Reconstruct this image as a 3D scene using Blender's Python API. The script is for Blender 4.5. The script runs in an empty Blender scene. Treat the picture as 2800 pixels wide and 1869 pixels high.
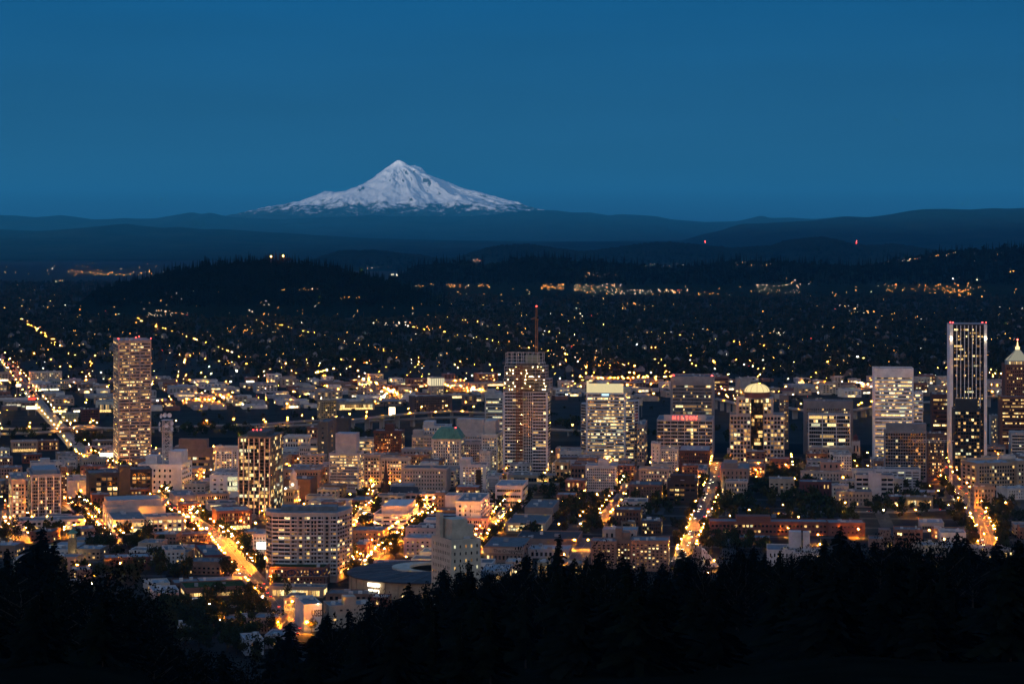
import bpy, math, random
import numpy as np
from mathutils import Matrix, Vector
R = math.radians
C = bpy.context.scene
COL = C.collection
rnd = random.Random(11)
# ------------------------------------------------------------------ camera
K = 0.0001627            # radians per pixel of the 2800 px wide photograph
EYE = 290.0              # the viewpoint above the river plain, metres
HY = 656.0               # eye level in the photograph
cd = bpy.data.cameras.new('camera')
cam = bpy.data.objects.new('camera', cd); COL.objects.link(cam)
cam.location = (0, 0, EYE); cam.rotation_euler = (R(90), 0, 0)
cd.sensor_width = 36; cd.lens = 36 / (2800 * K)
cd.shift_y = -(934.5 - HY) / 2800
cd.clip_start = 1; cd.clip_end = 400000
C.camera = cam
# ------------------------------------------------------------------ sky, sun, exposure
SUN_EL, SUN_AZ = 0.5, 22.0      # afterglow behind the viewpoint, a little to the north
w = bpy.data.worlds.new('World'); C.world = w; w.use_nodes = True
nt = w.node_tree; nt.nodes.clear()
wo = nt.nodes.new('ShaderNodeOutputWorld'); bg = nt.nodes.new('ShaderNodeBackground')
sky = nt.nodes.new('ShaderNodeTexSky'); sky.sky_type = 'NISHITA'; sky.sun_disc = False
sky.sun_elevation = R(SUN_EL); sky.sun_rotation = R(180 + SUN_AZ)
sky.altitude = 300; sky.air_density = 1.0; sky.dust_density = 0.4; sky.ozone_density = 6.0
# twilight: the blue of the upper air over the whole dome, plus the sun's own glow low in the west
tc = nt.nodes.new('ShaderNodeTexCoord'); sep = nt.nodes.new('ShaderNodeSeparateXYZ')
nt.links.new(tc.outputs['Generated'], sep.inputs[0])
def ramp(stops):
    r = nt.nodes.new('ShaderNodeValToRGB'); e = r.color_ramp.elements
    while len(e) < len(stops): e.new(0.5)
    for q, (p, c) in zip(e, stops): q.position = p; q.color = (*c, 1)
    return r
EAST = [(0.0, (0.011, 0.048, 0.098)), (0.05, (0.0060, 0.050, 0.122)), (0.12, (0.0004, 0.052, 0.152)), (0.3, (0.008, 0.07, 0.18)), (1.0, (0.065, 0.14, 0.31))]
WEST = [(0.0, (1.10, 0.80, 0.60)), (0.12, (0.85, 0.66, 0.54)), (0.3, (0.42, 0.38, 0.40)), (0.6, (0.13, 0.19, 0.30)), (1.0, (0.065, 0.15, 0.30))]
re_, rw_ = ramp(EAST), ramp(WEST)
for r_ in (re_, rw_): nt.links.new(sep.outputs['Z'], r_.inputs[0])
mr = nt.nodes.new('ShaderNodeMapRange'); mr.interpolation_type = 'SMOOTHSTEP'
mr.inputs['From Min'].default_value = 0.35; mr.inputs['From Max'].default_value = -0.85
nt.links.new(sep.outputs['Y'], mr.inputs['Value'])
mx = nt.nodes.new('ShaderNodeMix'); mx.data_type = 'RGBA'
nt.links.new(mr.outputs[0], mx.inputs['Factor']); nt.links.new(re_.outputs[0], mx.inputs['A']); nt.links.new(rw_.outputs[0], mx.inputs['B'])
# faint high streaks of cirrus, real directions in the sky
mpc = nt.nodes.new('ShaderNodeMapping'); mpc.inputs['Scale'].default_value = (3.0, 3.0, 26.0); mpc.inputs['Rotation'].default_value = (0.0, 0.05, 0.0)
nzc = nt.nodes.new('ShaderNodeTexNoise'); nzc.inputs['Scale'].default_value = 1.6; nzc.inputs['Detail'].default_value = 4; nzc.inputs['Roughness'].default_value = 0.55
nt.links.new(tc.outputs['Generated'], mpc.inputs[0]); nt.links.new(mpc.outputs[0], nzc.inputs['Vector'])
mrc = nt.nodes.new('ShaderNodeMapRange'); mrc.inputs['From Min'].default_value = 0.35; mrc.inputs['From Max'].default_value = 0.7; mrc.inputs['To Min'].default_value = 0.90; mrc.inputs['To Max'].default_value = 1.12
nt.links.new(nzc.outputs[0], mrc.inputs['Value'])
mxc = nt.nodes.new('ShaderNodeMix'); mxc.data_type = 'RGBA'; mxc.blend_type = 'MULTIPLY'; mxc.inputs['Factor'].default_value = 1.0
nt.links.new(mx.outputs['Result'], mxc.inputs['A']); nt.links.new(mrc.outputs[0], mxc.inputs['B'])
nt.links.new(mxc.outputs['Result'], bg.inputs[0]); bg.inputs[1].default_value = 1.0
bg2 = nt.nodes.new('ShaderNodeBackground'); bg2.inputs[1].default_value = 0.03
nt.links.new(sky.outputs[0], bg2.inputs[0])
ad = nt.nodes.new('ShaderNodeAddShader'); nt.links.new(bg.outputs[0], ad.inputs[0]); nt.links.new(bg2.outputs[0], ad.inputs[1])
nt.links.new(ad.outputs[0], wo.inputs[0])
sl = bpy.data.lights.new('sun', 'SUN'); sl.energy = 5.0; sl.angle = R(0.5); sl.color = (1, 0.93, 0.88)
sun = bpy.data.objects.new('sun', sl); COL.objects.link(sun)
sd = Vector((-math.sin(R(SUN_AZ)) * math.cos(R(SUN_EL)), -math.cos(R(SUN_AZ)) * math.cos(R(SUN_EL)), math.sin(R(SUN_EL))))
sun.rotation_euler = sd.to_track_quat('Z', 'Y').to_euler()
C.view_settings.view_transform = 'Standard'; C.view_settings.look = 'None'
C.view_settings.exposure = 0.35; C.view_settings.gamma = 1
cy = C.cycles
cy.max_bounces = 4; cy.diffuse_bounces = 2; cy.glossy_bounces = 2; cy.transmission_bounces = 1
cy.volume_bounces = 0; cy.transparent_max_bounces = 8
cy.use_denoising = True; cy.use_light_tree = True
cy.sample_clamp_direct = 0; cy.sample_clamp_indirect = 3
cy.caustics_reflective = False; cy.caustics_refractive = False
# ------------------------------------------------------------------ helpers
def tag(o, label=None, cat=None, group=None, kind=None):
    if label: o['label'] = label
    if cat: o['category'] = cat
    if group: o['group'] = group
    if kind: o['kind'] = kind
    return o
def empty(name, loc, rz=0.0):
    o = bpy.data.objects.new(name, None); COL.objects.link(o)
    o.location = loc; o.rotation_euler = (0, 0, rz); o.empty_display_size = 1
    return o
def node(nt_, t, **kw):
    n = nt_.nodes.new(t)
    for k_, v in kw.items(): setattr(n, k_, v)
    return n
_mats = {}
def new_mat(name):
    m = bpy.data.materials.new(name); m.use_nodes = True
    return m, m.node_tree, m.node_tree.nodes['Principled BSDF']
def surf(col, rough=0.85, var=0.25, scale=0.15, spec=0.3, metal=0.0, streak=1.0, brick=None):
    """weathered surface: the colour broken by two octaves of stain, optional coursing"""
    key = (tuple(round(c, 3) for c in col), rough, var, scale, spec, metal, streak, brick)
    if key in _mats: return _mats[key]
    m, t, p = new_mat('surface')
    tc_ = node(t, 'ShaderNodeTexCoord'); mp = node(t, 'ShaderNodeMapping'); mp.inputs['Scale'].default_value = (1, 1, streak)
    t.links.new(tc_.outputs['Object'], mp.inputs[0])
    nz = node(t, 'ShaderNodeTexNoise'); nz.inputs['Scale'].default_value = scale; nz.inputs['Detail'].default_value = 5; nz.inputs['Roughness'].default_value = 0.65
    t.links.new(mp.outputs[0], nz.inputs['Vector'])
    r_ = node(t, 'ShaderNodeMapRange'); r_.inputs['From Min'].default_value = 0.3; r_.inputs['From Max'].default_value = 0.7
    r_.inputs['To Min'].default_value = 1 - var; r_.inputs['To Max'].default_value = 1 + var
    t.links.new(nz.outputs[0], r_.inputs['Value'])
    mm = node(t, 'ShaderNodeMix', data_type='RGBA', blend_type='MULTIPLY'); mm.inputs['Factor'].default_value = 1
    mm.inputs['A'].default_value = (*col, 1); t.links.new(r_.outputs[0], mm.inputs['B'])
    out = mm.outputs['Result']
    if brick:
        b = node(t, 'ShaderNodeTexBrick'); b.inputs['Scale'].default_value = brick
        b.inputs['Color1'].default_value = (1, 1, 1, 1); b.inputs['Color2'].default_value = (.82, .82, .82, 1); b.inputs['Mortar'].default_value = (.7, .7, .7, 1)
        cx = node(t, 'ShaderNodeCombineXYZ'); sp = node(t, 'ShaderNodeSeparateXYZ'); t.links.new(tc_.outputs['Object'], sp.inputs[0])
        ad_ = node(t, 'ShaderNodeMath', operation='ADD'); t.links.new(sp.outputs[0], ad_.inputs[0]); t.links.new(sp.outputs[1], ad_.inputs[1])
        t.links.new(ad_.outputs[0], cx.inputs[0]); t.links.new(sp.outputs[2], cx.inputs[1]); t.links.new(cx.outputs[0], b.inputs['Vector'])
        m2 = node(t, 'ShaderNodeMix', data_type='RGBA', blend_type='MULTIPLY'); m2.inputs['Factor'].default_value = 1
        t.links.new(out, m2.inputs['A']); t.links.new(b.outputs[0], m2.inputs['B']); out = m2.outputs['Result']
    t.links.new(out, p.inputs['Base Color'])
    p.inputs['Roughness'].default_value = rough; p.inputs['Specular IOR Level'].default_value = spec; p.inputs['Metallic'].default_value = metal
    _mats[key] = m
    return m
def glow(name, col, strength, sample=False, vary=0.0, rough_noise=0.0):
    m = bpy.data.materials.new(name); m.use_nodes = True; t = m.node_tree; t.nodes.clear()
    o = node(t, 'ShaderNodeOutputMaterial'); e = node(t, 'ShaderNodeEmission'); e.inputs[0].default_value = (*col, 1); e.inputs[1].default_value = strength
    if vary:
        oi = node(t, 'ShaderNodeObjectInfo'); r_ = node(t, 'ShaderNodeMapRange'); r_.inputs['To Min'].default_value = strength * (1 - vary); r_.inputs['To Max'].default_value = strength * (1 + vary)
        t.links.new(oi.outputs['Random'], r_.inputs['Value']); src = r_.outputs[0]
        if rough_noise:
            tc_ = node(t, 'ShaderNodeTexCoord'); nz = node(t, 'ShaderNodeTexNoise'); nz.inputs['Scale'].default_value = rough_noise
            t.links.new(tc_.outputs['Object'], nz.inputs['Vector'])
            r2 = node(t, 'ShaderNodeMapRange'); r2.inputs['From Min'].default_value = .35; r2.inputs['From Max'].default_value = .65; r2.inputs['To Min'].default_value = .35; r2.inputs['To Max'].default_value = 1.5
            t.links.new(nz.outputs[0], r2.inputs['Value'])
            mu = node(t, 'ShaderNodeMath', operation='MULTIPLY'); t.links.new(src, mu.inputs[0]); t.links.new(r2.outputs[0], mu.inputs[1]); src = mu.outputs[0]
        t.links.new(src, e.inputs[1])
    t.links.new(e.outputs[0], o.inputs[0])
    m.cycles.emission_sampling = ('FRONT' if sample == 'down' else 'FRONT_BACK') if sample else 'NONE'
    return m
def np_mesh(name, verts, faces, mats, midx=None, smooth=False):
    """faces: (n, k) array of equal-sized polygons"""
    me = bpy.data.meshes.new(name)
    verts = np.asarray(verts, np.float32); faces = np.asarray(faces, np.int32); n, k_ = faces.shape
    me.vertices.add(len(verts)); me.vertices.foreach_set('co', verts.ravel())
    me.loops.add(n * k_); me.loops.foreach_set('vertex_index', faces.ravel())
    me.polygons.add(n); me.polygons.foreach_set('loop_start', np.arange(0, n * k_, k_, dtype=np.int32))
    me.polygons.foreach_set('loop_total', np.full(n, k_, np.int32))
    if midx is not None: me.polygons.foreach_set('material_index', np.asarray(midx, np.int32))
    if smooth: me.polygons.foreach_set('use_smooth', np.ones(n, bool))
    for m in mats: me.materials.append(m)
    me.update(calc_edges=True)
    return me
def link(name, me, parent=None, loc=(0, 0, 0), rot=(0, 0, 0), scale=(1, 1, 1)):
    o = bpy.data.objects.new(name, me); COL.objects.link(o)
    o.location = loc; o.rotation_euler = rot; o.scale = scale
    if parent: o.parent = parent
    return o
BOXF = ((0, 3, 2, 1), (4, 5, 6, 7), (0, 1, 5, 4), (1, 2, 6, 5), (2, 3, 7, 6), (3, 0, 4, 7))
class MB:
    def __init__(s): s.v, s.f, s.m = [], [], []
    def box(s, x0, x1, y0, y1, z0, z1, m=0):
        b = len(s.v)
        s.v += [(x0, y0, z0), (x1, y0, z0), (x1, y1, z0), (x0, y1, z0), (x0, y0, z1), (x1, y0, z1), (x1, y1, z1), (x0, y1, z1)]
        s.f += [tuple(b + i for i in f) for f in BOXF]; s.m += [m] * 6; return s
    def poly(s, pts, m=0):
        b = len(s.v); s.v += list(pts); s.f.append(tuple(range(b, b + len(pts)))); s.m.append(m); return s
    def prism(s, pts, z0, z1, m=0, top=None):
        b = len(s.v); n = len(pts)
        s.v += [(p[0], p[1], z0) for p in pts] + [(p[0], p[1], z1) for p in pts]
        for i in range(n): s.f.append((b + i, b + (i + 1) % n, b + n + (i + 1) % n, b + n + i)); s.m.append(m)
        s.f.append(tuple(b + n + i for i in range(n))); s.m.append(m if top is None else top)
        s.f.append(tuple(b + n - 1 - i for i in range(n))); s.m.append(m); return s
    def lathe(s, prof, n=12, c=(0, 0), m=0, ph=0.0):
        b = len(s.v)
        for r_, z in prof:
            for i in range(n):
                a = ph + 2 * math.pi * i / n; s.v.append((c[0] + r_ * math.cos(a), c[1] + r_ * math.sin(a), z))
        for j in range(len(prof) - 1):
            for i in range(n):
                s.f.append((b + j * n + i, b + j * n + (i + 1) % n, b + (j + 1) * n + (i + 1) % n, b + (j + 1) * n + i)); s.m.append(m)
        s.f.append(tuple(b + n - 1 - i for i in range(n))); s.m.append(m)
        t_ = b + (len(prof) - 1) * n; s.f.append(tuple(t_ + i for i in range(n))); s.m.append(m); return s
    def bar(s, p, q, r_, m=0):
        p, q = Vector(p), Vector(q); d = (q - p)
        if d.length < 1e-6: return s
        d.normalize(); u = d.orthogonal().normalized(); v = d.cross(u); b = len(s.v)
        for c in (p, q):
            for k_ in range(4):
                a = math.pi / 4 + k_ * math.pi / 2; s.v.append(tuple(c + (u * math.cos(a) + v * math.sin(a)) * r_))
        for k_ in range(4): s.f.append((b + k_, b + (k_ + 1) % 4, b + 4 + (k_ + 1) % 4, b + 4 + k_)); s.m.append(m)
        s.f += [(b + 3, b + 2, b + 1, b), (b + 4, b + 5, b + 6, b + 7)]; s.m += [m, m]; return s
    def mesh(s, name, mats):
        me = bpy.data.meshes.new(name); me.from_pydata(s.v, [], s.f)
        for m in mats: me.materials.append(m)
        me.polygons.foreach_set('material_index', s.m); me.update(); return me
    def build(s, name, mats, parent=None, **kw):
        return link(name, s.mesh(name, mats if isinstance(mats, (list, tuple)) else [mats]), parent, **kw)
def depth(y, z=0.0): return (EYE - z) / (K * (y - HY))
def ground(x, y, z=0.0):
    d = depth(y, z); return Vector(((x - 1400) * K * d, d, z))
def at(x, y, d): return Vector(((x - 1400) * K * d, d, EYE - (y - HY) * K * d))
# value noise on arrays
def vnoise(x, y, seed=0):
    xi = np.floor(x).astype(np.int64); yi = np.floor(y).astype(np.int64); xf = x - xi; yf = y - yi
    def h(a, b):
        n = (a * 374761393 + b * 668265263 + seed * 974634777) & 0x7fffffff
        n = ((n ^ (n >> 13)) * 1274126177) & 0x7fffffff
        return ((n ^ (n >> 16)) & 0xffff) / 65535.0
    u = xf * xf * (3 - 2 * xf); v = yf * yf * (3 - 2 * yf)
    return (h(xi, yi) * (1 - u) + h(xi + 1, yi) * u) * (1 - v) + (h(xi, yi + 1) * (1 - u) + h(xi + 1, yi + 1) * u) * v
def fbm(x, y, o=5, seed=0):
    s_ = 0; a = .5
    for i in range(o): s_ = s_ + a * vnoise(x, y, seed + i); x, y, a = x * 2.03 + 5.1, y * 2.03 + 3.7, a * .5
    return s_
def ridged(x, y, o=5, seed=0):
    s_ = 0; a = .5
    for i in range(o): s_ = s_ + a * (1 - np.abs(2 * vnoise(x, y, seed + i) - 1)); x, y, a = x * 2.03 + 5.1, y * 2.03 + 3.7, a * .5
    return s_
def grid_faces(nx, ny):
    i = np.arange(nx - 1)[None, :] + (np.arange(ny - 1) * nx)[:, None]; i = i.ravel()
    return np.stack([i, i + 1, i + nx + 1, i + nx], 1)
# ------------------------------------------------------------------ land
def forest_mat(c, var=0.4, scale=0.01):
    return surf(c, rough=1.0, var=var, scale=scale, spec=0.0)
def land_mesh(name, X, Y, Z, mat, smooth=True):
    ny, nx = X.shape
    o = link(name, np_mesh(name, np.stack([X.ravel(), Y.ravel(), Z.ravel()], 1), grid_faces(nx, ny), [mat], smooth=smooth))
    return tag(o, kind='structure')
# the plain: one sheet to the horizon, with the ground falling away like the earth's curve far out
ang = np.linspace(-math.pi, math.pi, 145); rad = np.array([0, 300, 700, 1200, 2000, 3000, 4200, 6000, 9000, 14000, 22000, 35000, 60000, 90000, 125000])
AA, RR = np.meshgrid(ang, rad); m_ground = surf((0.022, 0.021, 0.019), 0.95, 0.5, 0.02, 0.1)
land_mesh('ground', RR * np.sin(AA), RR * np.cos(AA), np.where(RR > 14000, -((RR - 14000) / 1000) ** 2 * 0.0, 0) + 0 * RR, m_ground)
# the wooded hill of the viewpoint: it falls away below the eye, lower in the canyon where the avenue comes up, and rises to an unseen ridge behind, made tall to shade the city from the sun
HPX = [-400, 0, 200, 400, 470, 560, 700, 800, 880, 1000, 1100, 1250, 1400, 1600, 1800, 2000, 2200, 2400, 2600, 2800, 3200]
HPY = [1540, 1560, 1570, 1600, 1720, 1790, 1800, 1770, 1715, 1690, 1625, 1590, 1565, 1545, 1550, 1540, 1505, 1495, 1510, 1505, 1500]
def hill_z(X, Y):
    back = np.interp(Y, [-9000, -6000, -4000, -1500, -300, 0], [500, 820, 860, 520, 300, 284])
    Yc = np.maximum(Y, 1.0); yp = np.interp(X / (K * np.maximum(Yc, 250)) + 1400, HPX, HPY)
    sm = np.clip(Yc / 250, 0, 1); sm = sm * sm * (3 - 2 * sm)
    end = np.clip((1740 - Yc) / 260, 0, 1); end = end * end * (3 - 2 * end)
    front = (EYE - (yp - HY) * K * Yc - 5 - 29 * sm) * end - 4 * (1 - end)
    n = fbm(X / 160 + 7, Y / 160 + 3, 4, 5) - .47
    return np.where(Y < 0, back + n * 60 * np.clip(-Y / 300, 0, 1), front + n * 26 * sm * end)
xs = np.concatenate([np.linspace(-16000, -900, 16), np.linspace(-800, 800, 121), np.linspace(900, 16000, 16)])
ys = np.concatenate([np.linspace(-9000, -400, 14), np.linspace(-300, 0, 6), np.linspace(20, 1760, 110)])
XX, YY = np.meshgrid(xs, ys)
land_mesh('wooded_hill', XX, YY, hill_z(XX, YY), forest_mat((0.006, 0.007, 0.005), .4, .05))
# far ridges: the crest line as seen, at its own distance, with real flanks
def ridge(name, pts, D, base, front, back, col, amp=1.0, seed=1, n=260, rows=26, jag=0.0):
    px = np.array([p[0] for p in pts], float); py = np.array([p[1] for p in pts], float)
    u = np.linspace(px[0], px[-1], n); cz = EYE - (np.interp(u, px, py) - HY) * K * D
    t = np.linspace(-1, 1, rows * 2 + 1)
    X = np.zeros((len(t), n)); Y = X.copy(); Z = X.copy()
    for j, s_ in enumerate(t):
        dd = D + (s_ * front if s_ < 0 else s_ * back)
        x = (u - 1400) * K * D; X[j] = x * (1 + 0.0 * s_); Y[j] = dd
        f = (1 - abs(s_)) ** 1.25
        nz = (ridged(x / (D * .03) + seed, np.full(n, dd) / (D * .03), 5, seed) - .5)
        Z[j] = base + (cz - base) * f + nz * amp * D * .006 * min(1, abs(s_) * 4) * (1 - abs(s_))
        if jag: Z[j] += jag * np.random.RandomState(seed + j).rand(n) * (1 - abs(s_)) ** .5
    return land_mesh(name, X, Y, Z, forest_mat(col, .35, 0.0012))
FAR = [(-900, 600), (-300, 596), (0, 588), (43, 589), (98, 594), (166, 588), (200, 592), (255, 600), (298, 599), (340, 596), (383, 598), (426, 597), (460, 591), (524, 580), (553, 585.5), (575, 581), (604, 588), (630, 593), (700, 597), (771, 600), (883, 594), (960, 592), (1015, 587.5), (1060, 591), (1127, 590), (1200, 591), (1277, 592), (1352, 586), (1427, 577), (1470, 574), (1520, 575), (1564, 581), (1615, 581), (1666, 589), (1696, 585.5), (1751, 588), (1794, 591), (1837, 600), (1928, 607), (2013, 605), (2055, 596), (2081, 589), (2106, 596), (2162, 595), (2226, 599), (2311, 591), (2375, 594), (2438, 592), (2800, 590), (3700, 600)]
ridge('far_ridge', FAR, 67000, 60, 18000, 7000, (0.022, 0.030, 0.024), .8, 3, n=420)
MID = [(-900, 640), (0, 627), (102, 632), (213, 624), (345, 611), (383, 617), (447, 623), (490, 620), (553, 627), (604, 626), (681, 631), (809, 639), (1000, 651), (1200, 656), (1500, 660), (1864, 658), (1919, 641), (1970, 630), (2025, 612), (2077, 611), (2162, 606), (2226, 603), (2311, 592), (2375, 594), (2438, 585.5), (2481, 577), (2524, 572), (2587, 571), (2651, 573), (2715, 569), (2757, 570.6), (2800, 568.5), (3000, 575), (3700, 600)]
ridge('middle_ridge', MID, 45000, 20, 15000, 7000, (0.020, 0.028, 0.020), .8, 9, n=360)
BUT1 = [(700, 756), (851, 720), (894, 698), (925, 688), (1028, 685.6), (1091, 694), (1155, 700), (1198, 709), (1249, 707), (1283, 694), (1326, 681), (1368, 673), (1432, 668.5), (1475, 673), (1538, 683), (1590, 690), (1640, 684), (1666, 681), (1709, 673), (1773, 666), (1836, 663), (1870, 667), (1928, 671.5), (2004, 680), (2055, 676), (2106, 674), (2140, 662), (2183, 654), (2247, 650), (2289, 657), (2332, 668.5), (2375, 673), (2438, 668), (2481, 673), (2524, 681), (2566, 686), (2650, 690), (2800, 692), (3300, 700)]
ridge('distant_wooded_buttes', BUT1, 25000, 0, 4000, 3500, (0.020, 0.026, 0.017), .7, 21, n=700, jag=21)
BUT2 = [(1060, 775), (1083, 764), (1113, 743), (1138, 734), (1198, 724), (1262, 720), (1326, 726), (1368, 720), (1400, 713), (1432, 707), (1517, 707), (1581, 717.5), (1687, 720), (1751, 730), (1850, 737), (1915, 730), (1970, 717.5), (2100, 716), (2226, 724), (2353, 730), (2438, 717.5), (2545, 696), (2609, 688), (2694, 686), (2760, 684), (2800, 680), (3300, 690)]
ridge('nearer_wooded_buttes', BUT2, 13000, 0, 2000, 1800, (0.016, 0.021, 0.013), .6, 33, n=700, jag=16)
TABOR = [(250, 800), (362, 773), (404, 764), (447, 749), (490, 741), (553, 730), (617, 724), (681, 717.5), (745, 716.6), (788, 720), (851, 728), (894, 737), (943, 745), (1006, 758), (1070, 773), (1134, 794), (1177, 812), (1230, 835)]
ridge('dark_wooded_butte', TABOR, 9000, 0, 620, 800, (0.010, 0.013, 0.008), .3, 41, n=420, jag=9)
# the snow mountain: a worn volcanic cone 80 km out
def mountain():
    D = 78000.0; sx, sy = 1090.0, 437.0
    L = [(0, 437), (10, 442), (19, 450), (45, 469), (75, 493), (98, 506), (128, 519), (158, 532), (185, 530), (210, 530), (240, 545.5), (281, 560.5), (338, 570), (401, 581), (450, 592), (520, 606), (800, 640)]
    Rr = [(0, 437), (15, 443), (28, 452), (48, 453.5), (63, 459), (78, 478), (112, 491), (149, 508), (187, 523), (224, 536), (262, 545.5), (299, 557), (337, 566), (374, 575.5), (430, 585), (520, 606), (800, 640)]
    s_ = K * D
    fl = lambda r_: np.interp(r_ / s_, [p[0] for p in L], [EYE - (p[1] - HY) * s_ for p in L])
    fr = lambda r_: np.interp(r_ / s_, [p[0] for p in Rr], [EYE - (p[1] - HY) * s_ for p in Rr])
    FR = [(0, 437), (20, 452), (45, 468), (75, 485), (112, 505), (150, 522), (200, 543), (262, 566), (330, 588), (420, 606), (800, 640)]
    ff = lambda r_: np.interp(r_ / s_, [p[0] for p in FR], [EYE - (p[1] - HY) * s_ for p in FR])
    cx = (sx - 1400) * s_
    gx = np.linspace(-9000, 9000, 560) * SC; gy = np.linspace(-8200, 4200, 320) * SC; X, Y = np.meshgrid(gx, gy)
    U, V = X / SC, Y / SC; r_ = np.hypot(X, Y); ph = np.arctan2(Y, X)
    cl = np.clip(-X / (r_ + 1), 0, 1) ** 1.6; cr = np.clip(X / (r_ + 1), 0, 1) ** 1.6; cf = np.clip(1 - cl - cr, 0, 1)
    h = fl(r_) * cl + fr(r_) * cr + ff(r_) * cf
    wob = fbm(U / 2500 + 3, V / 2500 + 9, 4, 7) * 2.2
    rid = ridged(ph * 3.1 + wob + 11, r_ / (5200 * SC) + wob * .4, 5, 13) - .52
    rid2 = ridged(U / 900 + wob, V / 900 + wob, 5, 19) - .5
    off = np.clip(np.abs(V) / 900, 0.12, 1)
    up = np.clip(r_ / (900 * SC), .08, 1) * np.clip((9500 - r_ / SC) / 6000, 0, 1)
    h = h + (rid * 560 + rid2 * 210) * SC * up * off + (fbm(U / 260, V / 260, 4, 3) - .5) * 70 * SC * np.clip(r_ / (400 * SC), .2, 1)
    m, t, p = new_mat('snow_and_rock')
    geo = node(t, 'ShaderNodeNewGeometry'); sp = node(t, 'ShaderNodeSeparateXYZ'); t.links.new(geo.outputs['Position'], sp.inputs[0])
    sn = node(t, 'ShaderNodeSeparateXYZ'); t.links.new(geo.outputs['Normal'], sn.inputs[0])
    n1 = node(t, 'ShaderNodeTexNoise'); n1.inputs['Scale'].default_value = .0023; n1.inputs['Detail'].default_value = 8; n1.inputs['Roughness'].default_value = .62
    mp = node(t, 'ShaderNodeMapping'); mp.inputs['Scale'].default_value = (1.3, 1.3, .5)
    t.links.new(geo.outputs['Position'], mp.inputs[0]); t.links.new(mp.outputs[0], n1.inputs['Vector'])
    # tree line: forest below about 1500 m, ragged; rock where it is steep
    a = node(t, 'ShaderNodeMath', operation='MULTIPLY_ADD'); a.inputs[1].default_value = 1760; t.links.new(n1.outputs[0], a.inputs[0]); t.links.new(sp.outputs[2], a.inputs[2])
    fo = node(t, 'ShaderNodeMapRange'); fo.inputs['From Min'].default_value = TREELINE - 130; fo.inputs['From Max'].default_value = TREELINE + 130; t.links.new(a.outputs[0], fo.inputs['Value'])
    b = node(t, 'ShaderNodeMath', operation='MULTIPLY_ADD'); b.inputs[1].default_value = .9; t.links.new(n1.outputs[0], b.inputs[0]); t.links.new(sn.outputs[2], b.inputs[2])
    rk = node(t, 'ShaderNodeMapRange'); rk.inputs['From Min'].default_value = ROCK - .03; rk.inputs['From Max'].default_value = ROCK + .03; t.links.new(b.outputs[0], rk.inputs['Value'])
    c1 = node(t, 'ShaderNodeMix', data_type='RGBA'); c1.inputs['A'].default_value = (.09, .085, .085, 1); c1.inputs['B'].default_value = (.95, .95, .96, 1); t.links.new(rk.outputs[0], c1.inputs['Factor'])
    c2 = node(t, 'ShaderNodeMix', data_type='RGBA'); c2.inputs['A'].default_value = (.02, .03, .025, 1); t.links.new(c1.outputs['Result'], c2.inputs['B']); t.links.new(fo.outputs[0], c2.inputs['Factor'])
    t.links.new(c2.outputs['Result'], p.inputs['Base Color']); p.inputs['Roughness'].default_value = .9; p.inputs['Specular IOR Level'].default_value = .1
    return land_mesh('mountain', X + cx, Y + D, h, m)
SC = .975
TREELINE, ROCK = 2310.0, 1.05
mountain()
# the air: one even volume of thin blue haze
def haze():
    m = bpy.data.materials.new('thin_air'); m.use_nodes = True; t = m.node_tree; t.nodes.clear()
    o = node(t, 'ShaderNodeOutputMaterial'); v = node(t, 'ShaderNodeVolumePrincipled')
    v.inputs['Color'].default_value = (.055, .55, .99, 1); v.inputs['Density'].default_value = HAZE; v.inputs['Anisotropy'].default_value = HAZE_G
    t.links.new(v.outputs[0], o.inputs['Volume'])
    b = MB().box(-130000, 130000, -14000, 130000, -6, 3200)
    return tag(b.build('haze', m), kind='stuff')
HAZE, HAZE_G = 1.2e-5, 0.1
haze()
# ------------------------------------------------------------------ building kit
DT, BS = math.radians(6.26), math.radians(-14.8)      # the two street grids, measured from the line of sight
GLASS = {}
def glass(col=(.008, .009, .011), rough=.10):
    if (col, rough) not in GLASS:
        m, t, p = new_mat('dark_glass'); p.inputs['Base Color'].default_value = (*col, 1); p.inputs['Roughness'].default_value = rough; p.inputs['Specular IOR Level'].default_value = .35
        GLASS[(col, rough)] = m
    return GLASS[(col, rough)]
W_DARK = glass(); W_DULL = surf((.028, .028, .03), .35, .3, .5, .3)
W_WARM = glow('lit_window_warm', (1.0, .60, .20), .85, vary=.6, rough_noise=1.3)
W_DIM = glow('lit_window_dim', (1.0, .50, .17), .22, vary=.6, rough_noise=1.1)
W_BRIGHT = glow('lit_window_bright', (1.0, .72, .30), 1.6, vary=.5, rough_noise=1.6)
W_COOL = glow('lit_window_cool', (.95, .92, .55), .7, vary=.5, rough_noise=1.2)
WMATS = [W_DARK, W_DULL, W_DIM, W_WARM, W_BRIGHT, W_COOL]
def pick(lit, r_, cool=.08):
    if r_.random() > lit * .72: return 0 if r_.random() < .75 else 1
    q = r_.random()
    return 5 if q < cool else 2 if q < .42 else 3 if q < .82 else 4
_pane = {}
def pane_mesh(i):
    """a unit window, one metre square and set 0.4 m into the wall; scaled per window"""
    if i not in _pane:
        mb = MB().box(-.5, .5, -.10, .4, 0, 1, 0); _pane[i] = mb.mesh('window', [WMATS[i]])
    return _pane[i]
FOOT = []        # footprints (centre, angle, half sizes) so that lamps and trees keep out of the walls
def foot(x, y, a, hx, hy): FOOT.append((x, y, math.cos(a), math.sin(a), hx, hy))
def blocked(x, y, pad=1.5):
    for cx, cy_, ca, sa, hx, hy in FOOT:
        dx, dy = x - cx, y - cy_
        if abs(dx) > 200 or abs(dy) > 200: continue
        if abs(dx * ca + dy * sa) < hx + pad and abs(-dx * sa + dy * ca) < hy + pad: return True
    return False
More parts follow.
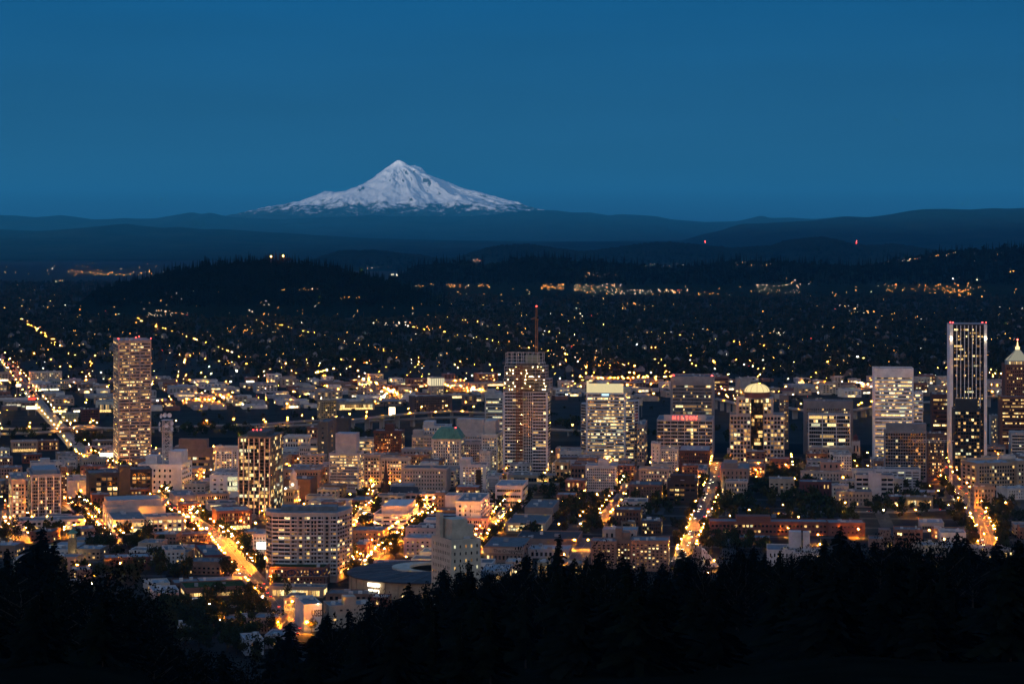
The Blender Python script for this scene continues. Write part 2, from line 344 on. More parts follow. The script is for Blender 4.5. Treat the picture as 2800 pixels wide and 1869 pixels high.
def facade(root, w, z0, z1, win, r_, place, budget):
    """windows on one face; place(s, z) -> location, angle. Returns the windows left in the budget."""
    t = win.get('t', 'p'); rows = win['r']; lit = win.get('lit', .3); cool = win.get('cool', .08)
    mx_ = win.get('mx', .06) * w; zb = z0 + win.get('bot', .08) * (z1 - z0); zt = z1 - win.get('top', .07) * (z1 - z0)
    fh = (zt - zb) / rows; wh = win.get('h', .55) * fh
    pit = win.get('pitch')
    cols = max(1, int(round((w - 2 * mx_) / pit))) if pit else win['c']
    cw = (w - 2 * mx_) / cols; ww = win.get('w', .55) * cw
    skip = win.get('skip', 0)
    extra = MB()
    if t == 'p':
        for k_ in range(rows - 1, -1, -1):
            z = zb + k_ * fh + (fh - wh) * .5; rl = lit * (.5 + r_.random())
            for j in range(cols):
                if skip and r_.random() < skip: continue
                i = pick(rl, r_, cool); s_ = mx_ + (j + .5) * cw
                loc, a = place(s_, z)
                if budget > 0:
                    link('window', pane_mesh(i), root, loc, (0, 0, a), (ww, 1, wh)); budget -= 1
                else:
                    ca, sa = math.cos(a), math.sin(a); b = len(extra.v)
                    for q in ((-.5, -.1, 0), (.5, -.1, 0), (.5, .3, 0), (-.5, .3, 0), (-.5, -.1, 1), (.5, -.1, 1), (.5, .3, 1), (-.5, .3, 1)):
                        x_, y_ = q[0] * ww, q[1]; extra.v.append((loc[0] + x_ * ca - y_ * sa, loc[1] + x_ * sa + y_ * ca, loc[2] + q[2] * wh))
                    extra.f += [tuple(b + u for u in f) for f in BOXF]; extra.m += [i] * 6
        if extra.v: tag(extra.build('smaller_windows', WMATS, root), kind='stuff')
    else:
        bays = win.get('bays', 1); gap = win.get('gap', .04)
        for k_ in range(rows):
            z = zb + k_ * fh + (fh - wh) * .5
            rl = min(1, lit * r_.choice((.25, .7, 1, 1.3, 1.6, 1.9))); cur = pick(rl, r_, cool)
            mb = MB()
            for b_ in range(bays):
                a0 = mx_ + (w - 2 * mx_) * (b_ + gap) / bays; a1 = mx_ + (w - 2 * mx_) * (b_ + 1 - gap) / bays
                n = max(1, cols // bays); pw = (a1 - a0) / n
                for j in range(n):
                    if r_.random() < .55: cur = pick(rl, r_, cool)
                    for (ss, dd) in ((a0 + j * pw + .05 * pw, -.08), (a0 + (j + 1) * pw - .05 * pw, -.08)): pass
                    s0, s1 = a0 + (j + .04) * pw, a0 + (j + .96) * pw
                    (l0, a), (l1, _) = place(s0, z), place(s1, z); nx, ny = math.sin(a), -math.cos(a); e = .10
                    P4 = [(l0[0] + nx * e, l0[1] + ny * e), (l1[0] + nx * e, l1[1] + ny * e), (l1[0] - nx * .3, l1[1] - ny * .3), (l0[0] - nx * .3, l0[1] - ny * .3)]
                    mb.prism(P4, z, z + wh, cur)
            if bays > 1:      # a hidden strip inside the wall, added to join the bays of one floor
                (l0, a), (l1, _) = place(mx_, z), place(w - mx_, z); nx, ny = math.sin(a), -math.cos(a)
                mb.prism([(l0[0] - nx * .1, l0[1] - ny * .1), (l1[0] - nx * .1, l1[1] - ny * .1), (l1[0] - nx * .2, l1[1] - ny * .2), (l0[0] - nx * .2, l0[1] - ny * .2)], z + wh * .3, z + wh * .7, 0)
            mb.build('window_band', WMATS, root)
    return budget
ROOFS = [surf((.16, .17, .18), .7, .35, .2, .4), surf((.10, .105, .11), .7, .4, .2, .4), surf((.26, .27, .28), .6, .3, .15, .4)]
UNITM = [surf((.42, .43, .44), .5, .2, .4, .4), surf((.25, .25, .26), .6, .2, .4), surf((.55, .55, .54), .5, .2, .4)]
STORE = glow('lit_shopfront', (1.0, .60, .2), 1.1, vary=.5, rough_noise=.6)
_un = {}
def unit_box(i):
    if i not in _un: _un[i] = MB().box(-.5, .5, -.5, .5, 0, 1).mesh('rooftop_unit', [UNITM[i]])
    return _un[i]
REG = {c + str(i): (700 * i, 900 if c == 'A' else 1300) for c in 'AB' for i in range(4)}
NB = [0]
def building(name, label, reg, x0, x1, yt, yb, side=0, col=(.4, .36, .33), win=None, grid=None, cat='building', roof=None, units=None, pent=(), dep=None,
             swin=None, piers=0, pierc=None, slabs=0, para=1.0, cornice=0, store=0.0, brick=None, group=None, seed=None, rough=.85, dz=None, cap=100, var=.22):
    """one building from its place in a 3.356x view: front edges x0..x1, top yt, foot yb, visible flank (+ to the right, - to the left)"""
    NB[0] += 1; r_ = random.Random(seed or NB[0] * 7 + 3)
    ox, oy = REG[reg]; f = lambda v: ox + v / 3.356; g = lambda v: oy + v / 3.356
    th = BS if grid == 'b' else DT if grid is None else math.radians(grid)
    D = depth(g(yb)) if dz is None else dz
    sn, cs = math.sin(th), math.cos(th)
    t0, t1 = (f(x0) - 1400) * K, (f(x1) - 1400) * K
    if side >= 0:                       # corner the near one: the front's right end for a right flank, left end otherwise
        Bx, By = t1 * D, D; wd = (Bx - t0 * By) / (cs + t0 * sn); Ax, Ay = Bx - wd * cs, By + wd * sn
    else:
        Ax, Ay = t0 * D, D; wd = (t1 * Ay - Ax) / (cs + t1 * sn); Bx, By = Ax + wd * cs, Ay - wd * sn
    if side:
        ex, ey, t2 = (Bx, By, (f(x1 + side) - 1400) * K) if side > 0 else (Ax, Ay, (f(x0 + side) - 1400) * K)
        den = sn - t2 * cs; dd = (t2 * ey - ex) / den if abs(den) > 1e-4 else 30
        d_ = min(75, max(9, dd)) if dd > 0 else 30
    else: d_ = 26
    if dep: d_ = dep
    h = EYE - (g(yt) - HY) * K * D
    root = empty(name, (Ax, Ay, 0), -th); tag(root, label, cat, group)
    foot(Ax + cs * wd / 2 + sn * d_ / 2, Ay - sn * wd / 2 + cs * d_ / 2, -th, wd / 2, d_ / 2)
    wm = surf(col, rough, var, .12, .25, brick=brick)
    MB().box(0, wd, 0, d_, -2, h).build('wall', wm, root)
    pr = MB(); pt = .35
    pr.box(-.12, wd + .12, -.12, pt, h + .003, h + para).box(-.12, wd + .12, d_ - pt, d_ + .12, h + .003, h + para).box(-.12, pt, pt + .003, d_ - pt - .003, h + .003, h + para).box(wd - pt, wd + .12, pt + .003, d_ - pt - .003, h + .003, h + para)
    pr.build('parapet', wm if not cornice else surf(tuple(min(.7, c * 1.25) for c in col), .8, .15), root)
    MB().box(pt + .01, wd - pt - .01, pt + .01, d_ - pt - .01, h - .4, h + .08).build('roof', ROOFS[r_.randrange(3)] if roof is None else roof if not isinstance(roof, int) else ROOFS[roof], root)
    if cornice: MB().box(-.7, wd + .7, -.7, d_ + .4, h - 1.3, h - .25).build('cornice', surf(tuple(min(.7, c * 1.2) for c in col), .8, .15), root)
    front = lambda s_, z: ((s_, 0.0, z), 0.0)
    right = lambda s_, z: ((wd, s_, z), math.pi / 2)
    left = lambda s_, z: ((0.0, d_ - s_, z), -math.pi / 2)
    if win:
        b = facade(root, wd, 0, h, win, r_, front, cap)
        sw = dict(win) if swin is None else swin
        if sw:
            if swin is None:
                pitch = (wd * (1 - 2 * win.get('mx', .06))) / win['c'] if not win.get('pitch') else win['pitch']
                sw['pitch'] = pitch; sw['bays'] = max(1, int(round(win.get('bays', 1) * d_ / wd)))
            facade(root, d_, 0, h, sw, r_, right if side >= 0 else left, b)
    if piers:
        pm = surf(pierc or col, .8, .15); pw = win.get('pw', .18) * wd / piers
        pm_ = MB().box(-pw / 2, pw / 2, -.5, .15, 0, 1).mesh('pier', [pm])
        for k_ in range(piers + 1):
            link('pier', pm_, root, (min(wd - pw / 2, max(pw / 2, wd * k_ / piers)), 0, h * win.get('bot', .08) * .5), (0, 0, 0), (1, 1, h * (1 - win.get('top', .07) * .6) - h * win.get('bot', .08) * .5))
    if slabs:
        fh = h * (1 - win.get('top', .07) - win.get('bot', .08)) / win['r']
        sm = surf(pierc or tuple(min(.6, c * 1.2) for c in col), .8, .15); me = MB().box(wd * .02, wd * .98, -1.3, .1, -.12, .12).mesh('balcony', [sm])
        for k_ in range(win['r']): link('balcony', me, root, (0, 0, h * win.get('bot', .08) + k_ * fh))
    if store and r_.random() < 1:
        MB().box(wd * .05, wd * .95, -.18, .1, .6, min(4.2, h * .3)).build('shopfront', STORE, root)
    for (a0, a1, b0, b1, hh) in pent:
        MB().box(wd * a0, wd * a1, d_ * b0, d_ * b1, h + .05, h + hh).build('penthouse', surf(tuple(c * .9 for c in col), .8, .2), root)
    n = r_.randrange(2, 6) if units is None else units
    for _ in range(n):
        link('rooftop_unit', unit_box(r_.randrange(3)), root, (wd * r_.uniform(.12, .88), d_ * r_.uniform(.12, .85), h + .06), (0, 0, 0), (r_.uniform(1.5, 5), r_.uniform(1.5, 4), r_.uniform(.9, 2.6)))
    root['wd'], root['dp'], root['ht'] = wd, d_, h
    return root, wd, d_, h
def P(r, c, lit=.3, **k_): return dict(t='p', r=r, c=c, lit=lit, **k_)
def Bd(r, c, lit=.5, **k_): return dict(t='b', r=r, c=c, lit=lit, mx=k_.pop('mx', .03), h=k_.pop('h', .45), **k_)
# ------------------------------------------------------------------ the city: one line per building
PINKT, TAN, CREAM, WHITE, BRICK, DBRICK, BROWN, GREY, DARK, PINK = (.42, .33, .29), (.42, .35, .29), (.58, .52, .46), (.72, .69, .67), (.20, .085, .06), (.085, .05, .045), (.22, .16, .13), (.33, .33, .34), (.045, .045, .05), (.52, .40, .37)
LGREY = (.46, .46, .47)
# --- tall towers
pinkt = building('office_tower', 'tall pink granite tower with dozens of window ribbons', 'A0', 1085, 1388, 108, 1290, -45, PINKT, Bd(39, 30, .55, bays=3, gap=.05, top=.012, bot=.03, h=.40, mx=.02, cool=.03), 'b', 'tower', units=6)
telecom = building('telephone_exchange', 'white block with sparse square windows under a lattice dish mast', 'A0', 1265, 1665, 1245, 1500, 97, WHITE, P(4, 5, .12, w=.33, h=.45, mx=.2, top=.1), pent=[(.1, .36, .3, .7, 9), (.66, .95, .2, .8, 15)], swin=P(5, 5, .1, w=.6, h=.45))
building('office_block', 'brown stepped office with wide lit ribbons behind the white exchange', 'A0', 1555, 1950, 1150, 1335, 32, BROWN, Bd(3, 20, .9, top=.05, bot=.1, h=.42), pent=[(.05, .95, .1, .9, 8), (.2, .85, .2, .8, 19)])
building('office_block', 'ornate white terracotta building with round arched top windows', 'A0', 1975, 2185, 1078, 1345, 6, CREAM, P(9, 8, .6, w=.5, h=.6, top=.16), cornice=1, piers=4, pierc=WHITE)
building('store_building', 'low white modern building with a glowing glass corner', 'A0', 1925, 2080, 1345, 1545, 0, (.75, .72, .72), P(4, 2, .1, w=.4, h=.35, mx=.1), dep=30)
building('store_annex', 'glowing glazed wing on the white modern building', 'A0', 2082, 2185, 1345, 1545, 0, (.7, .7, .68), Bd(3, 6, 1.2, h=.8, top=.02, bot=.3, cool=.7), dep=30)
indigo = building('apartment_tower', 'dark glass tower with vertical fins and a red rooftop beacon', 'A0', 2185, 2478, 995, 1735, 120, (.12, .12, .12), Bd(22, 18, .26, bays=6, gap=.08, h=.8, top=.01, bot=.04, cool=.3), cat='tower', piers=6, pierc=(.46, .43, .40), units=3, pent=[(.2, .8, .2, .8, 5)])
building('apartment_tower', 'blue glass apartment tower framed in white bands', 'A0', 285, 560, 1340, 1735, -50, (.30, .31, .33), P(12, 16, .16, w=.78, h=.72, mx=.02, top=.05, bot=.04, cool=.25), 'b', 'tower', piers=4, pierc=(.6, .6, .6), pent=[(.1, .9, .2, .9, 4)])
building('office_tower', 'tan office tower with rows of yellow window groups', 'A0', 105, 235, 1385, 1775, -55, TAN, P(9, 4, .85, w=.72, h=.62, mx=.1, top=.08, bot=.12, cool=.2), 'b', 'tower')
building('apartment_tower', 'slim brown balcony tower behind the blue glass tower', 'A0', 560, 615, 1268, 1610, 0, (.14, .10, .085), P(14, 3, .4, w=.6, h=.5), 'b', 'tower', slabs=1)
build_a = building('office_block', 'pale flat-roofed office rising behind the blue glass tower', 'A0', 285, 575, 1222, 1400, 0, LGREY, P(3, 10, .1), 'b', pent=[(.3, .6, .2, .6, 5)])
building('office_block', 'small pale office beside the brown balcony tower', 'A0', 600, 695, 1205, 1330, 0, CREAM, P(3, 6, .3), 'b')
building('apartment_block', 'olive apartment block with small square lit windows', 'A0', 750, 990, 1190, 1375, 0, (.30, .28, .22), P(4, 10, .4, w=.5, h=.5), 'b', pent=[(.3, .6, .3, .8, 4)])
building('studio_building', 'blank white box with one lit stairwell slot', 'A0', 625, 810, 1390, 1540, 0, (.55, .54, .53), P(5, 1, 1.2, w=.09, h=.9, mx=.1, top=.1), 'b', pent=[(.3, .6, .3, .7, 6)])
building('office_block', 'black steel office with big yellow windows and white roof truss', 'A0', 815, 1095, 1318, 1600, 0, DARK, P(5, 5, .8, w=.75, h=.6, top=.1, bot=.1, mx=.05), 'b', dep=40, roof=1)
building('stair_tower', 'windowless dark slab between two black offices', 'A0', 1097, 1196, 1262, 1570, 0, (.10, .085, .075), None, 'b', units=0, dep=25)
building('office_block', 'black office with a lit bay of yellow windows beside the dark slab', 'A0', 1198, 1395, 1288, 1540, 0, DARK, P(6, 4, .6, w=.72, h=.6, top=.08), 'b', dep=36, roof=1)
building('brick_building', 'small red brick hall with round windows and dark hip roof', 'B0', 845, 1010, 178, 300, 0, BRICK, P(2, 4, .4, w=.35, h=.4), 'b', brick=.6)
building('brick_building', 'red brick warehouse lit orange below the black offices', 'B0', 1155, 1375, 128, 215, 0, BRICK, P(2, 6, .35, w=.45, h=.4), 'b', brick=.6)
gar = building('retail_building', 'long grey building with two rows of huge bright windows', 'B0', 1040, 1340, 412, 545, -65, (.42, .41, .39), P(2, 4, 2, w=.9, h=.62, top=.12, bot=.08, cool=.3), 'b')
building('retail_building', 'tan four-storey store with saw-tooth roof and lit windows', 'B0', 1342, 1690, 376, 530, 0, (.44, .40, .34), P(3, 7, 1.0, w=.66, h=.6, top=.12, bot=.15, cool=.2), 'b', dep=30, roof=0)
building('parking_garage', 'broad grey block with green-lit parking decks under a flat roof', 'B0', 975, 1520, 295, 470, -70, (.36, .36, .36), Bd(2, 14, .6, h=.4, top=.3, bot=.3, cool=.9), 'b', dep=45, pent=[(0.02, .95, .1, .95, 7)])
building('apartment_block', 'long brick apartments with white bays and curved gables', 'B0', 1400, 1935, 535, 610, 0, (.13, .085, .075), P(2, 24, .4, w=.5, h=.6), 'b', cornice=1, dep=18)
building('apartment_block', 'four-storey brick block with white bay windows at the avenue corner', 'B0', 1990, 2310, 322, 492, 0, (.17, .08, .07), P(4, 14, .35, w=.55, h=.62), 'b', cornice=1, store=1, dep=40)
building('brick_building', 'triangular brick building carrying a lit billboard', 'B0', 1660, 1835, 262, 350, 0, BRICK, P(3, 8, .3), 'b')
building('warehouse', 'grey blank-sided building with an orange-lit flank', 'B0', 1600, 1800, 190, 270, -48, (.36, .35, .33), None, 'b', swin=P(3, 5, .7))
building('warehouse', 'low tan two-storey warehouse left of the fin tower', 'B0', 1815, 2105, 168, 260, 0, (.40, .30, .24), P(2, 14, .3), 'b')
building('parking_garage', 'small pale garage with lit decks left of the fin tower', 'B0', 1915, 2180, 252, 312, 0, LGREY, Bd(2, 10, .7, cool=.6), 'b')
building('podium_building', 'long white two-storey podium below the blue glass tower', 'B0', 165, 780, 402, 492, 0, (.50, .48, .46), P(2, 12, .4, w=.6, h=.6), 'b', dep=30, store=1)
building('brick_building', 'low brick shop row at the lit corner', 'B0', 675, 870, 492, 600, 0, (.30, .2, .17), P(2, 6, .25), 'b', store=1)
building('apartment_block', 'brick apartments with ornate white parapet among dark trees', 'B0', 965, 1380, 748, 860, 0, DBRICK, P(2, 7, .5, w=.25, h=.45), 'b', brick=.6, cornice=1)
building('apartment_block', 'white four-storey apartments left of the avenue', 'B0', 1520, 1700, 690, 850, -35, (.48, .46, .44), P(4, 4, .3, w=.4, h=.45), 'b')
building('apartment_block', 'dark red brick apartments with white bays beside the avenue', 'B0', 1880, 2065, 738, 865, -105, (.15, .05, .05), P(3, 5, .3, w=.6, h=.6), 'b')
building('grocery_store', 'low store with a green turf roof and a bright glazed front', 'B0', 1700, 2275, 1040, 1125, -45, (.17, .1, .08), P(1, 12, 2.0, w=.9, h=.6, top=.35, bot=.05, cool=.15), 'b', roof=surf((.035, .06, .02), .95, .5, .3, .05), cat='shop')
building('warehouse', 'low building with a pale blue roof behind the turf-roofed store', 'B0', 1865, 2270, 992, 1030, 0, (.3, .3, .32), P(1, 10, .3), 'b', roof=2, dep=40)
building('warehouse', 'low flat dark building among trees left of the turf-roofed store', 'B0', 1600, 1840, 985, 1050, 0, (.12, .08, .07), P(1, 5, .3), 'b')
building('shed', 'pale low shed with a white screen wall beside the turf-roofed store', 'B0', 1400, 1640, 1055, 1140, 0, LGREY, P(1, 6, .3), 'b', roof=2)
building('apartment_block', 'brown brick apartments with two lit windows among dark trees', 'B0', 660, 840, 870, 970, 0, (.2, .12, .1), P(3, 5, .35, w=.3), 'b')
building('house', 'small white house with a red chimney deep in dark trees', 'B0', 1640, 1770, 1405, 1500, 0, (.55, .5, .47), P(2, 3, .1, w=.3), 'b', pent=[(.05, .3, .2, .5, 6)], dep=12)
building('apartment_block', 'low pale building half hidden by trees at the hill foot', 'B0', 610, 790, 1190, 1300, 0, (.4, .36, .34), P(2, 5, .2), 'b', roof=2)
building('cottage', 'grey gabled cottage roof between the dark trees', 'B0', 1340, 1560, 990, 1060, 0, (.4, .38, .34), P(1, 6, .5), 'b', roof=2)
building('warehouse', 'tan arcaded warehouse lit orange below the bridge', 'A0', 105, 345, 1028, 1122, 0, (.42, .28, .2), P(2, 10, .2, w=.45), 'b', cornice=1, store=1, dep=24)
building('warehouse', 'brown brick warehouse with two lit window rows below the bridge', 'A0', 345, 540, 1025, 1112, 0, (.2, .1, .07), P(2, 9, .8, w=.6), 'b', dep=24)
building('brick_building', 'low red brick building left of the avenue bend', 'A0', 205, 385, 1150, 1225, 0, (.2, .07, .05), P(2, 6, .3), 'b')
building('warehouse', 'dark roofed warehouse just left of the pink tower', 'A0', 855, 1045, 1025, 1085, 0, (.16, .12, .1), P(1, 6, .3), 'b')
building('shop_building', 'pale low building at the west end of the bridge', 'A0', 790, 975, 1085, 1140, 0, (.5, .4, .36), P(1, 6, .5), 'b', store=1)
building('office_block', 'tan five-storey block below the west end of the bridge', 'A0', 520, 690, 1140, 1245, 0, (.3, .24, .18), P(4, 7, .3), 'b')
building('apartment_block', 'white block with tall windows at the left edge', 'A0', -20, 90, 1105, 1170, 0, (.52, .48, .42), P(2, 5, .5), 'b')
building('warehouse', 'pale blue flat roof at the left edge', 'A0', -30, 118, 1180, 1245, 0, (.3, .16, .12), P(2, 6, .2), 'b', roof=2)
building('brick_building', 'brown block with a painted sign at the left edge', 'A0', -30, 205, 1270, 1370, 0, (.34, .22, .18), P(3, 8, .2), 'b')
building('cottage', 'white flat-roofed house with one lit window deep in the lower left trees', 'B0', 640, 745, 985, 1100, 0, (.45, .38, .33), P(2, 4, .5, w=.35), 'b', roof=2, dep=14)
building('apartment_block', 'grey roofed block stepping down the hill foot left of the turf-roofed store', 'B0', 1440, 1640, 1085, 1180, 0, (.3, .28, .28), P(2, 7, .3), 'b', roof=2, dep=20)
building('apartment_block', 'brown apartments half hidden above the poster wall', 'B0', 2080, 2330, 1310, 1400, 0, (.26, .21, .18), P(2, 9, .3, w=.4), 'b', roof=0, dep=18)
building('row_house', 'low terrace with yellow windows under the hill-foot trees', 'B0', 1880, 2060, 1235, 1300, 0, (.3, .24, .18), P(1, 7, .9, w=.5), 'b', dep=14)
building('row_house', 'second low terrace with yellow windows behind lit trees', 'B0', 2090, 2270, 1215, 1280, 0, (.3, .24, .18), P(1, 7, 1.0, w=.6), 'b', dep=14)
# --- second column of the view
building('office_slab', 'dark stone slab with a white flank and lit slot', 'A1', 565, 660, 855, 1270, 75, (.115, .11, .105), P(8, 1, .4, w=.2, h=.3, mx=.02), swin=P(8, 1, .5, w=.08, h=.4, mx=.1), cat='tower', units=1, cap=10)
building('office_slab', 'second dark blank slab behind the white-flanked one', 'A1', 660, 850, 818, 1090, 0, (.085, .08, .08), None, cat='tower', units=3, dep=18)
building('office_block', 'pale six-storey block right of the fin tower', 'A1', 255, 470, 985, 1190, 0, CREAM, P(4, 8, .35), cornice=1)
building('brick_building', 'narrow brick building left of the dark stone slab', 'A1', 468, 560, 905, 1120, 0, (.2, .1, .075), P(5, 4, .6, w=.6))
building('apartment_block', 'pale stepped apartments below the narrow brick building', 'A1', 395, 500, 1075, 1250, 0, (.46, .44, .42), P(4, 5, .3))
building('office_block', 'grey modern office with lit floors beside the dark slab', 'A1', 497, 560, 1020, 1260, 0, (.38, .38, .38), Bd(5, 4, .7))
building('brick_hotel', 'dark red brick hotel with pale trim and scattered lit windows', 'A1', 1080, 1335, 935, 1190, 0, (.105, .05, .042), P(9, 13, .3, w=.5, h=.48, top=.08), pent=[(.38, .7, .2, .8, 9)], cornice=1, cat='hotel')
building('office_block', 'green-lit stepped office left of the brick hotel', 'A1', 925, 1078, 1010, 1190, 0, (.36, .36, .34), Bd(5, 10, .8, cool=.5))
building('parking_garage', 'parking deck with yellow-green lights right of the brick hotel', 'A1', 1340, 1432, 1105, 1180, 0, (.4, .4, .37), Bd(1, 5, 1.2, h=.7, cool=.6))
building('department_store', 'white glazed store with arched windows and rooftop plant', 'A1', 1530, 1770, 890, 1120, 30, (.56, .55, .54), P(4, 9, .6, w=.5, h=.55, top=.05, bot=.35), pent=[(.0, .4, .2, .9, 6)])
building('office_block', 'tan office with rows of dark paired windows', 'A1', 1430, 1618, 978, 1150, 0, (.46, .42, .38), P(4, 12, .2, w=.5, bot=.25), pent=[(.0, .5, .3, .9, 7)])
green = building('hotel_tower', 'cream tower with a green copper mansard roof', 'A1', 1615, 1880, 1012, 1300, 0, CREAM, P(9, 11, .25, w=.42, h=.62, top=.05), cat='hotel', dep=38, units=0)
building('office_block', 'broad pale block with a ribbed grey rooftop plant', 'A1', 1825, 2085, 955, 1170, 0, (.48, .46, .44), P(6, 14, .25, w=.5, h=.5, top=.12), pent=[(.05, 1, .1, .9, 19)])
building('office_block', 'tall cream block with an orange-lit right flank', 'A1', 2070, 2215, 968, 1325, 60, CREAM, P(11, 6, .35, w=.5, h=.5), pent=[(.1, .8, .2, .8, 16)], cornice=1)
building('office_block', 'narrow pale block with paired dark windows in front of the ribbed roof', 'A1', 1900, 2056, 1040, 1260, 0, (.47, .44, .42), P(8, 7, .2, w=.55, h=.5))
building('office_block', 'pale block with sparse small windows and glowing flank', 'A1', 2056, 2150, 1120, 1345, 46, CREAM, P(7, 5, .12, w=.3, h=.35))
deco = building('office_tower', 'white stepped tower with a dark mural strip', 'A1', 1872, 2110, 1245, 1490, 0, (.60, .55, .54), P(9, 7, .4, w=.5, h=.5, mx=.1), pent=[(.0, .4, .05, .9, 7)], cat='tower')
building('office_block', 'grey waffle-grid block right of the white mural tower', 'A1', 2120, 2228, 1355, 1565, 34, (.35, .36, .38), P(10, 11, .12, w=.55, h=.5), cap=100)
lib = building('club_building', 'ornate beige palazzo with a dark flat roof and deep cornice', 'A1', 1335, 1745, 1282, 1495, 40, (.44, .36, .31), P(5, 14, .14, w=.36, h=.45), cornice=1, roof=1, swin={})
building('office_block', 'pale office with slim white piers and glowing lower floors', 'A1', 670, 942, 1145, 1500, 48, (.44, .42, .44), Bd(12, 24, .55, bays=4, gap=.02, h=.55, top=.03), piers=24, pierc=(.52, .5, .52), cat='tower', pent=[(.18, .88, .2, .85, 23)])
building('office_block', 'tan block with a fire stair beside the white-piered office', 'A1', 990, 1140, 1155, 1450, 0, (.42, .35, .29), P(8, 5, .35, w=.55, h=.55), cornice=1)
building('office_block', 'cream corner block with rows of paired windows behind the spire', 'A1', 1138, 1400, 1185, 1450, 20, (.52, .44, .36), P(7, 9, .4, w=.6, h=.55), cornice=1, store=1)
building('brick_building', 'orange brick block left of the green-roofed tower', 'A1', 1320, 1585, 1158, 1300, 18, (.32, .17, .10), P(4, 15, .5, w=.55))
building('warehouse', 'low grey rooftop block below the brick hotel', 'A1', 1335, 1610, 1105, 1230, 0, (.3, .3, .31), P(2, 8, .1))
building('brick_block', 'big orange-lit brick block beside the white-piered office', 'A1', 250, 590, 1295, 1500, 42, (.34, .21, .15), P(5, 12, .25, w=.45, h=.5), cornice=1, store=1)
building('brick_block', 'brick block peeping over the orange-lit one', 'A1', 480, 668, 1265, 1440, 0, (.32, .2, .15), P(5, 8, .3))
building('warehouse', 'old dark brick warehouse with a blank front', 'A1', 255, 500, 1382, 1560, 62, (.16, .09, .065), None, swin=P(4, 6, .4))
clock = building('hall_building', 'tan hall below a small white clock belfry', 'A1', 250, 345, 1470, 1660, 55, (.46, .36, .25), P(3, 4, .3), cornice=1)
building('apartment_block', 'white stepped apartments above the curved apartment tower', 'B1', 480, 845, 240, 315, -115, (.55, .53, .5), P(2, 9, .35), dep=30)
building('office_block', 'white low office with dark ribbon windows and a white roof box', 'B1', 1080, 1390, 358, 485, 100, (.62, .58, .57), P(3, 4, .25, w=.75, h=.4, mx=.02), pent=[(.2, .95, .1, .9, 8)], swin=P(3, 8, .8, w=.8), roof=1)
building('brick_building', 'brown brick block with an orange flank', 'B1', 887, 1165, 510, 650, 50, (.24, .17, .13), P(3, 6, .1, w=.35, h=.4))
building('brick_building', 'small brick building with white banding below the brown block', 'B1', 887, 1010, 640, 765, 55, (.16, .07, .055), P(2, 3, .5, w=.4))
building('apartment_block', 'pink three-storey building with white-framed windows', 'B1', 1355, 1612, 582, 745, 0, PINK, P(4, 5, .2, w=.4, h=.42), dep=34)
building('apartment_block', 'pink stepped upper wing behind the three-storey one', 'B1', 1370, 1700, 490, 690, 30, (.48, .35, .31), P(4, 7, .15, w=.3, h=.4))
hdl = building('hotel_tower', 'white hotel with a script sign panel on its top floor', 'B1', 1835, 2060, 243, 520, 145, (.60, .60, .62), P(6, 4, .3, w=.35, h=.5, mx=.05), cat='hotel', swin=P(6, 6, .5))
building('hotel_wing', 'pink lower wing with square dark windows below the white hotel', 'B1', 1845, 2130, 398, 530, 14, (.55, .33, .28), P(3, 13, .15, w=.55, h=.55), dep=20)
building('warehouse', 'dark windowless building with a pyramid roof', 'B1', 1560, 1830, 375, 470, 0, (.06, .04, .04), None)
building('theatre_building', 'big blank white-walled hall with a small name high up', 'B1', 1735, 2085, 192, 345, 30, (.66, .58, .54), None, swin=P(4, 3, .5))
building('brick_building', 'old tan gabled brick building left of the blank white hall', 'B1', 1640, 1733, 162, 340, 0, (.30, .20, .14), P(4, 3, .1, w=.35))
building('office_block', 'low white-roofed building right of the black spire', 'B1', 1300, 1640, 172, 265, 0, (.38, .3, .28), P(2, 6, .2, w=.7))
building('shop_row', 'low brick shops with pale roofs left of the black spire', 'B1', 860, 1060, 232, 300, 60, (.22, .12, .09), P(2, 6, .4), store=1)
# --- third column
building('office_block', 'white low office with three dark window bands near the park', 'A1', 2195, 2445, 1440, 1630, 52, (.62, .56, .54), Bd(3, 12, .12, h=.4))
fox = building('office_tower', 'broad tower of white bands and bright yellow ribbons under a glowing crown', 'A2', 680, 1040, 590, 1240, 0, (.66, .64, .63), Bd(21, 30, 1.25, h=.46, top=.005, bot=.04, mx=.0, cool=.12), cat='tower', dep=40, units=2)
building('office_tower', 'stepped brown tower right of the glowing-crowned one', 'A2', 1145, 1215, 880, 1250, 75, (.34, .27, .23), P(10, 3, .3, w=.5), cat='tower', swin=P(12, 9, .25, w=.5))
hil = building('hotel_tower', 'hotel slab with white grid and a red sign board', 'A2', 1330, 1840, 838, 1215, 24, (.48, .44, .44), Bd(11, 32, .20, bays=8, gap=.05, h=.62, top=.01, bot=.04, mx=.0), cat='hotel', swin={}, units=3)
stdi = building('office_tower', 'pier-fronted office tower behind the red-lettered hotel', 'A2', 1455, 1852, 440, 1140, 8, (.33, .29, .28), Bd(20, 26, .45, h=.6, top=.1, bot=.03, mx=.01), cat='tower', piers=38, pierc=(.36, .32, .31), units=5, swin={})
building('apartment_block', 'white apartments with a taller blank end below the hotel', 'A2', 1360, 1525, 1100, 1300, -85, (.60, .56, .52), P(7, 7, .15, w=.5, h=.5), dep=26, swin={})
building('apartment_block', 'tall blank white end block left of the white apartments', 'A2', 1276, 1358, 1052, 1310, 0, (.58, .54, .5), P(7, 2, .1, w=.25, h=.3))
building('brick_hotel', 'dark brick hotel with cream cornice below the red sign', 'A2', 1535, 1812, 1118, 1305, 28, (.10, .05, .042), P(5, 14, .25, w=.45, h=.5), cornice=1, cat='hotel')
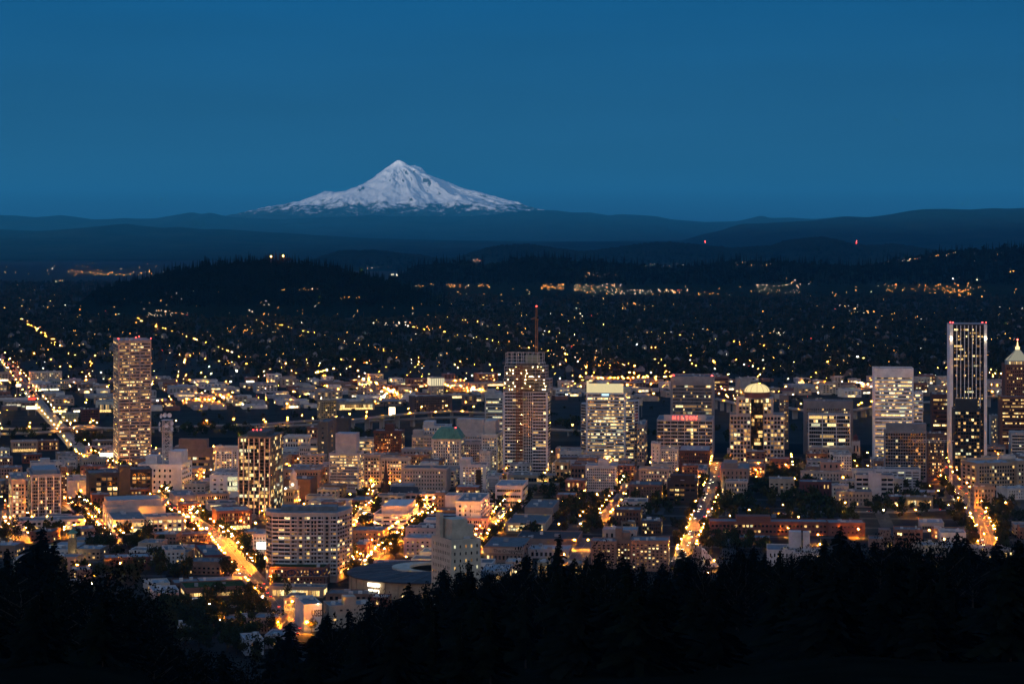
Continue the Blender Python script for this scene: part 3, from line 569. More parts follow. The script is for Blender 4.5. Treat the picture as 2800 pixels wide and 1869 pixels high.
kb = building('office_tower', 'grid-fronted tower with a glowing dome and dark glass bay', 'A2', 1998, 2500, 790, 1230, 0, (.46, .40, .37), P(11, 16, .6, w=.72, h=.66, top=.02, bot=.03, mx=.01), cat='tower', dep=40, units=0)
building('hospital_block', 'floodlit low white block with a row of small windows', 'A2', 1975, 2390, 1118, 1220, 0, (.58, .58, .57), P(2, 14, .15, w=.3, h=.35), dep=30)
building('apartment_block', 'white ten-storey block with two banks of dark square windows', 'A2', 675, 955, 1258, 1490, 20, (.60, .53, .50), P(8, 14, .12, w=.6, h=.55, mx=.04), pent=[(.4, .75, .2, .7, 7)], dep=30)
building('lodge_hall', 'red brick hall with arched orange windows', 'A2', 490, 672, 1390, 1525, 0, (.22, .10, .075), P(2, 4, .9, w=.4, h=.6), cornice=1)
building('brick_building', 'old brick building with a pale painted panel', 'A2', 535, 672, 1260, 1430, 0, (.17, .10, .075), P(3, 4, .1))
building('apartment_block', 'tan brick block behind the white ten-storey one', 'A2', 975, 1085, 1205, 1330, 0, (.30, .20, .16), P(3, 5, .1, w=.35))
building('hotel_block', 'tan old hotel with yellow windows and a conical turret', 'A2', 1165, 1440, 1282, 1490, 30, (.40, .31, .26), P(5, 10, .35, w=.45, h=.5), cornice=1, dep=22)
building('hotel_block', 'taller rear wing of the turreted old hotel', 'A2', 1290, 1472, 1240, 1440, 0, (.42, .36, .32), P(5, 7, .15))
building('apartment_block', 'dark brown brick apartments with a few lit windows', 'B2', 1070, 1370, 90, 245, 14, (.13, .085, .075), P(5, 11, .12, w=.3, h=.45), cornice=1)
building('office_block', 'black office with lit ribbons and a sloped glass top', 'A2', 1425, 1700, 1395, 1600, 0, (.05, .04, .04), P(4, 5, .7, w=.75, h=.42), pent=[(.1, .9, .2, .9, 6)], roof=1)
building('apartment_block', 'peach corner block beside the black office', 'A2', 1702, 1790, 1300, 1420, 14, (.52, .36, .27), P(3, 4, .2))
building('apartment_block', 'tan brick block with a blank gable wall above the pale spire', 'A2', 1910, 2175, 1285, 1440, 22, (.30, .20, .165), P(3, 6, .1, w=.3), pent=[(.1, .6, .2, .8, 6)])
building('apartment_block', 'pale low apartments right of the pale spire', 'A2', 1960, 2160, 1400, 1545, 0, (.44, .35, .3), P(3, 8, .3, w=.45), cornice=1)
building('parking_deck', 'low orange-lit parking deck below the unfinished tower', 'A2', -40, 390, 1345, 1420, 0, (.3, .27, .22), Bd(1, 14, .7, h=.5), dep=26)
building('gabled_hall', 'yellow-lit gabled hall right of the unfinished tower', 'A2', 395, 520, 1225, 1370, 0, (.4, .28, .15), P(2, 3, .4))
building('museum_building', 'low pale hall with a glowing shallow dome', 'A2', 400, 632, 1100, 1220, 0, (.46, .34, .28), Bd(1, 10, 1.5, h=.4, top=.1))
building('office_block', 'low office with two bright window rows and lamps on its roof', 'B2', -60, 305, 445, 515, 70, (.40, .36, .27), P(2, 14, 1.5, w=.75, h=.6, top=.1, cool=.3), swin={})
building('apartment_block', 'grey brick block with a pale roof behind the lamp-roofed office', 'B2', 115, 375, 300, 420, 65, (.2, .19, .18), None, swin=P(3, 5, .1))
building('apartment_block', 'dark brick apartments with a pale blue roof', 'B2', 940, 1180, 322, 470, 15, (.13, .07, .055), P(3, 7, .25, w=.35))
building('apartment_block', 'small black apartments with three lit storeys', 'B2', 1185, 1370, 425, 545, 0, (.07, .06, .06), P(3, 8, .45, w=.6), slabs=1)
building('church_hall', 'grey hall with a slate-blue pitched roof', 'B2', 830, 1145, 505, 600, 0, (.33, .3, .29), P(1, 6, .1, w=.4))
building('row_house', 'pair of small gabled houses beside the dark brick apartments', 'B2', 1000, 1130, 430, 480, 0, (.28, .2, .15), P(1, 3, .4), dep=12)
building('condominium_block', 'brown brick condominium with stacked lit windows, right wing', 'B2', 1090, 1435, 605, 880, 0, (.28, .185, .145), P(8, 9, .4, w=.5, h=.42, mx=.03), dep=30, brick=.5)
building('condominium_block', 'left wing of the brown condominium with angled bays', 'B2', 725, 960, 610, 850, 0, (.28, .185, .145), P(8, 5, .25, w=.5, h=.42), dep=26, brick=.5)
building('condominium_block', 'recessed centre of the brown condominium under a brick lift tower', 'B2', 960, 1092, 600, 835, 0, (.25, .165, .13), P(8, 4, .3, w=.5, h=.42), dep=22, pent=[(-.1, .35, .1, .8, 11), (.35, .9, .2, .8, 7)])
building('school_building', 'very long brick school with white bands and lit classrooms', 'B2', 1815, 2900, 432, 548, 0, (.17, .075, .06), P(2, 30, .4, w=.6, h=.4, mx=.01), grid=3, dep=26, pent=[(.23, .52, .3, .95, 5)], roof=0)
building('school_wing', 'right end of the long brick school with a blue roof', 'B2', 2905, 3240, 440, 555, 0, (.15, .07, .06), P(2, 8, .2, w=.3, h=.3), grid=3, dep=30, roof=0)
press = building('press_building', 'low dark-roofed hall with a lettered fascia', 'B1', 2090, 2455, 662, 800, 72, (.20, .155, .13), P(1, 9, .25, w=.5, h=.5, top=.4), roof=1, swin={})
building('warehouse', 'wide black-roofed warehouse with a row of white skylights', 'B2', 30, 600, 590, 650, 25, (.2, .15, .13), None, roof=surf((.035, .035, .04), .8, .3), dep=60)
building('warehouse', 'low building with a pale blue roof behind the foreground firs', 'B2', 145, 520, 685, 760, 0, (.36, .35, .36), P(1, 8, .1), roof=2, dep=30)
building('depot_building', 'low shed with blue metal roof and a lit clerestory strip', 'B1', 2062, 2308, 885, 985, 0, (.3, .3, .31), Bd(1, 10, 1.4, h=.4, top=.08), roof=2, dep=44)
building('gallery_building', 'long low pale building in the fir gaps below the warehouse', 'B2', -60, 160, 800, 905, 0, (.36, .31, .27), P(3, 6, .3), dep=25)
building('parking_garage', 'yellow-lit garage glimpsed between two firs', 'B2', 230, 330, 805, 1010, 0, (.3, .24, .16), P(4, 3, .9), dep=25)
building('parking_garage', 'yellow-lit garage right of the tallest dark fir', 'B2', 505, 640, 815, 1010, 0, (.3, .24, .16), P(4, 4, .8), dep=25)
# --- fourth column
wf = building('office_tower', 'tallest tower, black glass between white piers', 'A3', 1697, 1982, -36, 1245, 0, (.03, .03, .033), Bd(41, 22, .30, h=.5, top=.02, bot=.02, mx=.0, cool=.04), cat='tower', dep=42, units=4)
building('office_tower', 'white banded office tower with ribbon windows and blank top', 'A3', 970, 1335, 362, 1225, -8, (.80, .79, .78), Bd(23, 26, .95, h=.38, top=.08, bot=.02, mx=.0, cool=.1), cat='tower', dep=38, swin={})
building('office_tower', 'lower white banded wing on the banded tower', 'A3', 1337, 1422, 582, 1222, 0, (.80, .79, .78), Bd(18, 6, .95, h=.38, top=.01, bot=.02, mx=.0, cool=.1), cat='tower', dep=30)
build_b = building('office_block', 'brown slab with small windows behind a white frame grid', 'A3', 328, 780, 665, 1150, 0, (.30, .24, .22), P(9, 20, .3, w=.55, h=.45, top=.12, bot=.35), cat='tower', dep=34)
cong = building('office_block', 'white frame grid of three wide dark bays with lit strips', 'A3', 370, 757, 788, 1182, 0, (.62, .57, .55), Bd(11, 18, .32, bays=3, gap=.02, h=.72, top=.01, bot=.02, mx=.012), dep=26, units=0)
building('office_tower', 'brown tower right of the domed one', 'A3', 105, 188, 612, 1100, 0, (.26, .19, .165), P(16, 6, .3, w=.6, h=.4), cat='tower')
building('museum_building', 'low ornate hall with a pale blue roof below the white frame grid', 'A3', 385, 768, 1090, 1195, 0, (.46, .34, .29), P(2, 8, .1, w=.3), roof=2, cornice=1, dep=30)
building('apartment_tower', 'grey glass condominium with balconies and a rooftop plant', 'A3', 1070, 1455, 938, 1400, 0, (.24, .24, .25), P(14, 16, .15, w=.8, h=.72, mx=.02, top=.03, cool=.2), cat='tower', dep=22, slabs=1, pierc=(.42, .42, .43), pent=[(.05, 1, .2, .9, 9)])
building('apartment_tower', 'dark brick wing with orange windows beside the grey condominium', 'A3', 1462, 1620, 960, 1400, 0, (.10, .075, .07), P(13, 8, .4, w=.5, h=.5), cat='tower', dep=22)
building('apartment_tower', 'dark glass tower in front of the tallest tower', 'A3', 1702, 1955, 735, 1330, 0, (.045, .05, .055), P(17, 9, .36, w=.8, h=.62, top=.03, cool=.2), cat='tower', dep=26, pent=[(.1, .9, .2, .9, 12)])
building('brick_tower', 'dark red office left of the tallest tower with lit ribbons', 'A3', 1505, 1690, 600, 1010, 0, (.13, .06, .05), Bd(9, 12, .6, h=.4), cat='tower', dep=36)
koin = building('brick_tower', 'red brick tower under a lit green pyramid roof', 'A3', 2175, 2440, 330, 1075, 0, (.24, .10, .065), P(22, 13, .25, w=.5, h=.4, top=.02), cat='tower', dep=44, units=0)
building('brick_tower', 'wide lower brick shoulders of the pyramid-roofed tower', 'A3', 2128, 2490, 625, 1100, 0, (.24, .10, .065), Bd(14, 24, .6, h=.35, top=.02), cat='tower', dep=28)
building('office_block', 'pale waffle-front block left of the brick pyramid tower', 'A3', 2045, 2122, 800, 1060, 0, (.46, .42, .38), P(11, 6, .4, w=.55))
building('office_block', 'white block with dark ribbon windows at the right edge', 'A3', 2228, 2420, 950, 1190, 0, (.55, .51, .48), Bd(7, 10, .3))
building('office_block', 'low dark-roofed grey block below the tallest tower', 'A3', 1960, 2180, 1080, 1190, 0, (.3, .28, .28), Bd(2, 8, .1), roof=1)
building('apartment_block', 'tan apartments with three tall window bays', 'A3', 1915, 2285, 1235, 1480, -145, (.38, .28, .20), P(6, 14, .3, w=.6, h=.62), 'b', dep=None, roof=2, swin=P(6, 3, .3, w=.5))
building('apartment_block', 'right wing of the tan three-bay apartments', 'A3', 2287, 2460, 1210, 1470, 0, (.38, .28, .20), P(6, 6, .3, w=.5), 'b')
building('apartment_block', 'pale terrace behind the tan three-bay apartments', 'A3', 1830, 2105, 1178, 1330, 0, (.46, .38, .3), P(4, 12, .2), 'b')
building('apartment_block', 'small tan block with a white roof box by the lit avenue', 'B3', 1890, 2082, 108, 300, -30, (.30, .24, .19), P(4, 6, .15, w=.35), 'b', pent=[(.15, .8, .2, .8, 4)])
building('apartment_block', 'white two-storey building at the right edge', 'B3', 2195, 2420, 118, 215, 0, (.54, .5, .47), P(3, 9, .2, w=.3), 'b')
building('hotel_block', 'white striped block with a blank central panel', 'A3', 805, 1155, 1345, 1545, 0, (.48, .43, .42), P(4, 6, .2, w=.85, h=.5, mx=.01), dep=30)
building('blank_tower', 'blank pale stair panel on the striped block', 'A3', 925, 1040, 1330, 1552, 0, (.56, .5, .5), None, dep=12, units=0)
building('hotel_block', 'grey striped block behind the blank-panelled one', 'A3', 975, 1400, 1290, 1470, 0, (.46, .45, .47), P(6, 6, .3, w=.8, h=.42, mx=.02), dep=26)
building('annex_building', 'low white annex left of the striped block', 'A3', 770, 968, 1300, 1385, 0, (.55, .54, .53), P(1, 6, .2))
building('museum_building', 'peach rooftop block with dark solar roof', 'A3', 485, 667, 1225, 1340, 0, (.44, .27, .21), P(2, 3, .0, w=.3), dep=26)
building('annex_building', 'low dark wing with a lit glass corner', 'A3', 345, 480, 1265, 1365, 0, (.14, .12, .12), P(1, 4, .7))
building('terrace_building', 'long low pale terrace above dark trees', 'A3', 300, 772, 1315, 1400, 0, (.42, .35, .3), P(2, 14, .12, w=.35), dep=14)
building('apartment_block', 'dark red brick block with a slate-blue roof', 'A3', 290, 585, 1405, 1540, 0, (.13, .05, .05), P(2, 8, .15, w=.3), roof=0)
building('apartment_block', 'narrow cream block below the slate-roofed brick one', 'A3', 590, 742, 1440, 1570, 0, (.5, .44, .38), P(3, 5, .3), dep=22)
building('apartment_block', 'pale apartments half behind a bare tree', 'B3', 625, 955, 155, 290, 0, (.3, .24, .21), P(3, 9, .2, w=.3))
building('shop_row', 'lit storefront row by the ramp', 'B3', 1235, 1515, 205, 300, 0, (.28, .2, .13), P(1, 9, 1.2, w=.8, h=.6), dep=18, cat='shop')
building('apartment_block', 'brick apartments with a brown hip roof and white dormer strip', 'B3', 1508, 1810, 500, 580, 0, (.28, .16, .11), P(2, 8, .3, w=.4), dep=16)
building('athletic_club', 'brick and glass club block with lit floors', 'B3', 1165, 1420, 505, 660, 0, (.26, .13, .09), P(3, 4, .6, w=.7, h=.5), dep=26, roof=1)
building('club_annex', 'dark-roofed brick wing with a white plant box', 'B3', 930, 1160, 590, 680, 0, (.24, .15, .12), P(1, 7, .5, w=.35), pent=[(.4, .87, .2, .7, 9)], roof=1)
building('gymnasium', 'long shallow building with a pale blue metal roof', 'B3', 1400, 1615, 440, 520, 0, (.4, .38, .36), Bd(1, 8, .4), roof=2, dep=34)
building('convent_building', 'white flat-roofed complex with square rooftop towers', 'B3', -10, 245, 690, 830, 0, (.50, .49, .5), P(2, 6, .2, w=.35), pent=[(.8, 1.25, .4, .7, 15)], roof=0, dep=40)
building('convent_wing', 'right wing of the white complex with lit corner windows', 'B3', 250, 500, 715, 840, 0, (.52, .5, .5), P(2, 5, .3, w=.4), pent=[(.3, .55, .5, .7, 17)], roof=0, dep=34)
building('warehouse', 'cream low building with lit strip right of the club', 'B3', 1430, 1600, 640, 760, 0, (.42, .38, .3), P(2, 5, .4), 'b')
building('warehouse', 'long low grey shed among firs at the right', 'B3', 1605, 1930, 655, 740, 0, (.3, .28, .27), P(1, 9, .3), 'b', roof=0, dep=30)
building('house', 'low house with bright lower windows at the far right', 'B3', 1935, 2060, 670, 780, 0, (.36, .3, .26), P(2, 4, .6, w=.5), 'b')
building('house', 'low pitched house lit below by the right edge firs', 'B3', 2130, 2255, 680, 770, 0, (.3, .26, .24), P(1, 4, 1.2, w=.8), 'b')
# --- near the stadium and the foot of the hill
building('apartment_block', 'brick-and-white banded podium under the curved apartment tower', 'B1', 120, 625, 850, 1020, 0, (.20, .10, .075), P(4, 16, .35, w=.4, h=.5, mx=.03), dep=60, roof=surf((.03, .05, .02), .95, .5, .3, .05), units=6, cap=64)
building('showroom', 'glowing glass showroom below the banded podium', 'B1', 120, 615, 1030, 1120, 0, (.4, .32, .25), P(1, 12, 2.5, w=.85, h=.7, top=.15, cool=.2), dep=18, roof=1, cat='shop')
building('corner_building', 'wedge-shaped two-storey building lit from both streets', 'B1', 255, 400, 1128, 1240, -50, (.46, .38, .28), P(2, 8, .3, w=.4), 6, dep=26, store=1)
used = building('shop_building', 'white-walled building with a floodlit black-lettered wall sign', 'B1', 440, 605, 1190, 1430, -55, (.62, .60, .55), None, 'b', swin={}, roof=0, cat='shop', dep=42)
building('office_block', 'tan block with recessed balconies at the foot of the firs', 'B1', 670, 1070, 1203, 1400, -65, (.40, .34, .27), P(4, 6, .2, w=.4, h=.4, skip=.45), 'b', pent=[(.35, .62, .0, .5, 7)], roof=0, dep=24)
building('warehouse', 'long dark low roof behind the tan balcony block', 'B1', 640, 1090, 1095, 1160, 0, (.2, .13, .1), P(1, 8, .4), roof=1, dep=24)
building('brick_building', 'little red brick block by the stadium steps', 'B1', 1050, 1210, 1125, 1200, 0, (.22, .09, .07), P(1, 4, .4), dep=18)
building('apartment_block', 'grey-brown apartments with a white advertising end wall', 'B1', -30, 235, 1315, 1450, 0, (.26, .22, .18), P(3, 8, .25, w=.4), dep=22, roof=0)
building('shop_building', 'low pale building with lilac lights at the bottom of the street', 'B1', 80, 290, 1475, 1590, 0, (.42, .38, .4), P(1, 6, .3), roof=0, dep=26)
building('shop_building', 'white building with a big blank glowing screen', 'B1', -30, 92, 545, 770, 0, (.5, .46, .42), P(3, 4, .2, top=.05, bot=.5, w=.4), dep=26, roof=2)
building('house', 'white block with a flat roof at the lowest edge of town', 'B0', 2250, 2420, 1505, 1640, 0, (.5, .5, .53), P(2, 4, .3, w=.3), 'b', roof=2)
cream_tower = building('apartment_tower', 'cream thirteen-storey tower with small windows rising from the firs', 'B1', 1790, 2062, 600, 1356, -180, (.50, .46, .36), P(11, 5, .42, w=.24, h=.42, mx=.03, top=.03, bot=.02), -28, cat='tower', pent=[(.2, .72, .25, .75, 15), (.66, .98, .3, .9, 10), (.02, .14, .6, .8, 19)], swin=P(11, 10, .1, w=.25, h=.42, top=.03, bot=.02), dep=None)
# ------------------------------------------------------------------ landmarks: what the kit does not give
METAL = surf((.30, .30, .31), .45, .2, .5, .5, .6); STEEL = surf((.45, .45, .46), .5, .2, .5); CONC = surf((.34, .33, .31), .85, .25, .1)
RED_L = glow('red_beacon', (1.0, .04, .03), 30); SODIUM = glow('sodium_lamp', (1.0, .26, .012), 3300, sample='down'); WHITE_L = glow('white_lamp', (1.0, .82, .48), 900, sample='down')
FLOOD = glow('floodlight', (1.0, .80, .45), 160, sample=True); PANEL = glow('lit_sign_face', (1.0, .92, .70), 2.4)
_bulb = {}
def bulb(m, name='lamp_head'):
    if m.name not in _bulb:
        v = [(1, 0, 0), (-1, 0, 0), (0, 1, 0), (0, -1, 0), (0, 0, 1), (0, 0, -1)]
        f = [(0, 2, 4), (2, 1, 4), (1, 3, 4), (3, 0, 4), (2, 0, 5), (1, 2, 5), (3, 1, 5), (0, 3, 5)]
        _bulb[m.name] = np_mesh(name, v, f, [m])
    return _bulb[m.name]
LID = glow('lamp_lid_wash', (1.0, .27, .015), 1250, sample=True)  # upward glow added to the lids to wash the facades amber
_cobra = {}
LAMP_V = [(math.cos(i * math.pi / 3), math.sin(i * math.pi / 3), 0) for i in range(6)] + [(0, 0, -.5), (0, 0, .3)]
LAMP_F = [(i, 6, (i + 1) % 6) for i in range(6)] + [((i + 1) % 6, 7, i) for i in range(6)]
def cobra(m):
    """a hooded street lamp: the bowl shines downwards, the lid glows upwards to wash the walls"""
    if m.name not in _cobra: _cobra[m.name] = np_mesh('lamp_head', LAMP_V, [tuple(reversed(f)) if 6 in f else tuple(reversed(f)) for f in LAMP_F], [m, LID], [0] * 6 + [1] * 6)
    return _cobra[m.name]
def loc_pt(root, p):
    a = root.rotation_euler[2]; c, s_ = math.cos(a), math.sin(a)
    return (root.location[0] + p[0] * c - p[1] * s_, root.location[1] + p[0] * s_ + p[1] * c, root.location[2] + p[2])
def text(s_, size, mat, root, loc, rot=(math.pi / 2, 0, 0), ext=.15, name='lettering', sx=1.0, bold=0.0):
    cu = bpy.data.curves.new(name, 'FONT'); cu.body = s_; cu.size = size; cu.extrude = ext; cu.align_x = 'CENTER'; cu.offset = bold; cu.resolution_u = 2
    cu.materials.append(mat); t_ = bpy.data.objects.new(name, cu); me = bpy.data.meshes.new_from_object(t_); bpy.data.objects.remove(t_)
    if not me.materials: me.materials.append(mat)
    o = bpy.data.objects.new(name, me); COL.objects.link(o); o.location = loc; o.rotation_euler = rot; o.scale = (sx, 1, 1)
    if root: o.parent = root
    return o
def beacon(root, p, r_=.55): return link('beacon', bulb(RED_L, 'beacon'), root, p, (0, 0, 0), (r_, r_, r_))
# pink tower: beacons and masts
r, wd, d_, h = pinkt
for p in ((.3, .5), (wd - .5, .5), (.6 * wd, d_ * .4), (.75 * wd, d_ * .7)): beacon(r, (p[0], p[1], h + 3.2))
for k_ in range(5): MB().bar((wd * (.1 + .19 * k_), 8, h), (wd * (.1 + .19 * k_), 8, h + 5), .15).build('antenna', METAL, r)
# fin tower: glowing red rooftop ring
r, wd, d_, h = indigo
for k_ in range(3): beacon(r, (wd * (.3 + .12 * k_), d_ * .4, h + 6), .45)
# lattice mast with dishes on the exchange
r, wd, d_, h = telecom
px0 = wd * .585; mw = 9.0; base = loc_pt(r, (px0, d_ * .35, h + .08))
mast = empty('dish_mast', base, r.rotation_euler[2]); tag(mast, 'white lattice mast crowded with microwave dishes on the exchange roof', 'antenna mast')
H_ = 50.0; mb = MB()
for sx in (-1, 1):
    for sy in (-1, 1): mb.bar((sx * mw / 2, sy * mw / 2, 0), (sx * mw / 2, sy * mw / 2, H_), .5)
for k_ in range(7):
    z0, z1 = H_ * k_ / 7, H_ * (k_ + 1) / 7
    for s1 in (-1, 1):
        mb.bar((-mw / 2, s1 * mw / 2, z0), (mw / 2, s1 * mw / 2, z1), .32).bar((mw / 2, s1 * mw / 2, z0), (-mw / 2, s1 * mw / 2, z1), .32)
        mb.bar((s1 * mw / 2, -mw / 2, z0), (s1 * mw / 2, mw / 2, z1), .32).bar((s1 * mw / 2, mw / 2, z0), (s1 * mw / 2, -mw / 2, z1), .32)
        mb.bar((-mw / 2, s1 * mw / 2, z1), (mw / 2, s1 * mw / 2, z1), .4).bar((s1 * mw / 2, -mw / 2, z1), (s1 * mw / 2, mw / 2, z1), .4)
mb.build('lattice', UNITM[2], mast)
MB().box(-6.5, 6.5, -6.5, 6.5, H_ - 13, H_ - 12.4).build('platform', UNITM[2], mast); MB().box(-6, 6, -6, 6, H_, H_ + .5).build('platform', UNITM[2], mast)
dish = MB().lathe([(0.1, -.6), (1.6, -.2), (2.6, .7), (2.7, .8), (2.3, .75), (1.2, .1), (.1, -.2)], 12).mesh('dish', [surf((.7, .7, .7), .5, .1)])
for (dx, dz, rz) in ((-5, H_ + 5, -40), (-1, H_ + 6, -10), (4, H_ + 6, 20), (6.5, H_ - 3, 60), (-7, H_ - 4, -60), (6.5, H_ - 9, 70), (-6.5, H_ - 10, -50), (1, H_ - 6, 0)):
    link('dish', dish, mast, (dx, -5.5, dz), (R(80), 0, R(rz)))
# mansard
r, wd, d_, h = green
COPPER = surf((.10, .24, .16), .7, .3, .15)
o_, i_ = 1.0, 7.0; zt = h + 13.5
v = [(-o_, -o_, h + 1.0), (wd + o_, -o_, h + 1.0), (wd + o_, d_ + o_, h + 1.0), (-o_, d_ + o_, h + 1.0), (i_, i_ + 2, zt), (wd - i_, i_ + 2, zt), (wd - i_, d_ - i_, zt), (i_, d_ - i_, zt)]
mb = MB(); mb.v = v; mb.f = list(BOXF); mb.m = [0] * 6; mr_ = mb.build('mansard_roof', COPPER, r)
for k_ in range(1, 6): MB().bar((wd * k_ / 6, -o_ - .1, h + 1), (i_ + (wd - 2 * i_) * k_ / 6, i_ + 1.9, zt), .18).build('roof_rib', surf((.16, .32, .22), .7), mr_)
beacon(r, (wd - 8, 9, zt + 1))
# crown of the banded tower
r, wd, d_, h = fox
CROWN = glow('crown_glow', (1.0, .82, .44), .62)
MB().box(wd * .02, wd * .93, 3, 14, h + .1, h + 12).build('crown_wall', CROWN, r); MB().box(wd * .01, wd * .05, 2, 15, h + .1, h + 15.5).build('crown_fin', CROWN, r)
MB().box(wd * .05, wd * 1.15, 14.1, d_ - 2, h + .1, h + 7).build('crown_block', surf((.3, .3, .32), .6), r)
wl = surf((.46, .44, .44), .8, .2)
lw = MB().prism([(-7.5, 9), (0 - .01, .02), (0 - .01, d_ - .3), (-7.5, d_ - 8)], -2, h - 14).build('bevelled_wing', wl, r); rw = MB().prism([(wd + .01, 1.5), (wd + 12, 6), (wd + 16, 14), (wd + 16, d_ - 6), (wd + .01, d_ - .3)], -2, h - 10).build('bevelled_wing', wl, r)
rr = random.Random(5)
def seg_bands(root, p, q, z0, z1, win, budget=0):
    L_ = math.hypot(q[0] - p[0], q[1] - p[1]); a = math.atan2(q[1] - p[1], q[0] - p[0])
    return facade(root, L_, z0, z1, win, rr, lambda s_, z: ((p[0] + (q[0] - p[0]) * s_ / L_, p[1] + (q[1] - p[1]) * s_ / L_, z), a), budget)
seg_bands(r, (-7.5, 9), (0, .02), 0, h - 14, Bd(20, 4, .25, h=.5, top=.0, bot=.04)); seg_bands(r, (wd, 1.5), (wd + 12, 6), 0, h - 10, Bd(20, 8, .7, h=.5, top=.0, bot=.04)); seg_bands(r, (wd + 12, 6), (wd + 16, 14), 0, h - 10, Bd(20, 3, .2, h=.5, top=.0, bot=.04))
CYAN = glow('pale_blue_sign', (.45, .8, 1.0), 1.6)
MB().box(wd * .40, wd * .58, -.5, -.1, h - 2.8, h - .6).build('lit_sign', CYAN, r)
# red lettered board
r, wd, d_, h = hil
HB = surf((.62, .55, .53), .7, .1); MB().box(wd * .125, wd * .875, -.4, 1.2, h + .01, h + 7.4).build('sign_board', HB, r)
NEON = glow('red_neon', (1.0, .09, .06), 3.4, sample=True)
for i, ch in enumerate('HILTON'): text(ch, 6.6, NEON, r, (wd * (.31 + i * .076), -1.5, h + 1.3), ext=.2, bold=.07, sx=.95)
facade(r, wd * .05, 0, h, P(11, 1, 1.6, w=.9, h=.7, top=.01, bot=.04), rr, lambda s_, z: ((wd * .605 + s_, -.25, z), 0), 20)
# beacons on the pier-fronted tower
r, wd, d_, h = stdi
for p in ((2, 1), (4, 6), (wd - 2, 1), (wd - 3, 6)): beacon(r, (p[0], p[1], h + 2), .6)
# domed tower: central bay, stepped top, drum and dome
r, wd, d_, h = kb
cx = wd * .5
MB().box(wd * .12, wd * .80, 3, d_ - 3, h + .02, h + 22).build('upper_block', surf((.42, .36, .33), .85, .2), r)
seg_bands(r, (wd * .12, 3), (wd * .80, 3), h, h + 22, P(4, 9, .6, w=.7, h=.66), 40)
MB().box(cx - 8, cx + 8, -1.2, 3.0, 4, h + 21).build('glass_bay', W_DARK, r)
seg_bands(r, (cx - 8, -1.2), (cx + 8, -1.2), 8, h + 21, Bd(15, 8, .62, h=.7, top=.0, bot=.0, mx=.02))
MB().lathe([(16.5, h + 22), (16.5, h + 27.5), (17.6, h + 27.6), (17.6, h + 29.2), (15, h + 29.4)], 24, (cx, 18)).build('drum', surf((.20, .08, .07), .7, .2), r)
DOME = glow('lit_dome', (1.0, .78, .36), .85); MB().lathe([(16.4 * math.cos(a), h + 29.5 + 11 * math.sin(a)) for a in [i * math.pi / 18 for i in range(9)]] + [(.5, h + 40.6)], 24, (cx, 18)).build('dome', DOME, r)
for k_ in range(12):
    a0 = 2 * math.pi * k_ / 12; mb = MB()
    for i in range(8):
        p_, q_ = i * math.pi / 18, (i + 1) * math.pi / 18
        mb.bar((cx + 16.5 * math.cos(p_) * math.cos(a0), 18 + 16.5 * math.cos(p_) * math.sin(a0), h + 29.6 + 11 * math.sin(p_)), (cx + 16.5 * math.cos(q_) * math.cos(a0), 18 + 16.5 * math.cos(q_) * math.sin(a0), h + 29.6 + 11 * math.sin(q_)), .22)
    mb.build('dome_rib', surf((.4, .32, .2), .7), r)
for sx in (-14.5, 11.5): MB().box(cx + sx, cx + sx + 3.4, -.6, -.1, h + 17, h + 21.5).build('lit_corner', W_BRIGHT, r)
# white frame grid of the three-bay block
r, wd, d_, h = cong
fr = surf((.66, .62, .60), .8, .1); mb_ = MB().box(-.7, .7, -.9, .2, 0, h).mesh('frame_post', [fr])
for k_ in range(4): link('frame_post', mb_, r, (max(.5, min(wd - .5, wd * k_ / 3)), 0, 0))
# tallest tower: white piers
r, wd, d_, h = wf
PW = surf((.82, .81, .80), .7, .12)
for (a0, a1) in ((-.11, .0), (1.0, 1.095)): MB().box(wd * a0, wd * a1, -1.5, d_ * .9, -2, h + 1).build('corner_pier', PW, r)
pm_ = MB().box(-.45, .45, -.9, .1, 0, h).mesh('pier', [PW])
for k_ in range(1, 8): link('pier', pm_, r, (wd * k_ / 8, 0, 0))
MB().box(wd * -.11, wd * 1.095, -.2, d_, h + 1.05, h + 2).build('roof_cap', ROOFS[2], r)
for xx in (-.05, 1.05):
    fl_ = link('floodlight', bulb(FLOOD, 'floodlight'), r, (wd * xx, -2.9, h - 17), (0, 0, 0), (.6, .6, .6))
for xx in (-.08, 0, .95, 1.07): beacon(r, (wd * xx, 0, h + 4), .6)
for k_ in range(4): MB().bar((wd * (.25 + .15 * k_), 10, h), (wd * (.25 + .15 * k_), 10, h + 6), .14).build('antenna', METAL, r)
# pyramid-roofed brick tower
r, wd, d_, h = koin
PYR = glow('glowing_pale_roof', (.80, .76, .58), .28); cx, cy_ = wd * .49, d_ * .45  # floodlighting put into the roof as its own glow
MB().box(cx - 16, cx + 16, cy_ - 16, cy_ + 16, h + .02, h + 6).build('lantern_storey', surf((.5, .46, .38), .7), r)
seg_bands(r, (cx - 16, cy_ - 16), (cx + 16, cy_ - 16), h, h + 6, P(1, 9, 1.4, w=.6, h=.7), 10)
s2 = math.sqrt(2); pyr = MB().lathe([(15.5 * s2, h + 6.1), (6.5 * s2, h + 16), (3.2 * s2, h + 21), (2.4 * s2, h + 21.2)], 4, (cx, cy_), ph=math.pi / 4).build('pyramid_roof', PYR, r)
for sx in (-1, 1): MB().bar((cx + sx * 15.6, cy_ - 15.6, h + 6.1), (cx + sx * 3.3, cy_ - 3.3, h + 21), .5).build('roof_rib', METAL, pyr)
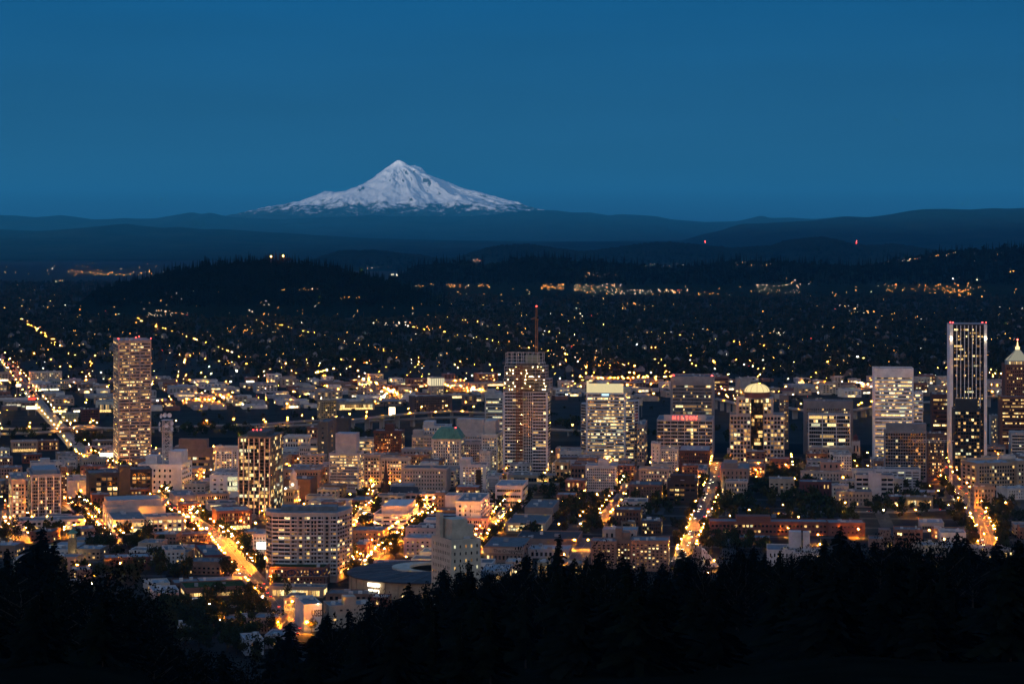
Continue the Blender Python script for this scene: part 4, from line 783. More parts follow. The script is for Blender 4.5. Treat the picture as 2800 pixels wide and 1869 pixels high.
MB().lathe([(3, h + 21.2), (3, h + 25), (1.2, h + 26), (.4, h + 33)], 8, (cx, cy_)).build('lantern', W_BRIGHT, r); MB().bar((cx, cy_, h + 33), (cx, cy_, h + 39), .25).build('antenna', METAL, r); beacon(r, (cx, cy_, h + 35), 1.3)
# mural on the white stepped tower
r, wd, d_, h = deco
MUR = surf((.035, .025, .025), .8, .9, .35); MB().box(wd * .62, wd * .82, -.3, .1, 2, h * .83).build('mural', MUR, r)
# small clock belfry
r, wd, d_, h = clock
bf = empty('clock_belfry', loc_pt(r, (wd * .85, 7, h + .1)), r.rotation_euler[2]); tag(bf, 'small white clock belfry glowing over the tan hall', 'belfry')
BW = surf((.7, .64, .55), .7, .1); MB().box(-4, 4, -4, 4, 0, 9).build('base', BW, bf); MB().lathe([(3.4, 9), (3.4, 15)], 8, ph=math.pi / 8).build('drum', BW, bf); MB().lathe([(4, 15.02), (3.4, 17), (1.6, 19), (.2, 22)], 8).build('cupola', BW, bf)
MB().lathe([(1.5, -.1), (1.5, .1)], 16).build('clock_face', PANEL, bf, loc=(0, -4.1, 5), rot=(R(90), 0, 0))
link('floodlight', bulb(FLOOD, 'floodlight'), bf, (-7, -7, 1), (0, 0, 0), (.5, .5, .5))
# lettering on walls
INK = surf((.03, .03, .03), .8); FADE = surf((.30, .26, .25), .9)
r, wd, d_, h = hdl
MB().box(wd * .60, wd * .96, -.25, .05, h - 15, h - 3).build('sign_panel', surf((.68, .68, .70), .7, .05), r); text('de Luxe', 4.6, INK, r, (wd * .78, -.32, h - 10), ext=.05, sx=.75)
r, wd, d_, h = press
MB().box(-.4, wd + .4, -.5, 0, h - 5, h - .3).build('fascia', surf((.30, .26, .23), .8), r); text('The Oregonian', 4.4, INK, r, (wd * .62, -.6, h - 4.1), ext=.06, name='lettering')
r, wd, d_, h = used
MB().box(wd * .52, wd * .98, -.2, .05, 2, 17.5).build('sign_panel', surf((.72, .70, .66), .6, .05), r); text('USED', 6.6, INK, r, (wd * .755, -.28, 11.2), ext=.05, bold=.14, sx=.58)
link('floodlight', bulb(FLOOD, 'floodlight'), r, (wd * .76, -2.4, 20.5), (0, 0, 0), (.30, .30, .30))
# ------------------------------------------------------------------ unfinished tower, hoist, crane
unf = building('unfinished_tower', 'unfinished tall tower with open concrete frame on top and white bands below', 'A2', -82, 328, 578, 1330, 55, (.62, .60, .61), Bd(25, 16, .10, h=.58, top=.0, bot=.02, mx=.0), cat='tower', dep=34, units=0, para=.3, swin=Bd(25, 8, .06, h=.8, top=0, bot=.02, mx=0))
r, wd, d_, h = unf
MB().box(wd * .455, wd * .66, -.7, -.15, 2, h - .4).build('glass_strip', W_DARK, r)
wm_ = surf((.62, .62, .64), .7); vm = MB().box(-.28, .28, -1.2, -.72, 2, h).mesh('mullion', [wm_])
for k_ in range(6): link('mullion', vm, r, (wd * (.455 + .04 * k_), 0, 0))
for k_ in range(26): MB().box(wd * .455, wd * .655, -.86, -.74, 2 + (h - 3) * k_ / 26, 2.5 + (h - 3) * k_ / 26).build('spandrel', wm_, r)
slabm = surf((.40, .37, .33), .9, .2); colm = surf((.36, .30, .25), .9, .2); fh = 3.95
def open_floors(x0, x1, y0, y1, z, n, nc, lamps=True):
    for k_ in range(n):
        MB().box(x0, x1, y0, y1, z + (k_ + 1) * fh - .45, z + (k_ + 1) * fh).build('floor_slab', slabm, r); mb = MB()
        for i in range(nc):
            xx = x0 + .6 + (x1 - x0 - 1.2) * i / (nc - 1)
            for yy in (y0 + .6, y1 - .6): mb.box(xx - .42, xx + .42, yy - .42, yy + .42, z + k_ * fh + .002, z + (k_ + 1) * fh - .452)
        mb.box(x0 + (x1 - x0) * .35, x0 + (x1 - x0) * .65, (y0 + y1) / 2, (y0 + y1) / 2 + 6, z + k_ * fh + .002, z + (k_ + 1) * fh - .452)
        tag(mb.build('columns', colm, r), kind='stuff')
        for _ in range(5 if lamps else 0):
            link('work_lamp', bulb(WORK, 'work_lamp'), r, (rr.uniform(x0 + 2, x1 - 2), y0 + rr.uniform(.8, 4), z + k_ * fh + 2.9), (0, 0, 0), (.3, .3, .3))
WORK = glow('work_lamp', (1.0, .55, .18), 200, sample=True)
open_floors(0, wd + 3, 0, d_, h + .4, 4, 10); open_floors(1, wd - 2, 2, d_ - 2, h + .4 + 4 * fh, 4, 9); open_floors(2, wd - 5, 5, d_ - 6, h + .4 + 8 * fh, 1, 8, False)
zt = h + .4 + 9 * fh; mb = MB()
for i in range(8):
    for yy in (6, d_ - 8): xx = 3 + (wd - 10) * i / 7; mb.box(xx - .3, xx + .3, yy - .3, yy + .3, zt, zt + 12.5)
for z_ in (4, 8, 12.5):
    for yy in (6, d_ - 8): mb.box(3, wd - 7, yy - .25, yy + .25, zt + z_ - .3, zt + z_)
tag(mb.build('crown_frame', UNITM[2], r), kind=None)
MB().box(wd * .48, wd * .80, 8, 16, zt, zt + 9.5).build('green_plant_box', surf((.30, .34, .24), .8, .15), r)
def lattice(name, mat, parent, x0, x1, y0, y1, z0, z1, step, t=.2):
    mb = MB()
    for xx in (x0, x1):
        for yy in (y0, y1): mb.box(xx - t, xx + t, yy - t, yy + t, z0, z1)
    n = max(1, int((z1 - z0) / step))
    for k_ in range(n):
        a, b = z0 + (z1 - z0) * k_ / n, z0 + (z1 - z0) * (k_ + 1) / n
        for yy in (y0, y1): mb.bar((x0, yy, a), (x1, yy, b), t * .7); mb.bar((x0, yy, b), (x1, yy, b), t * .7)
        for xx in (x0, x1): mb.bar((xx, y0, a), (xx, y1, b), t * .7); mb.bar((xx, y0, b), (xx, y1, b), t * .7)
    return mb.build(name, mat, parent)
RUST = surf((.26, .10, .055), .7, .3, .5)
ho = empty('construction_hoist', loc_pt(r, (wd * .37, -5.2, 0)), r.rotation_euler[2]); tag(ho, 'rust red construction hoist mast climbing the unfinished tower', 'hoist')
lattice('mast', RUST, ho, -3.6, -1.2, 0, 2.2, 0, zt - 3, 3.2, .22); lattice('mast', RUST, ho, 1.2, 3.6, 0, 2.2, 0, zt - 3, 3.2, .22)
pl = MB().box(-4.6, 4.6, 2.4, 4.6, 0, .3).mesh('landing', [RUST])
for k_ in range(34): link('landing', pl, ho, (0, 0, 4 + k_ * 4.0))
for k_ in range(12): link('work_lamp', bulb(WORK, 'work_lamp'), ho, (rr.uniform(-4, 4), 2.6, 8 + k_ * 11), (0, 0, 0), (.22, .22, .22))
CR = surf((.27, .15, .08), .7, .2, .5)
tc_ = empty('tower_crane', loc_pt(r, (wd * .72, d_ * .5, 0)), r.rotation_euler[2]); tag(tc_, 'orange tower crane mast standing high above the unfinished tower', 'crane')
top = EYE - (838 - HY) * K * (tc_.location[1])
lattice('mast', CR, tc_, -1.3, 1.3, -1.3, 1.3, 0, top - 12, 3, .3); lattice('tower_head', CR, tc_, -.8, .8, -.8, .8, top - 12, top, 2, .2)
mb = MB()
for k_ in range(18):
    y0, y1 = -1.5 - k_ * 3, -4.5 - k_ * 3
    for sx in (-.7, .7): mb.bar((sx, y0, top - 14), (sx, y1, top - 14), .16)
    mb.bar((0, y0, top - 12.4), (0, y1, top - 12.4), .16).bar((-.7, y0, top - 14), (0, y1, top - 12.4), .1).bar((.7, y0, top - 14), (0, y1, top - 12.4), .1)
mb.build('jib', CR, tc_); MB().box(-1, 1, 3, 14, top - 14.4, top - 13.6).box(-1, 1, 10, 13.8, top - 17.5, top - 14.42).build('counterweight', CR, tc_); MB().box(.9, 2.6, -2.5, .3, top - 15, top - 12.6).build('cab', W_DARK, tc_)
beacon(tc_, (0, 0, top + .6), .7)
# second crane by the right-hand avenue
p = ground(2600, 1345); tc2 = empty('tower_crane', p, 0); tag(tc2, 'slim white crane mast beside the lit avenue with a short jib', 'crane')
lattice('mast', UNITM[2], tc2, -1.2, 1.2, -1.2, 1.2, 0, 56, 3, .22); mb = MB()
for k_ in range(14): mb.bar((-3 - k_ * 3, 0, 58), (-6 - k_ * 3, 0, 58), .2).bar((-3 - k_ * 3, 0, 60), (-6 - k_ * 3, 0, 60), .2).bar((-3 - k_ * 3, 0, 58), (-6 - k_ * 3, 0, 60), .12)
mb.bar((0, 0, 56), (0, 0, 64), .4).bar((0, 0, 63), (-40, 0, 60), .1).bar((3, 0, 59), (-3, 0, 59), .5); mb.build('jib', UNITM[2], tc2)
# ------------------------------------------------------------------ curved apartment tower
def facet_tower(name, label, pts, h, col, wins, roofm, cat='tower'):
    r = empty(name, (pts[0][0], pts[0][1], 0)); tag(r, label, cat); L0 = Vector(pts[0][:2] + (0,))
    lp = [(p[0] - pts[0][0], p[1] - pts[0][1]) for p in pts]
    MB().prism(lp, -2, h).build('wall', surf(col, .8, .2, .12), r)
    cx_, cy2 = sum(p[0] for p in lp) / len(lp), sum(p[1] for p in lp) / len(lp); ins = lambda k_: [(cx_ + (p[0] - cx_) * k_, cy2 + (p[1] - cy2) * k_) for p in lp]
    MB().prism(ins(.97), h - .3, h + .1).build('roof', roofm, r)
    a, b = ins(1.006), ins(.985); mb = MB()
    for i in range(len(lp)): j = (i + 1) % len(lp); mb.prism([a[i], a[j], b[j], b[i]], h + .003, h + 1.3)
    mb.build('parapet', surf(tuple(c * 1.1 for c in col), .8, .2), r)
    bud = 100
    for i, wn in enumerate(wins):
        if not wn: continue
        p_, q_ = lp[i], lp[i + 1]; L_ = math.hypot(q_[0] - p_[0], q_[1] - p_[1]); an = math.atan2(q_[1] - p_[1], q_[0] - p_[0])
        bud = facade(r, L_, 0, h, wn, rr, lambda s_, z: ((p_[0] + (q_[0] - p_[0]) * s_ / L_, p_[1] + (q_[1] - p_[1]) * s_ / L_, z), an), bud)
    foot(pts[0][0] + cx_, pts[0][1] + cy2, 0, (max(p[0] for p in lp) - min(p[0] for p in lp)) / 2, (max(p[1] for p in lp) - min(p[1] for p in lp)) / 2)
    return r, lp
def PT(x, D): return ((x - 1400) * K * D, D)
hh = EYE - (1404 - HY) * K * 1908
cv, lp = facet_tower('apartment_tower', 'wide curved apartment tower of grey balconies with a white-banded left end', [PT(727, 1921), PT(744, 1908), PT(795, 1905), PT(921, 1906), PT(963.5, 1941), PT(960, 1962), PT(800, 1935), PT(730, 1940)], hh, (.36, .345, .33),
    [P(15, 3, .15, w=.8, h=.62, top=.03, bot=.1, cool=.2), P(15, 3, .35, w=.92, h=.5, top=.03, bot=.1, mx=.02), P(15, 12, .2, w=.72, h=.62, top=.03, bot=.1, mx=.01), P(15, 6, .3, w=.72, h=.5, top=.03, bot=.1, mx=.03)], ROOFS[0])
WB = surf((.60, .60, .60), .7, .1); p_, q_ = lp[1], lp[2]; L_ = math.hypot(q_[0] - p_[0], q_[1] - p_[1]); an = math.atan2(q_[1] - p_[1], q_[0] - p_[0])
for k_ in range(15): z_ = hh * (.1 + .87 * k_ / 15); MB().box(0, L_, -.35, .05, z_ - .4, z_ + .9).build('white_band', WB, cv, loc=(p_[0], p_[1], 0), rot=(0, 0, an))
p_, q_ = lp[2], lp[3]; L_ = math.hypot(q_[0] - p_[0], q_[1] - p_[1]); an = math.atan2(q_[1] - p_[1], q_[0] - p_[0]); PIER = surf((.42, .38, .35), .8, .1)
for k_ in range(8): MB().box(-.7, .7, -.9, .05, 5, hh - 2.2).build('pier', PIER, cv, loc=(p_[0] + (q_[0] - p_[0]) * k_ / 7, p_[1] + (q_[1] - p_[1]) * k_ / 7, 0), rot=(0, 0, an))
bal = MB().box(-2.6, 2.6, -1.5, 0, -.15, 1.0).mesh('balcony', [surf((.46, .46, .47), .5, .1)])
for k_ in range(15):
    for j in (0, 1, 2, 3, 4, 5, 6):
        if j % 2 == 0 or rr.random() < .35: f_ = (j + .5) / 7; link('balcony', bal, cv, (p_[0] + (q_[0] - p_[0]) * f_, p_[1] + (q_[1] - p_[1]) * f_, hh * (.1 + .87 * k_ / 15)), (0, 0, an))
MB().box(12, 60, 8, 22, hh + .1, hh + 4).build('penthouse', ROOFS[0], cv)
# backward letters of the rooftop sign, seen from behind
vs = empty('rooftop_sign', ground(845, 1600) + Vector((0, -9, 0)), 0); tag(vs, 'dark rooftop sign letters seen from behind below the banded podium', 'sign')
text('VOLVO', 7.6, surf((.02, .03, .08), .6), vs, (0, 0, 9.6), rot=(math.pi / 2, 0, math.pi), ext=.25, bold=.12, sx=1.45)
MB().box(-17, 17, -.2, .2, 8.9, 9.5).bar((-15, 0, 0), (-15, 0, 9), .25).bar((15, 0, 0), (15, 0, 9), .25).build('frame', METAL, vs)
# ------------------------------------------------------------------ stadium
st = empty('stadium', (-73, 1872, 0)); tag(st, 'round stadium with a broad dark horseshoe roof and open field', 'stadium')
def ring(r0, r1, z0a, z0b, z1a, z1b, a0, a1, n=48, off=(0, 0)):
    """annular solid: inner radius r0 round the shifted centre, outer r1; bottom heights z0a (inner), z0b (outer); tops z1a, z1b"""
    mb = MB(); rows = []
    for i in range(n + 1):
        a = a0 + (a1 - a0) * i / n; c, s_ = math.cos(a), math.sin(a); b = len(mb.v)
        mb.v += [(r0 * c + off[0], r0 * s_ + off[1], z0a), (r1 * c, r1 * s_, z0b), (r1 * c, r1 * s_, z1b), (r0 * c + off[0], r0 * s_ + off[1], z1a)]; rows.append(b)
    for i in range(n):
        p_, q_ = rows[i], rows[i + 1]
        for j in range(4): mb.f.append((p_ + j, p_ + (j + 1) % 4, q_ + (j + 1) % 4, q_ + j)); mb.m.append(0)
    mb.f += [(rows[0] + 3, rows[0] + 2, rows[0] + 1, rows[0]), (rows[-1], rows[-1] + 1, rows[-1] + 2, rows[-1] + 3)]; mb.m += [0, 0]
    return mb
A0_, A1_ = math.radians(62), math.radians(345); IO = (14, -2)
ring(60.5, 62, -1, -1, 13.4, 13.4, A0_, A1_).build('outer_wall', surf((.42, .30, .20), .85, .25, .15), st)
rf = ring(27, 64.5, 17.4, 13.6, 18.2, 14.4, A0_, A1_, off=IO).build('roof', surf((.05, .05, .055), .75, .5, .09), st)
for a in np.linspace(A0_ + .1, A1_ - .1, 15):
    MB().bar((27.4 * math.cos(a) + IO[0], 27.4 * math.sin(a) + IO[1], 18.35), (64 * math.cos(a), 64 * math.sin(a), 14.6), .28).build('roof_seam', surf((.13, .13, .14), .7), rf)
ring(26.2, 27, 16.6, 16.6, 18.6, 18.6, A0_, A1_, off=IO).build('roof_edge', surf((.5, .42, .32), .7), st)
for k_ in range(26):
    a = A0_ + (A1_ - A0_) * (k_ + .5) / 26; MB().box(-.5, .5, -.6, .3, -.5, 12.6).build('buttress', surf((.36, .26, .18), .85), st, loc=(62.2 * math.cos(a), 62.2 * math.sin(a), 0), rot=(0, 0, a + math.pi / 2))
ring(30, 60, 1, 11, 1.5, 12, A0_, A1_, off=(6, -1)).build('seating', surf((.09, .10, .12), .8, .4, .5), st)
MB().lathe([(34, -.02), (34, .12)], 40, (8, 0)).build('field', surf((.07, .17, .035), .9, .3, .1, .05), st)
SCR = glow('scoreboard_lights', (.55, .6, .45), .5); MB().box(18, 28, 30, 32, 4, 11).build('scoreboard', SCR, st)
for a in (75, 40, 5, -14): link('floodlight', bulb(FLOOD, 'floodlight'), st, (30 * math.cos(R(a)) + IO[0], 30 * math.sin(R(a)), 13), (0, 0, 0), (.4, .4, .4))
sg = MB().box(-6.2, 6.2, -.5, .5, -1.9, 1.9).mesh('marquee', [PANEL])
for (z_, w_) in ((10.8, 1), (5.6, .86)): link('marquee', sg, st, (-39, -51, z_), (0, 0, R(-36)), (w_, 1, .8))
for k_ in range(5): a = R(225 + 16 * k_); MB().box(-1.5, 1.5, -.3, .3, .2, 4.2).build('arched_gate', W_BRIGHT, st, loc=(62.3 * math.cos(a), 62.3 * math.sin(a), 0), rot=(0, 0, a + math.pi / 2))
foot(-73, 1872, 0, 60, 60)
# ------------------------------------------------------------------ churches, stack, boards
def spire(name, label, x, ytip, yb, wpx, col, cat, lit=None, frac=.55):
    p = ground(x, yb); D = p[1]; H = EYE - (ytip - HY) * K * D; w_ = wpx * K * D / 2; m = surf(col, .7, .2, .3)
    r = empty(name, p, -DT); tag(r, label, cat)
    MB().box(-w_, w_, -w_, w_, -1, H * (1 - frac)).build('tower', m, r); MB().lathe([(w_ * 1.35, H * (1 - frac) + .01), (w_ * .75, H * (1 - frac) + H * .16), (.12, H)], 8, ph=math.pi / 8).build('steeple', m, r)
    for s_ in (-1, 1): MB().lathe([(w_ * .3, H * (1 - frac)), (w_ * .3, H * (1 - frac) + 3), (.05, H * (1 - frac) + 8)], 6, (s_ * w_ * .95, -w_ * .95)).build('pinnacle', m, r)
    MB().box(-w_ * .3, w_ * .3, -w_ - .15, -w_ + .1, H * .22, H * .36).build('belfry_window', lit or W_DULL, r)
    foot(p[0], p[1], -DT, w_, w_); return r, H, w_
r, H_, w_ = spire('church', 'slender black church spire before the cream corner block', 1055, 1255, 1374, 21, (.035, .022, .022), 'church', frac=.66)
MB().box(w_ + .1, w_ + 30, 0, 22, -1, 9).build('nave', surf((.08, .05, .045), .8), r); MB().poly([(w_ + .1, -.5, 9), (w_ + 30, -.5, 9), (w_ + 30, 11, 17), (w_ + .1, 11, 17)]).poly([(w_ + 30, 22.5, 9), (w_ + .1, 22.5, 9), (w_ + .1, 11, 17), (w_ + 30, 11, 17)]).poly([(w_ + .1, -.5, 9), (w_ + .1, 11, 17), (w_ + .1, 22.5, 9)]).poly([(w_ + 30, 22.5, 9), (w_ + 30, 11, 17), (w_ + 30, -.5, 9)]).build('nave_roof', surf((.05, .045, .05), .8), r)
spire('church', 'pale green needle spire with a lit belfry by the avenue', 1976, 1286, 1362, 9, (.30, .34, .28), 'church', W_BRIGHT, .55)
spire('turret_house', 'small grey turret with a steep cone at the old hotel corner', 1740, 1271, 1338, 13, (.16, .14, .14), 'turret', None, .4)
# white gothic tower of the church by the white frame grid
p = ground(2340, 1252); r = empty('church', p, -DT); tag(r, 'white battlemented church tower with a red conical cap', 'church'); Dp = p[1]; w_ = 22 * K * Dp / 2; H_ = EYE - (1206 - HY) * K * Dp
GW = surf((.52, .48, .45), .85, .25); MB().box(-w_, w_, -w_, w_, -1, H_).build('tower', GW, r); cm = MB().box(-.6, .6, -.4, .4, 0, 1.8).mesh('battlement', [GW])
for k_ in range(5): link('battlement', cm, r, (-w_ + .6 + (2 * w_ - 1.2) * k_ / 4, -w_ + .4, H_ + .002))
MB().lathe([(w_ * .72, H_ + .02), (w_ * .5, H_ + 7), (.3, H_ + 10)], 8).build('cap', surf((.13, .035, .03), .7), r)
for sx in (-.38, .38): MB().box(sx * w_ - .9, sx * w_ + .9, -w_ - .15, -w_ + .2, H_ - 13, H_ - 5).build('lancet_window', W_DULL, r)
MB().lathe([(2, -.1), (2, .15)], 14).build('rose_window', W_DULL, r, loc=(0, -w_, H_ - 17), rot=(R(90), 0, 0))
MB().box(-44, -w_ - .1, -4, 14, -1, 7).build('nave', surf((.1, .09, .09), .8), r); MB().poly([(-44, -4.5, 7), (-w_ - .1, -4.5, 7), (-w_ - 8, 5, 15), (-36, 5, 15)]).poly([(-w_ - .1, -4.5, 7), (-w_ - .1, 14.5, 7), (-w_ - 8, 5, 15)]).poly([(-44, 14.5, 7), (-44, -4.5, 7), (-36, 5, 15)]).build('nave_roof', surf((.025, .025, .03), .8), r)
# green-roofed stone tower in the near trees
p = ground(198, 1530); r = empty('stone_tower', p, 0); tag(r, 'old stone tower with a green copper cap among dark trees', 'tower')
MB().box(-3.4, 3.4, -3.4, 3.4, -1, 20).build('shaft', surf((.30, .22, .12), .9, .4, .4), r); MB().box(-2.8, 2.8, -2.8, 2.8, 20.01, 24.5).build('belfry', surf((.26, .28, .2), .8), r); MB().lathe([(6.2, 24.6), (1.2, 27.5), (.1, 30)], 4, ph=math.pi / 4).build('cap', COPPER, r)
for sx in (-1.3, 1.3): MB().box(sx - .7, sx + .7, -2.95, -2.6, 20.8, 23.8).build('belfry_window', W_WARM, r)
link('lamp_head', bulb(WHITE_L), r, (5, -6, 4), (0, 0, 0), (.3, .3, .3))
p = ground(333, 1364); r = tag(MB().lathe([(4, -1), (4, 2), (3.6, 2.1), (3.1, 26), (3.5, 26.2), (3.5, 27.5), (2.6, 27.5)], 14).build('smokestack', surf((.24, .09, .055), .85, .25, .3, brick=.8), loc=p), 'round brick smokestack between the black offices', 'chimney')
# concrete angular church
p = ground(1922, 1549); r = empty('modern_church', p, 0); tag(r, 'white angular concrete church with a wedge roof and a tall blank wall', 'church')
MB().box(-8, -1.2, 0, 14, -1, 17).build('blank_wall', surf((.20, .19, .18), .9), r)
wv = [(-1, -.6, -1), (16, -.6, -1), (16, 16, -1), (-1, 16, -1), (-1, -.6, 15.5), (2, -.6, 14), (2, 16, 14), (-1, 16, 15.5)]
MB().prism([(-1.1, 0), (14.5, 0), (10.5, 4.5), (2.5, 14.5), (-1.1, 16)], 0, 13).build('wedge', surf((.60, .61, .60), .8, .12), r, rot=(R(90), 0, 0), loc=(0, 13, 0)); MB().box(2.2, 5.8, -.2, .1, 1, 7).build('door', W_DULL, r)
# boards
def board(label, x, y, w_, h_, mat, yb, cat='billboard', name='billboard', words=None, wmat=None):
    p = ground(x, yb); D = p[1]; z = EYE - (y - HY) * K * D; r = empty(name, p, 0); tag(r, label, cat)
    ww, hh_ = w_ * K * D / 2, h_ * K * D / 2
    MB().box(-ww, ww, -.3, .3, z - hh_, z + hh_).build('panel', mat, r); mb = MB()
    for sx in (-.7, .7): mb.box(sx * ww - .3, sx * ww + .3, .31, .8, -1, z)
    mb.build('support', METAL, r)
    if words: text(words, hh_ * 1.5, wmat, r, (0, -.45, z - hh_ * .52), ext=.1, bold=.05)
    return r
YEL = glow('warm_lit_billboard', (1, .88, .55), 2.6); GRN = glow('green_lit_billboard', (.7, .85, .45), .9); REDS = glow('red_sign_face', (1, .08, .05), 3.0)
board('big cream billboard glowing beside the bridge avenue', 87, 1114, 30, 8, YEL, 1135); board('red lettered loan sign by the bridge avenue', 87, 1090, 20, 8, surf((.3, .05, .04), .6), 1112, 'sign', 'shop_sign', 'LOANS', REDS)
board('small white lit billboard above the bridge avenue', 50, 1053, 12, 7, YEL, 1080); board('wide cream billboard left of the pink tower foot', 291, 1243, 36, 11, YEL, 1272)
board('tall glowing white screen beyond the freeway', 1072, 1125, 17, 24, glow('white_screen', (1, .80, .50), 3.2), 1150); board('green-lit billboard on the triangular brick corner', 517, 1391, 16, 17, GRN, 1401)
board('blank white glowing screen left of the curved apartment tower', 715, 1491, 26, 19, glow('blank_screen', (.95, 1, .85), 2.2), 1531)
board('white poster wall with a small car picture', 761, 1714, 17, 32, surf((.62, .62, .62), .7, .05), 1730, 'billboard', 'poster_wall', 'It runs', INK)
board('white advertising board with dark figures between towers', 1750, 1099, 14, 18, surf((.5, .42, .36), .7, .8, .4), 1140)
# ------------------------------------------------------------------ streets, lamps, cars
from mathutils.bvhtree import BVHTree
TERR = []
for n_ in ('ground', 'wooded_hill', 'far_ridge', 'middle_ridge', 'distant_wooded_buttes', 'nearer_wooded_buttes', 'dark_wooded_butte'):
    me = bpy.data.objects[n_].data; TERR.append(BVHTree.FromPolygons([v.co[:] for v in me.vertices], [tuple(p.vertices) for p in me.polygons]))
def land_at(x, y):
    """the first land met by the line of sight through a place in the photograph"""
    d = Vector(((x - 1400) * K, 1, -(y - HY) * K)).normalized(); best = None
    for t in TERR:
        h_ = t.ray_cast(Vector((0, 0, EYE)), d, 140000)
        if h_[0] is not None and (best is None or h_[3] < best[1]): best = (h_[0], h_[3])
    return best[0] if best else None
ASPH = surf((.11, .10, .092), .75, .35, .05, .3); PAVE = surf((.20, .19, .175), .85, .25, .2, .2); PAINT = surf((.6, .58, .5), .7, .2)
def strip(name, pts, w_, z, mat, off=0.0):
    v, f = [], []
    for i, p in enumerate(pts):
        a = pts[max(0, i - 1)]; b = pts[min(len(pts) - 1, i + 1)]; d = (Vector(b) - Vector(a)); d.z = 0; d.normalize(); n = Vector((d.y, -d.x, 0))
        for s_ in (-1, 1): q = Vector(p) + n * (off + s_ * w_ / 2); v.append((q.x, q.y, z))
    for i in range(len(pts) - 1): f.append((2 * i, 2 * i + 1, 2 * i + 3, 2 * i + 2))
    return link(name, np_mesh(name, v, f, [mat]))
def walk(pts, step, start=0.0):
    """points and headings along a polyline"""
    acc = start
    for a, b in zip(pts, pts[1:]):
        a, b = Vector(a), Vector(b); L_ = (b - a).length; d = (b - a) / L_
        while acc < L_: yield a + d * acc, d; acc += step
        acc -= L_
STREETS = {   # feet of the street's centre line in the photograph, width in metres
    'avenue': ([(800, 1735), (770, 1685), (718, 1620), (672, 1575), (628, 1520), (600, 1482), (552, 1445), (505, 1415), (420, 1355), (225, 1245)], 22),
    'bridge_avenue': ([(110, 1112), (80, 1076), (48, 1030), (22, 1000), (-8, 965)], 22),
    'lamp_lined_street': ([(1290, 1512), (1330, 1462), (1400, 1389), (1440, 1345)], 15),
    'tree_lined_street': ([(975, 1560), (1010, 1520), (1102, 1455), (1150, 1410), (1200, 1372)], 15),
    'brick_street': ([(945, 1462), (985, 1420), (1022, 1366), (1050, 1335)], 14),
    'wide_street': ([(1872, 1530), (1895, 1480), (1918, 1415), (1950, 1345), (1968, 1262)], 17),
    'right_avenue': ([(2705, 1520), (2690, 1455), (2668, 1408), (2630, 1355), (2590, 1300), (2560, 1262)], 19),
    'canyon_road': ([(1560, 1545), (1590, 1500), (1612, 1470)], 15),
    'corner_street': ([(190, 1375), (235, 1405), (300, 1468), (330, 1490)], 14),
    'left_street': ([(-6, 1395), (30, 1440), (62, 1485)], 13),
    'middle_street': ([(480, 1395), (515, 1440), (548, 1472)], 14),
    'park_street': ([(1655, 1425), (1680, 1385), (1705, 1355), (1725, 1320)], 13),
    'ramp_road': ([(2060, 1418), (2150, 1404), (2290, 1398), (2450, 1400), (2580, 1392)], 11),
    'plaza_street': ([(1560, 1392), (1620, 1380), (1700, 1366)], 12),
}
SPOLY = {}
for nm, (pts, w_) in STREETS.items():
    P_ = [ground(*p) for p in pts]; SPOLY[nm] = (P_, w_)
    tag(strip(nm, P_, w_, .12, ASPH), kind='structure')
    for s_, nn in ((-1, 'pavement'), (1, 'pavement')): tag(strip(nn, P_, 3.2, .24, PAVE, s_ * (w_ / 2 + 1.6)), kind='structure')
    v, f = [], []
    for q, d in walk(P_, 7):
        n = Vector((d.y, -d.x, 0))
        for o_ in ((0,) if w_ < 18 else (-w_ / 4, 0, w_ / 4)):
            b = len(v); c = q + n * o_
            for (l_, s2) in ((-1.5, -.12), (-1.5, .12), (1.5, .12), (1.5, -.12)): e = c + d * l_ + n * s2; v.append((e.x, e.y, .135))
            f.append((b, b + 1, b + 2, b + 3))
    tag(link('road_marking', np_mesh('road_marking', v, f, [PAINT])), kind='structure')
# cross streets of the downtown grid and of the east bank
ASPH2 = surf((.05, .047, .045), .85, .35, .05, .2)
def grid_strip(nm, p, q, w_): tag(strip(nm, [p, q], w_, .06, ASPH2), kind='structure')
u_, v_ = Vector((math.sin(DT), math.cos(DT), 0)), Vector((math.cos(DT), -math.sin(DT), 0)); O_ = Vector((-31, 2150, 0))
GRID = []
for i in range(-8, 12): GRID.append((O_ + v_ * 79 * i - u_ * 260, O_ + v_ * 79 * i + u_ * 900, 14))
for j in range(-3, 12): GRID.append((O_ + u_ * 79 * j - v_ * 560, O_ + u_ * 79 * j + v_ * 820, 12))
for a, b, w_ in GRID: grid_strip('downtown_street', a, b, w_)
ub, vb = Vector((math.sin(BS), math.cos(BS), 0)), Vector((math.cos(BS), -math.sin(BS), 0)); OE = ground(110, 1112)
EG = []
for i in range(-3, 28): EG.append((OE + vb * 79 * i - ub * 250, OE + vb * 79 * i + ub * 2300, 13))
for j in range(-2, 27): EG.append((OE + ub * 79 * j - vb * 300, OE + ub * 79 * j + vb * 2300, 13))
def onroad(x, y, pad=2):
    p = Vector((x, y, 0))
    for P_, w_ in SPOLY.values():
        for a, b in zip(P_, P_[1:]):
            t = max(0, min(1, (p - a).dot(b - a) / (b - a).length_squared))
            if (a + (b - a) * t - p).length < w_ / 2 + pad: return True
    return False
# river between the banks
tag(strip('river', [Vector((-1200, 3330, 0)), Vector((-300, 3215, 0)), Vector((500, 3110, 0)), Vector((1200, 3030, 0))], 150, .05, surf((.006, .008, .010), .9, .3, .05, .05)), kind='structure')
